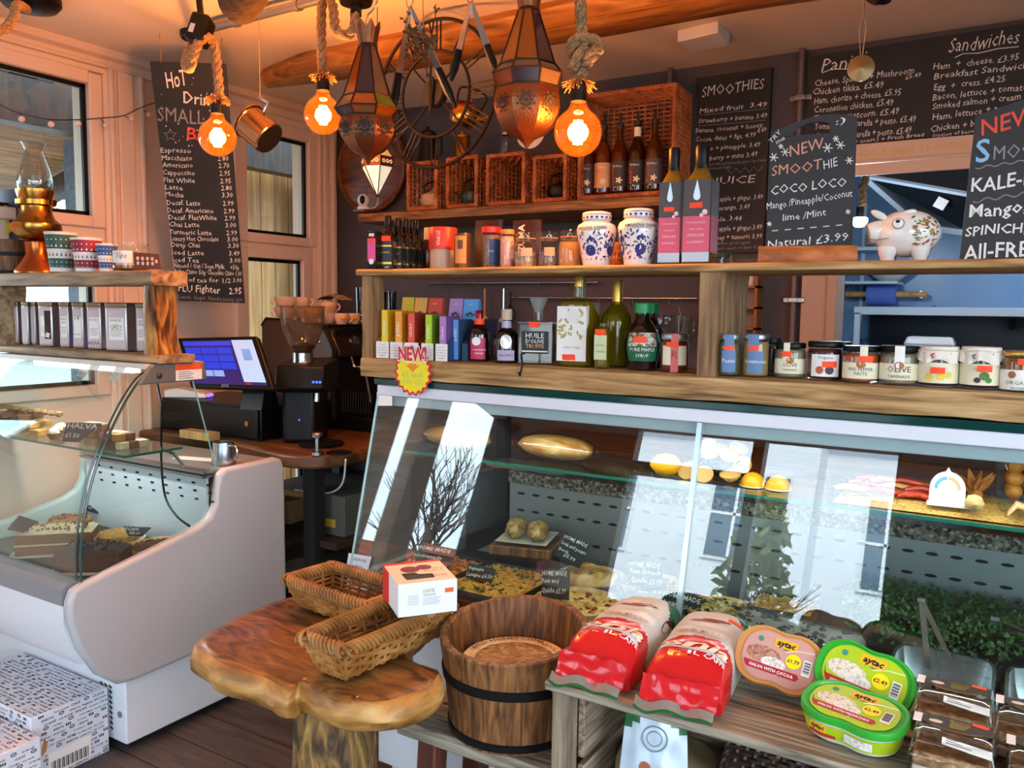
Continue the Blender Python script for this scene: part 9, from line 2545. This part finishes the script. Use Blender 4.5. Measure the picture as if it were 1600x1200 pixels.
# halva tubs
def peanut(a,w_,h_):
	x,y = math.cos(a),math.sin(a)
	q = (abs(x) ** 2.6 + abs(y) ** 2.6) ** (-1/2.6)
	x,y = x*q,y*q
	return (x*w_/2,y*h_/2*(1 - .13*math.exp(-(x/.32) ** 2)))
def halva(label,px,py,d,wpix,hk,n,roll,lidc,field,title,pr_,side=False,depth=.05):
	c_ = atd(px,py,d);w_ = wpix*d/FPX;h_ = w_*hk
	n = Vector(n).normalized();ux = Vector((0,0,1)).cross(n).normalized();uy = n.cross(ux)
	ca,sa = math.cos(roll),math.sin(roll);ux,uy = ux*ca + uy*sa,uy*ca - ux*sa
	R_ = Matrix((ux,uy,n)).transposed()
	low = min((ux.z*x + uy.z*y)*s_ + n.z*z for a in np.linspace(0,6.28,48) for x,y in (peanut(a,w_,h_),) for s_,z in ((1,-.012),(.82,-depth)))
	while c_.z + low < KZ + .0015:
		d -= .003;c_ = atd(px,py,d)
	t = thing('halva_tub',label,'halva tub',c_,group='halva tubs on the crate');t.rotation_euler = R_.to_euler()
	N_ = 64;A_ = [2*PI*k/N_ for k in range(N_)]
	def ring(s_,z):return [(peanut(a,w_,h_)[0]*s_,peanut(a,w_,h_)[1]*s_,z) for a in A_]
	def skin(rs,cap0=False,cap1=False):
		g_ = G();V = [p for r_ in rs for p in r_]
		F_ = [(j*N_ + i,j*N_ + (i + 1) % N_,(j + 1)*N_ + (i + 1) % N_,(j + 1)*N_ + i) for j in range(len(rs) - 1) for i in range(N_)]
		if cap0:F_.append(tuple(reversed(range(N_))))
		if cap1:F_.append(tuple((len(rs) - 1)*N_ + i for i in range(N_)))
		return g_.add(V,F_)
	sm('lid',skin([ring(.97,-.012),ring(1,-.011),ring(1.0,-.002),ring(.98,.002),ring(.91,.002),ring(.89,-.001),ring(.87,-.001)],False,True),mat('lid_' + lidc[1:],lidc,.35),t)
	sm('tub',skin([ring(.80,-depth),ring(.88,-depth*.9),ring(.95,-.011)],True,False),mat('halva_cream_tub','#d9d3c4',.4),t)
	lab_ = sm('top_label',skin([ring(.83,.0),ring(.83,.0006)],False,True),mat('field_' + field[1:],field,.35),t)
	def flat(pts,z,nm,m_,par=lab_):
		g_ = G();g_.add([(x*w_,y*w_,z) for x,y in pts],[tuple(range(len(pts)))]);return sm(nm,g_,m_,par,flat=True)
	disc = lambda cx_,cy_,rx,ry,n__=24:[(cx_ + rx*math.cos(a),cy_ + ry*math.sin(a)) for a in np.linspace(0,2*PI,n__)[:-1]]
	grn = field != '#c9978c'
	flat(disc(-.18,.0,.20,.10,20),.0010,'halva_picture',ramp('halva_print_green' if grn else 'halva_print_brown',['#8a7a58','#d5cbb4','#e9e2d2'] if grn else ['#6a4030','#a8705a','#cfa890'],(1,1,1),120,4,.5,0))
	flat(disc(-.05,-.07,.14,.07,20),.0011,'halva_picture',ramp('halva_print_light',['#a5a088','#d9d6cc','#f0ece4'],(1,1,1),160,4,.5,0))
	flat([(-.06,.16),(.16,.13),(.17,.22),(-.05,.25)] if False else [(-.09,.13),(.17,.13),(.17,.235),(-.09,.235)],.0014,'brand_plate',mat('brand_yellow','#f2b41c',.4))
	g_ = G();g_.text('aytac',lambda x,z:((x + .04*w_),.155*w_ + z,.0019),1,width=w_*.21,shear=.25,off=.04);sm('brand_lettering',g_,M_ink,lab_,flat=True)
	flat([(.0,.125),(.05,.115),(.09,.13),(.04,.132)],.0016,'leaf_print',M_leafg)
	flat([(-.33,-.19),(.23,-.19),(.26,-.15),(.235,-.11),(-.38,-.11),(-.36,-.15)],.0014,'red_ribbon',mat('ribbon_red','#b01f30',.4))
	g_ = G();g_.text(title,lambda x,z:(x - .05*w_,-.170*w_ + z,.0019),1,width=w_*.50,off=.03);sm('lettering',g_,M_paper,lab_,flat=True)
	flat(disc(.16,.02,.085,.085),.0015,'price_disc',mat('price_yellow','#f7dc12',.4))
	g_ = G();g_.text(pr_,lambda x,z:(x + .16*w_,.0 + z,.0019),1,width=w_*.135,off=.02);sm('price_lettering',g_,M_ink,lab_,flat=True)
	flat([(.27,-.10),(.36,-.10),(.36,.08),(.27,.08)],.0014,'barcode_plate',M_paper)
	g_ = G()
	for k in range(9):g_.box(.28*w_,.35*w_,(-.07 + .016*k)*w_,(-.07 + .016*k + .006*(1 + k % 2))*w_,.0015,.0018)
	sm('barcode_pattern',g_,M_ink,lab_)
	flat(disc(-.25,.17,.032,.032),.0014,'round_stamp',mat('stamp_teal','#2f8a70',.5))
	g_ = G();g_.tube([(.05*w_,.1*w_,.001),(.2*w_,.16*w_,.001),(.36*w_,.18*w_,.001)],.0008,4).tube([(.0*w_,-.2*w_,.001),(.1*w_,-.12*w_,.001)],.0006,4);sm('swirl_pattern',g_,mat('pale_swirl','#efe9c8',.4),lab_)
	if grn:flat([(-.40,-.02),(-.36,-.11),(-.3,-.2),(-.37,-.13)],.0012,'teal_corner',mat('teal_print','#176a5a',.4))
	if side:
		# wrap-round side label on the front flank
		K = [k for k in range(N_) if math.sin(A_[k]) < -.15]
		g_ = G();V = [];
		for k in K:
			for s_,z in ((.895,-depth*.82),(.955,-.016)):
				x,y = peanut(A_[k],w_,h_);V.append((x*s_*1.004,y*s_*1.004 - .0006,z))
		g_.add(V,[(2*i,2*i + 2,2*i + 3,2*i + 1) for i in range(len(K) - 1)])
		sl = sm('side_label',g_,mat('field_' + field[1:],field),t)
		yv = -h_/2*.93
		def SP(x,z):
			yy = peanut(2*PI - math.acos(max(-1,min(1,x/(w_/2)*1.02))) if False else -math.pi/2 + x/(w_/2)*.95,w_,h_)
			return (yy[0]*.935,yy[1]*.935 - .0022,z)
		g_ = G();g_.sheet(lambda u,v:SP((-.36 + .2*u)*w_,-.03 + .014*v),8,1);sm('brand_plate',g_,mat('brand_yellow','#f2b41c'),sl)
		g_ = G();g_.text('aytac',lambda x,z:(lambda q_:(q_[0],q_[1] - .0008,q_[2]))(SP(-.26*w_ + x,-.026 + z)),1,width=.16*w_,shear=.2,off=.03);sm('brand_lettering',g_,M_ink,sl,flat=True)
		g_ = G();g_.sheet(lambda u,v:SP((-.37 + .3*u)*w_,-.037 + .005*v),8,1);sm('red_ribbon',g_,mat('ribbon_red','#b01f30'),sl)
		g_ = G();g_.sheet(lambda u,v:SP((.02 + .3*u)*w_,-.035 + .015*v),8,1);sm('halva_picture',g_,ramp('halva_print_light',[]),sl)
	return t
halva('brown-lidded cocoa halva tub priced £1.79, leaning beside the right coffee pack',1217,1030,1.62,130,.74,(.10,-.80,.62),-.16,'#c98d50','#c9978c','HALVA WITH COCOA','£1.79',depth=.045)
halva('green-lidded pistachio halva tub standing upright behind another',1350,1058,1.56,142,.70,(.05,-.80,.62),-.22,'#2fa32c','#a9c420','HALVA WITH PISTACHIO','£2.49',depth=.042)
halva('green-lidded pistachio halva tub lying flat in front with its side label showing',1335,1104,1.46,152,.72,(.0,-.17,.985),-.20,'#2fa32c','#a9c420','HALVA WITH PISTACHIO','£2.49',side=True,depth=.05)
# dessert boxes
M_clear = glass('clear_plastic','#f4f4f2',.07)
M_lay1 = mat('cream_layer','#dcd2c0',.6);M_lay2 = ramp('brown_sponge_layer',['#5a3a22','#95704a','#b89468','#d6bc92'],(1,1,1),60,5,.7,.4)
def dessert(label,x,y,z,rz_=.0):
	W,D,H = .118,.108,.072
	t = thing('dessert_box',label,'dessert box',(x,y,z),rz_,'clear dessert boxes')
	sm('cream_layer',G().box(.006,W - .006,.006,D - .006,.002,.022),M_lay1,t,bev=.004)
	sm('sponge_layer',G().box(.006,W - .006,.006,D - .006,.0222,.046),M_lay2,t,bev=.004)
	sm('clear_base',G().box(0,W,0,D,0,.046),M_clear,t,bev=.006)
	g = G();g.add([(x_,y_,z_) for s_,z_ in ((0,.047),(.004,.066),(.016,H)) for x_,y_ in ((s_,s_),(W - s_,s_),(W - s_,D - s_),(s_,D - s_))],[(4*j + i,4*j + (i + 1) % 4,4*j + 4 + (i + 1) % 4,4*j + 4 + i) for j in range(2) for i in range(4)] + [(8,9,10,11)])
	sm('clear_lid',g,M_clear,t,bev=.003)
	z1 = H + .0008
	lb = sm('brown_label',G().prism([(.012,.06),(.028,.05),(.045,.042),(.08,.042),(.098,.05),(W - .006,.052),(W - .006,.082),(.098,.082),(.08,.088),(.045,.088),(.028,.082),(.012,.08)],z1,z1 + .0006),mat('dark_brown_label','#2c1b12',.5),t)
	sm('gold_edge',G().tube([(.028,.05,z1 + .001),(.045,.042,z1 + .001),(.08,.042,z1 + .001),(.098,.05,z1 + .001)],.0008,4),M_gold,lb)
	sm('label_end',G().prism([(0,.055),(.012,.055),(.012,.085),(0,.085)],z1 - .001,z1 + .0004),M_paper,t)
	sm('oval',G().lathe([(1,0),(0,.0002)],20,c=(0,0,0)),mat('pale_oval','#d9cfc0',.5),lb)
	o = lb.children[-1];o.location = (.032,.066,z1 + .0008);o.scale = (.010,.006,1)
	g = G();g.text('Queen',lambda a,b_:(.065 + a,.075 + b_,z1 + .001),1,width=.03)
	for i in range(4):g.box(.052,.080 - .002*i,.070 - i*.005,.0715 - i*.005,z1 + .0008,z1 + .001)
	sm('lettering',g,M_gold,lb)
	sm('price_sticker',G().prism([(.082,.078),(.104,.074),(.106,.083),(.084,.087)],z1 + .001,z1 + .0016),M_orange,t)
	w_ = sm('white_sticker',G().add([(.045,.006,.0665),(.112,.004,.060),(.112,.012,.0695),(.045,.016,.0735)],[(0,1,2,3)]),M_paper,t,flat=True)
	g = G()
	for k in range(3):g.add([(.05,.0078 + .003*k,.0690 + .0018*k),(.085,.0072 + .003*k,.0660 + .0018*k),(.085,.0078 + .003*k,.0668 + .0018*k),(.05,.0084 + .003*k,.0698 + .0018*k)],[(0,1,2,3)])
	sm('print_pattern',g,M_ink,w_,flat=True)
	return t
for k,(x,y,z,lab) in enumerate(((-.127,1.375,KZ + .001,'front left clear dessert box with layered sponge, beside the lying halva tub'),(-.135,1.505,KZ + .012,'rear left clear dessert box with layered sponge before the steel pan'),(.002,1.372,KZ + .001,'front right clear dessert box cut by the picture edge'),(-.016,1.492,KZ + .012,'rear right clear dessert box cut by the picture edge'))):
	dessert(lab,x + .012,y,z)
tag(sm('box_riser',G().box(-.132,.12,1.494,1.60,KZ + .0005,KZ + .0115),M_greyw),'thin grey batten under the rear dessert boxes','batten')
# inside the crate: cheese wheel drum, coffee bag, dark hamper
p = at(935,1190,Y=1.53)
t = thing('cheese_wheel','pale round cheese wheel standing in the crate below the coffee packs','cheese',(-.575,1.572,.4555))
sm('wheel',G().lathe([(.098,0),(.106,.02),(.107,.11),(.10,.13),(.08,.136),(0,.136)],48),ramp('cheese_rind',['#8a7552','#b5a07a','#cbb994'],(1,1,1),10,8,.7,.4),t)
t = thing('coffee_bag','silver and green coffee bag standing in the crate before the dark wicker','coffee pack',(at(1045,1190,Y=1.46).x - .02,1.425,.4565),.25)
def bag(s_):return lambda u,v:((u - .5)*.15*(1 - .25*v),s_*(.028*math.sin(PI*u)*(1 - .8*v) + .002) + .004*noise.noise(Vector((u*5,v*6,4))) + .05*v,v*.297)
g = G();nu,nv = 16,24
for s_ in (-1,1):
	b0 = len(g.v);f = bag(s_)
	g.v += [tuple(f(i/nu,j/nv)) for j in range(nv + 1) for i in range(nu + 1)]
	for j in range(nv):
		for i in range(nu):
			u,v = (i + .5)/nu,(j + .5)/nv
			g.f.append((b0 + j*17 + i,b0 + j*17 + i + 1,b0 + (j + 1)*17 + i + 1,b0 + (j + 1)*17 + i));g.mi.append(1 if v > .80 and abs(u - .5) > (.98 - v)*2.2 else 0)
b_ = sm('bag',g,[mat('pale_silver_foil','#b4c2cc',.3,.3),M_pg],t,ang=70)
f = bag(-1)
off_ = lambda u,v:(lambda q:(q[0],q[1] - .002,q[2]))(f(u,v))
sm('ring_print',G().tube([off_(.5 + .2*math.cos(a),.76 + .075*math.sin(a)) for a in np.linspace(0,2*PI,25)[:-1]],.0015,4,True).tube([off_(.5 + .12*math.cos(a),.76 + .045*math.sin(a)) for a in np.linspace(0,2*PI,21)[:-1]],.001,4,True),mat('foil_grey','#8a979f',.4),b_)
for nm,cx_,cy_,s_,c_ in (('bean_print',.38,.58,.09,'#9a4a2c'),('small_seal',.36,.48,.07,'#8a2230'),('price_sticker',.66,.40,.1,'#ff4a12')):
	g = G();g.add([off_(cx_ + s_*math.cos(a),cy_ + s_*.4*math.sin(a)) for a in np.linspace(0,2*PI,16)[:-1]],[tuple(range(15))]);sm(nm,g,mat('bag_' + nm,c_,.5),b_,flat=True)
g = G();g.text('500 g ℮',lambda x,z:off_(.66 + x/.15,.93 + z/.36),1,width=.05);sm('lettering',g,M_paper,b_,flat=True)
A_ = [at(1118,1128,Y=1.47),at(1290,1200,Y=1.40)]
t = thing('dark_hamper','dark brown woven hamper lid leaning inside the crate','hamper',(-.30,1.5,.4555))
P00 = Vector((-.465,1.44,.466));P10 = Vector((-.06,1.425,.466));P11 = Vector((-.06,1.56,.735));P01 = Vector((-.43,1.58,.735))
sm('woven_face',G().weave(P00,P10,P11,P01,36,22,.0056,stake=.005),M_wickk,t,world=True)
sm('rim',G().rope([P00,P10,P11,P01],.009,3,.05,6,True),M_wickk,t,world=True)
g = G()
for k in range(60):
	u,v = (k % 10 + .5)/10,(k // 10 + .5)/6;q_ = (P00*(1 - u) + P10*u)*(1 - v) + (P01*(1 - u) + P11*u)*v
	g.ball(q_ + Vector((0,-.010,.004)),(.005,.002,.002),6)
sm('painted_glints',g,mat('glint_tan','#8a7a68',.5),t,world=True)  # pale beads stand in for glints of light on the weave
# printed milk cartons on the floor
M_mb = mat('milk_box_white','#d9dce6',.6)
def doodle_box(label,loc,size,seed,rz_=0):
	W,D,H = size
	t = thing('milk_box',label,'box',loc,rz_,'printed cardboard boxes')
	b_ = sm('box',G().box(-W,0,0,D,0,H),M_mb,t,bev=.004)
	rnd = random.Random(seed)
	for nm,fn,wd,hd in (('top',lambda x,y:(-W + x,y,H + .0006),W,D),('side',lambda x,y:(.0006,x,y),D,H),('front',lambda x,y:(-W + x,-.0006,y),W,H)):
		g = G()
		words = ['POST MILK','GENERATION','WOW','NO COW!','Know Your','Rights!','It\'s like milk','but made','for humans','CLASSE','TOTALLY']
		y = .006;r_ = 0
		while y < hd - .012:
			x = rnd.uniform(-.02,.004);r_ += 1
			while x < wd:
				s_ = rnd.choice(words);L = min(rnd.uniform(.03,.05),wd - x - .004);h_ = rnd.choice((.007,.009,.011))
				if x > 0 and L > .012:
					k_ = rnd.random()
					if k_ < .60:g.text(s_,lambda a,b,x=x,y=y:fn(x + a,y + b),h_,'L',shear=.2,off=.02,width=L)
					elif k_ < .8:
						cx_,cy_ = x + L/2,y + .006
						g.add([fn(cx_ + .009*math.cos(a),cy_ + .006*math.sin(a)) for a in np.linspace(0,2*PI,12)[:-1]] + [fn(cx_ + .006*math.cos(a),cy_ + .0035*math.sin(a)) for a in np.linspace(0,2*PI,12)[:-1]],[(i,(i + 1) % 11,11 + (i + 1) % 11,11 + i) for i in range(11)])
						g.add([fn(cx_ - .003,cy_ - .001),fn(cx_ + .003,cy_ - .001),fn(cx_ + .003,cy_ + .001),fn(cx_ - .003,cy_ + .001)],[(0,1,2,3)])
					else:
						for q_ in range(3):g.add([fn(x + q_*.006,y),fn(x + q_*.006 + .004,y),fn(x + q_*.006 + .004,y + .009),fn(x + q_*.006,y + .009)],[(0,1,2,3)])
				x += L + .006
			y += .0145
		sm(nm + '_doodle_pattern',g,M_ink,b_,flat=True)
	bp_ = sm('barcode_plate',G().box(.0008,.0016,.05,.19,.015,.085),M_paper,t)
	g = G()
	for k in range(26):g.box(.0016,.0022,.058 + k*.0048,.058 + k*.0048 + .0012*(1 + (k*7) % 3),.02,.055)
	sm('barcode_pattern',g,M_ink,bp_)
	sm('torn_hole',G().prism([(.03,.085),(.045,.10),(.05,.125),(.04,.14),(.03,.11)],.0008,.0016,'X'),M_cardb,t)
	return t
doodle_box('white cardboard box covered in black doodles beside the cake display base',(-2.535,1.325,.0005),(.52,.255,.222),5)
doodle_box('second doodle-covered cardboard box at the bottom left corner',(-2.46,1.06,.0005),(.52,.255,.19),8)
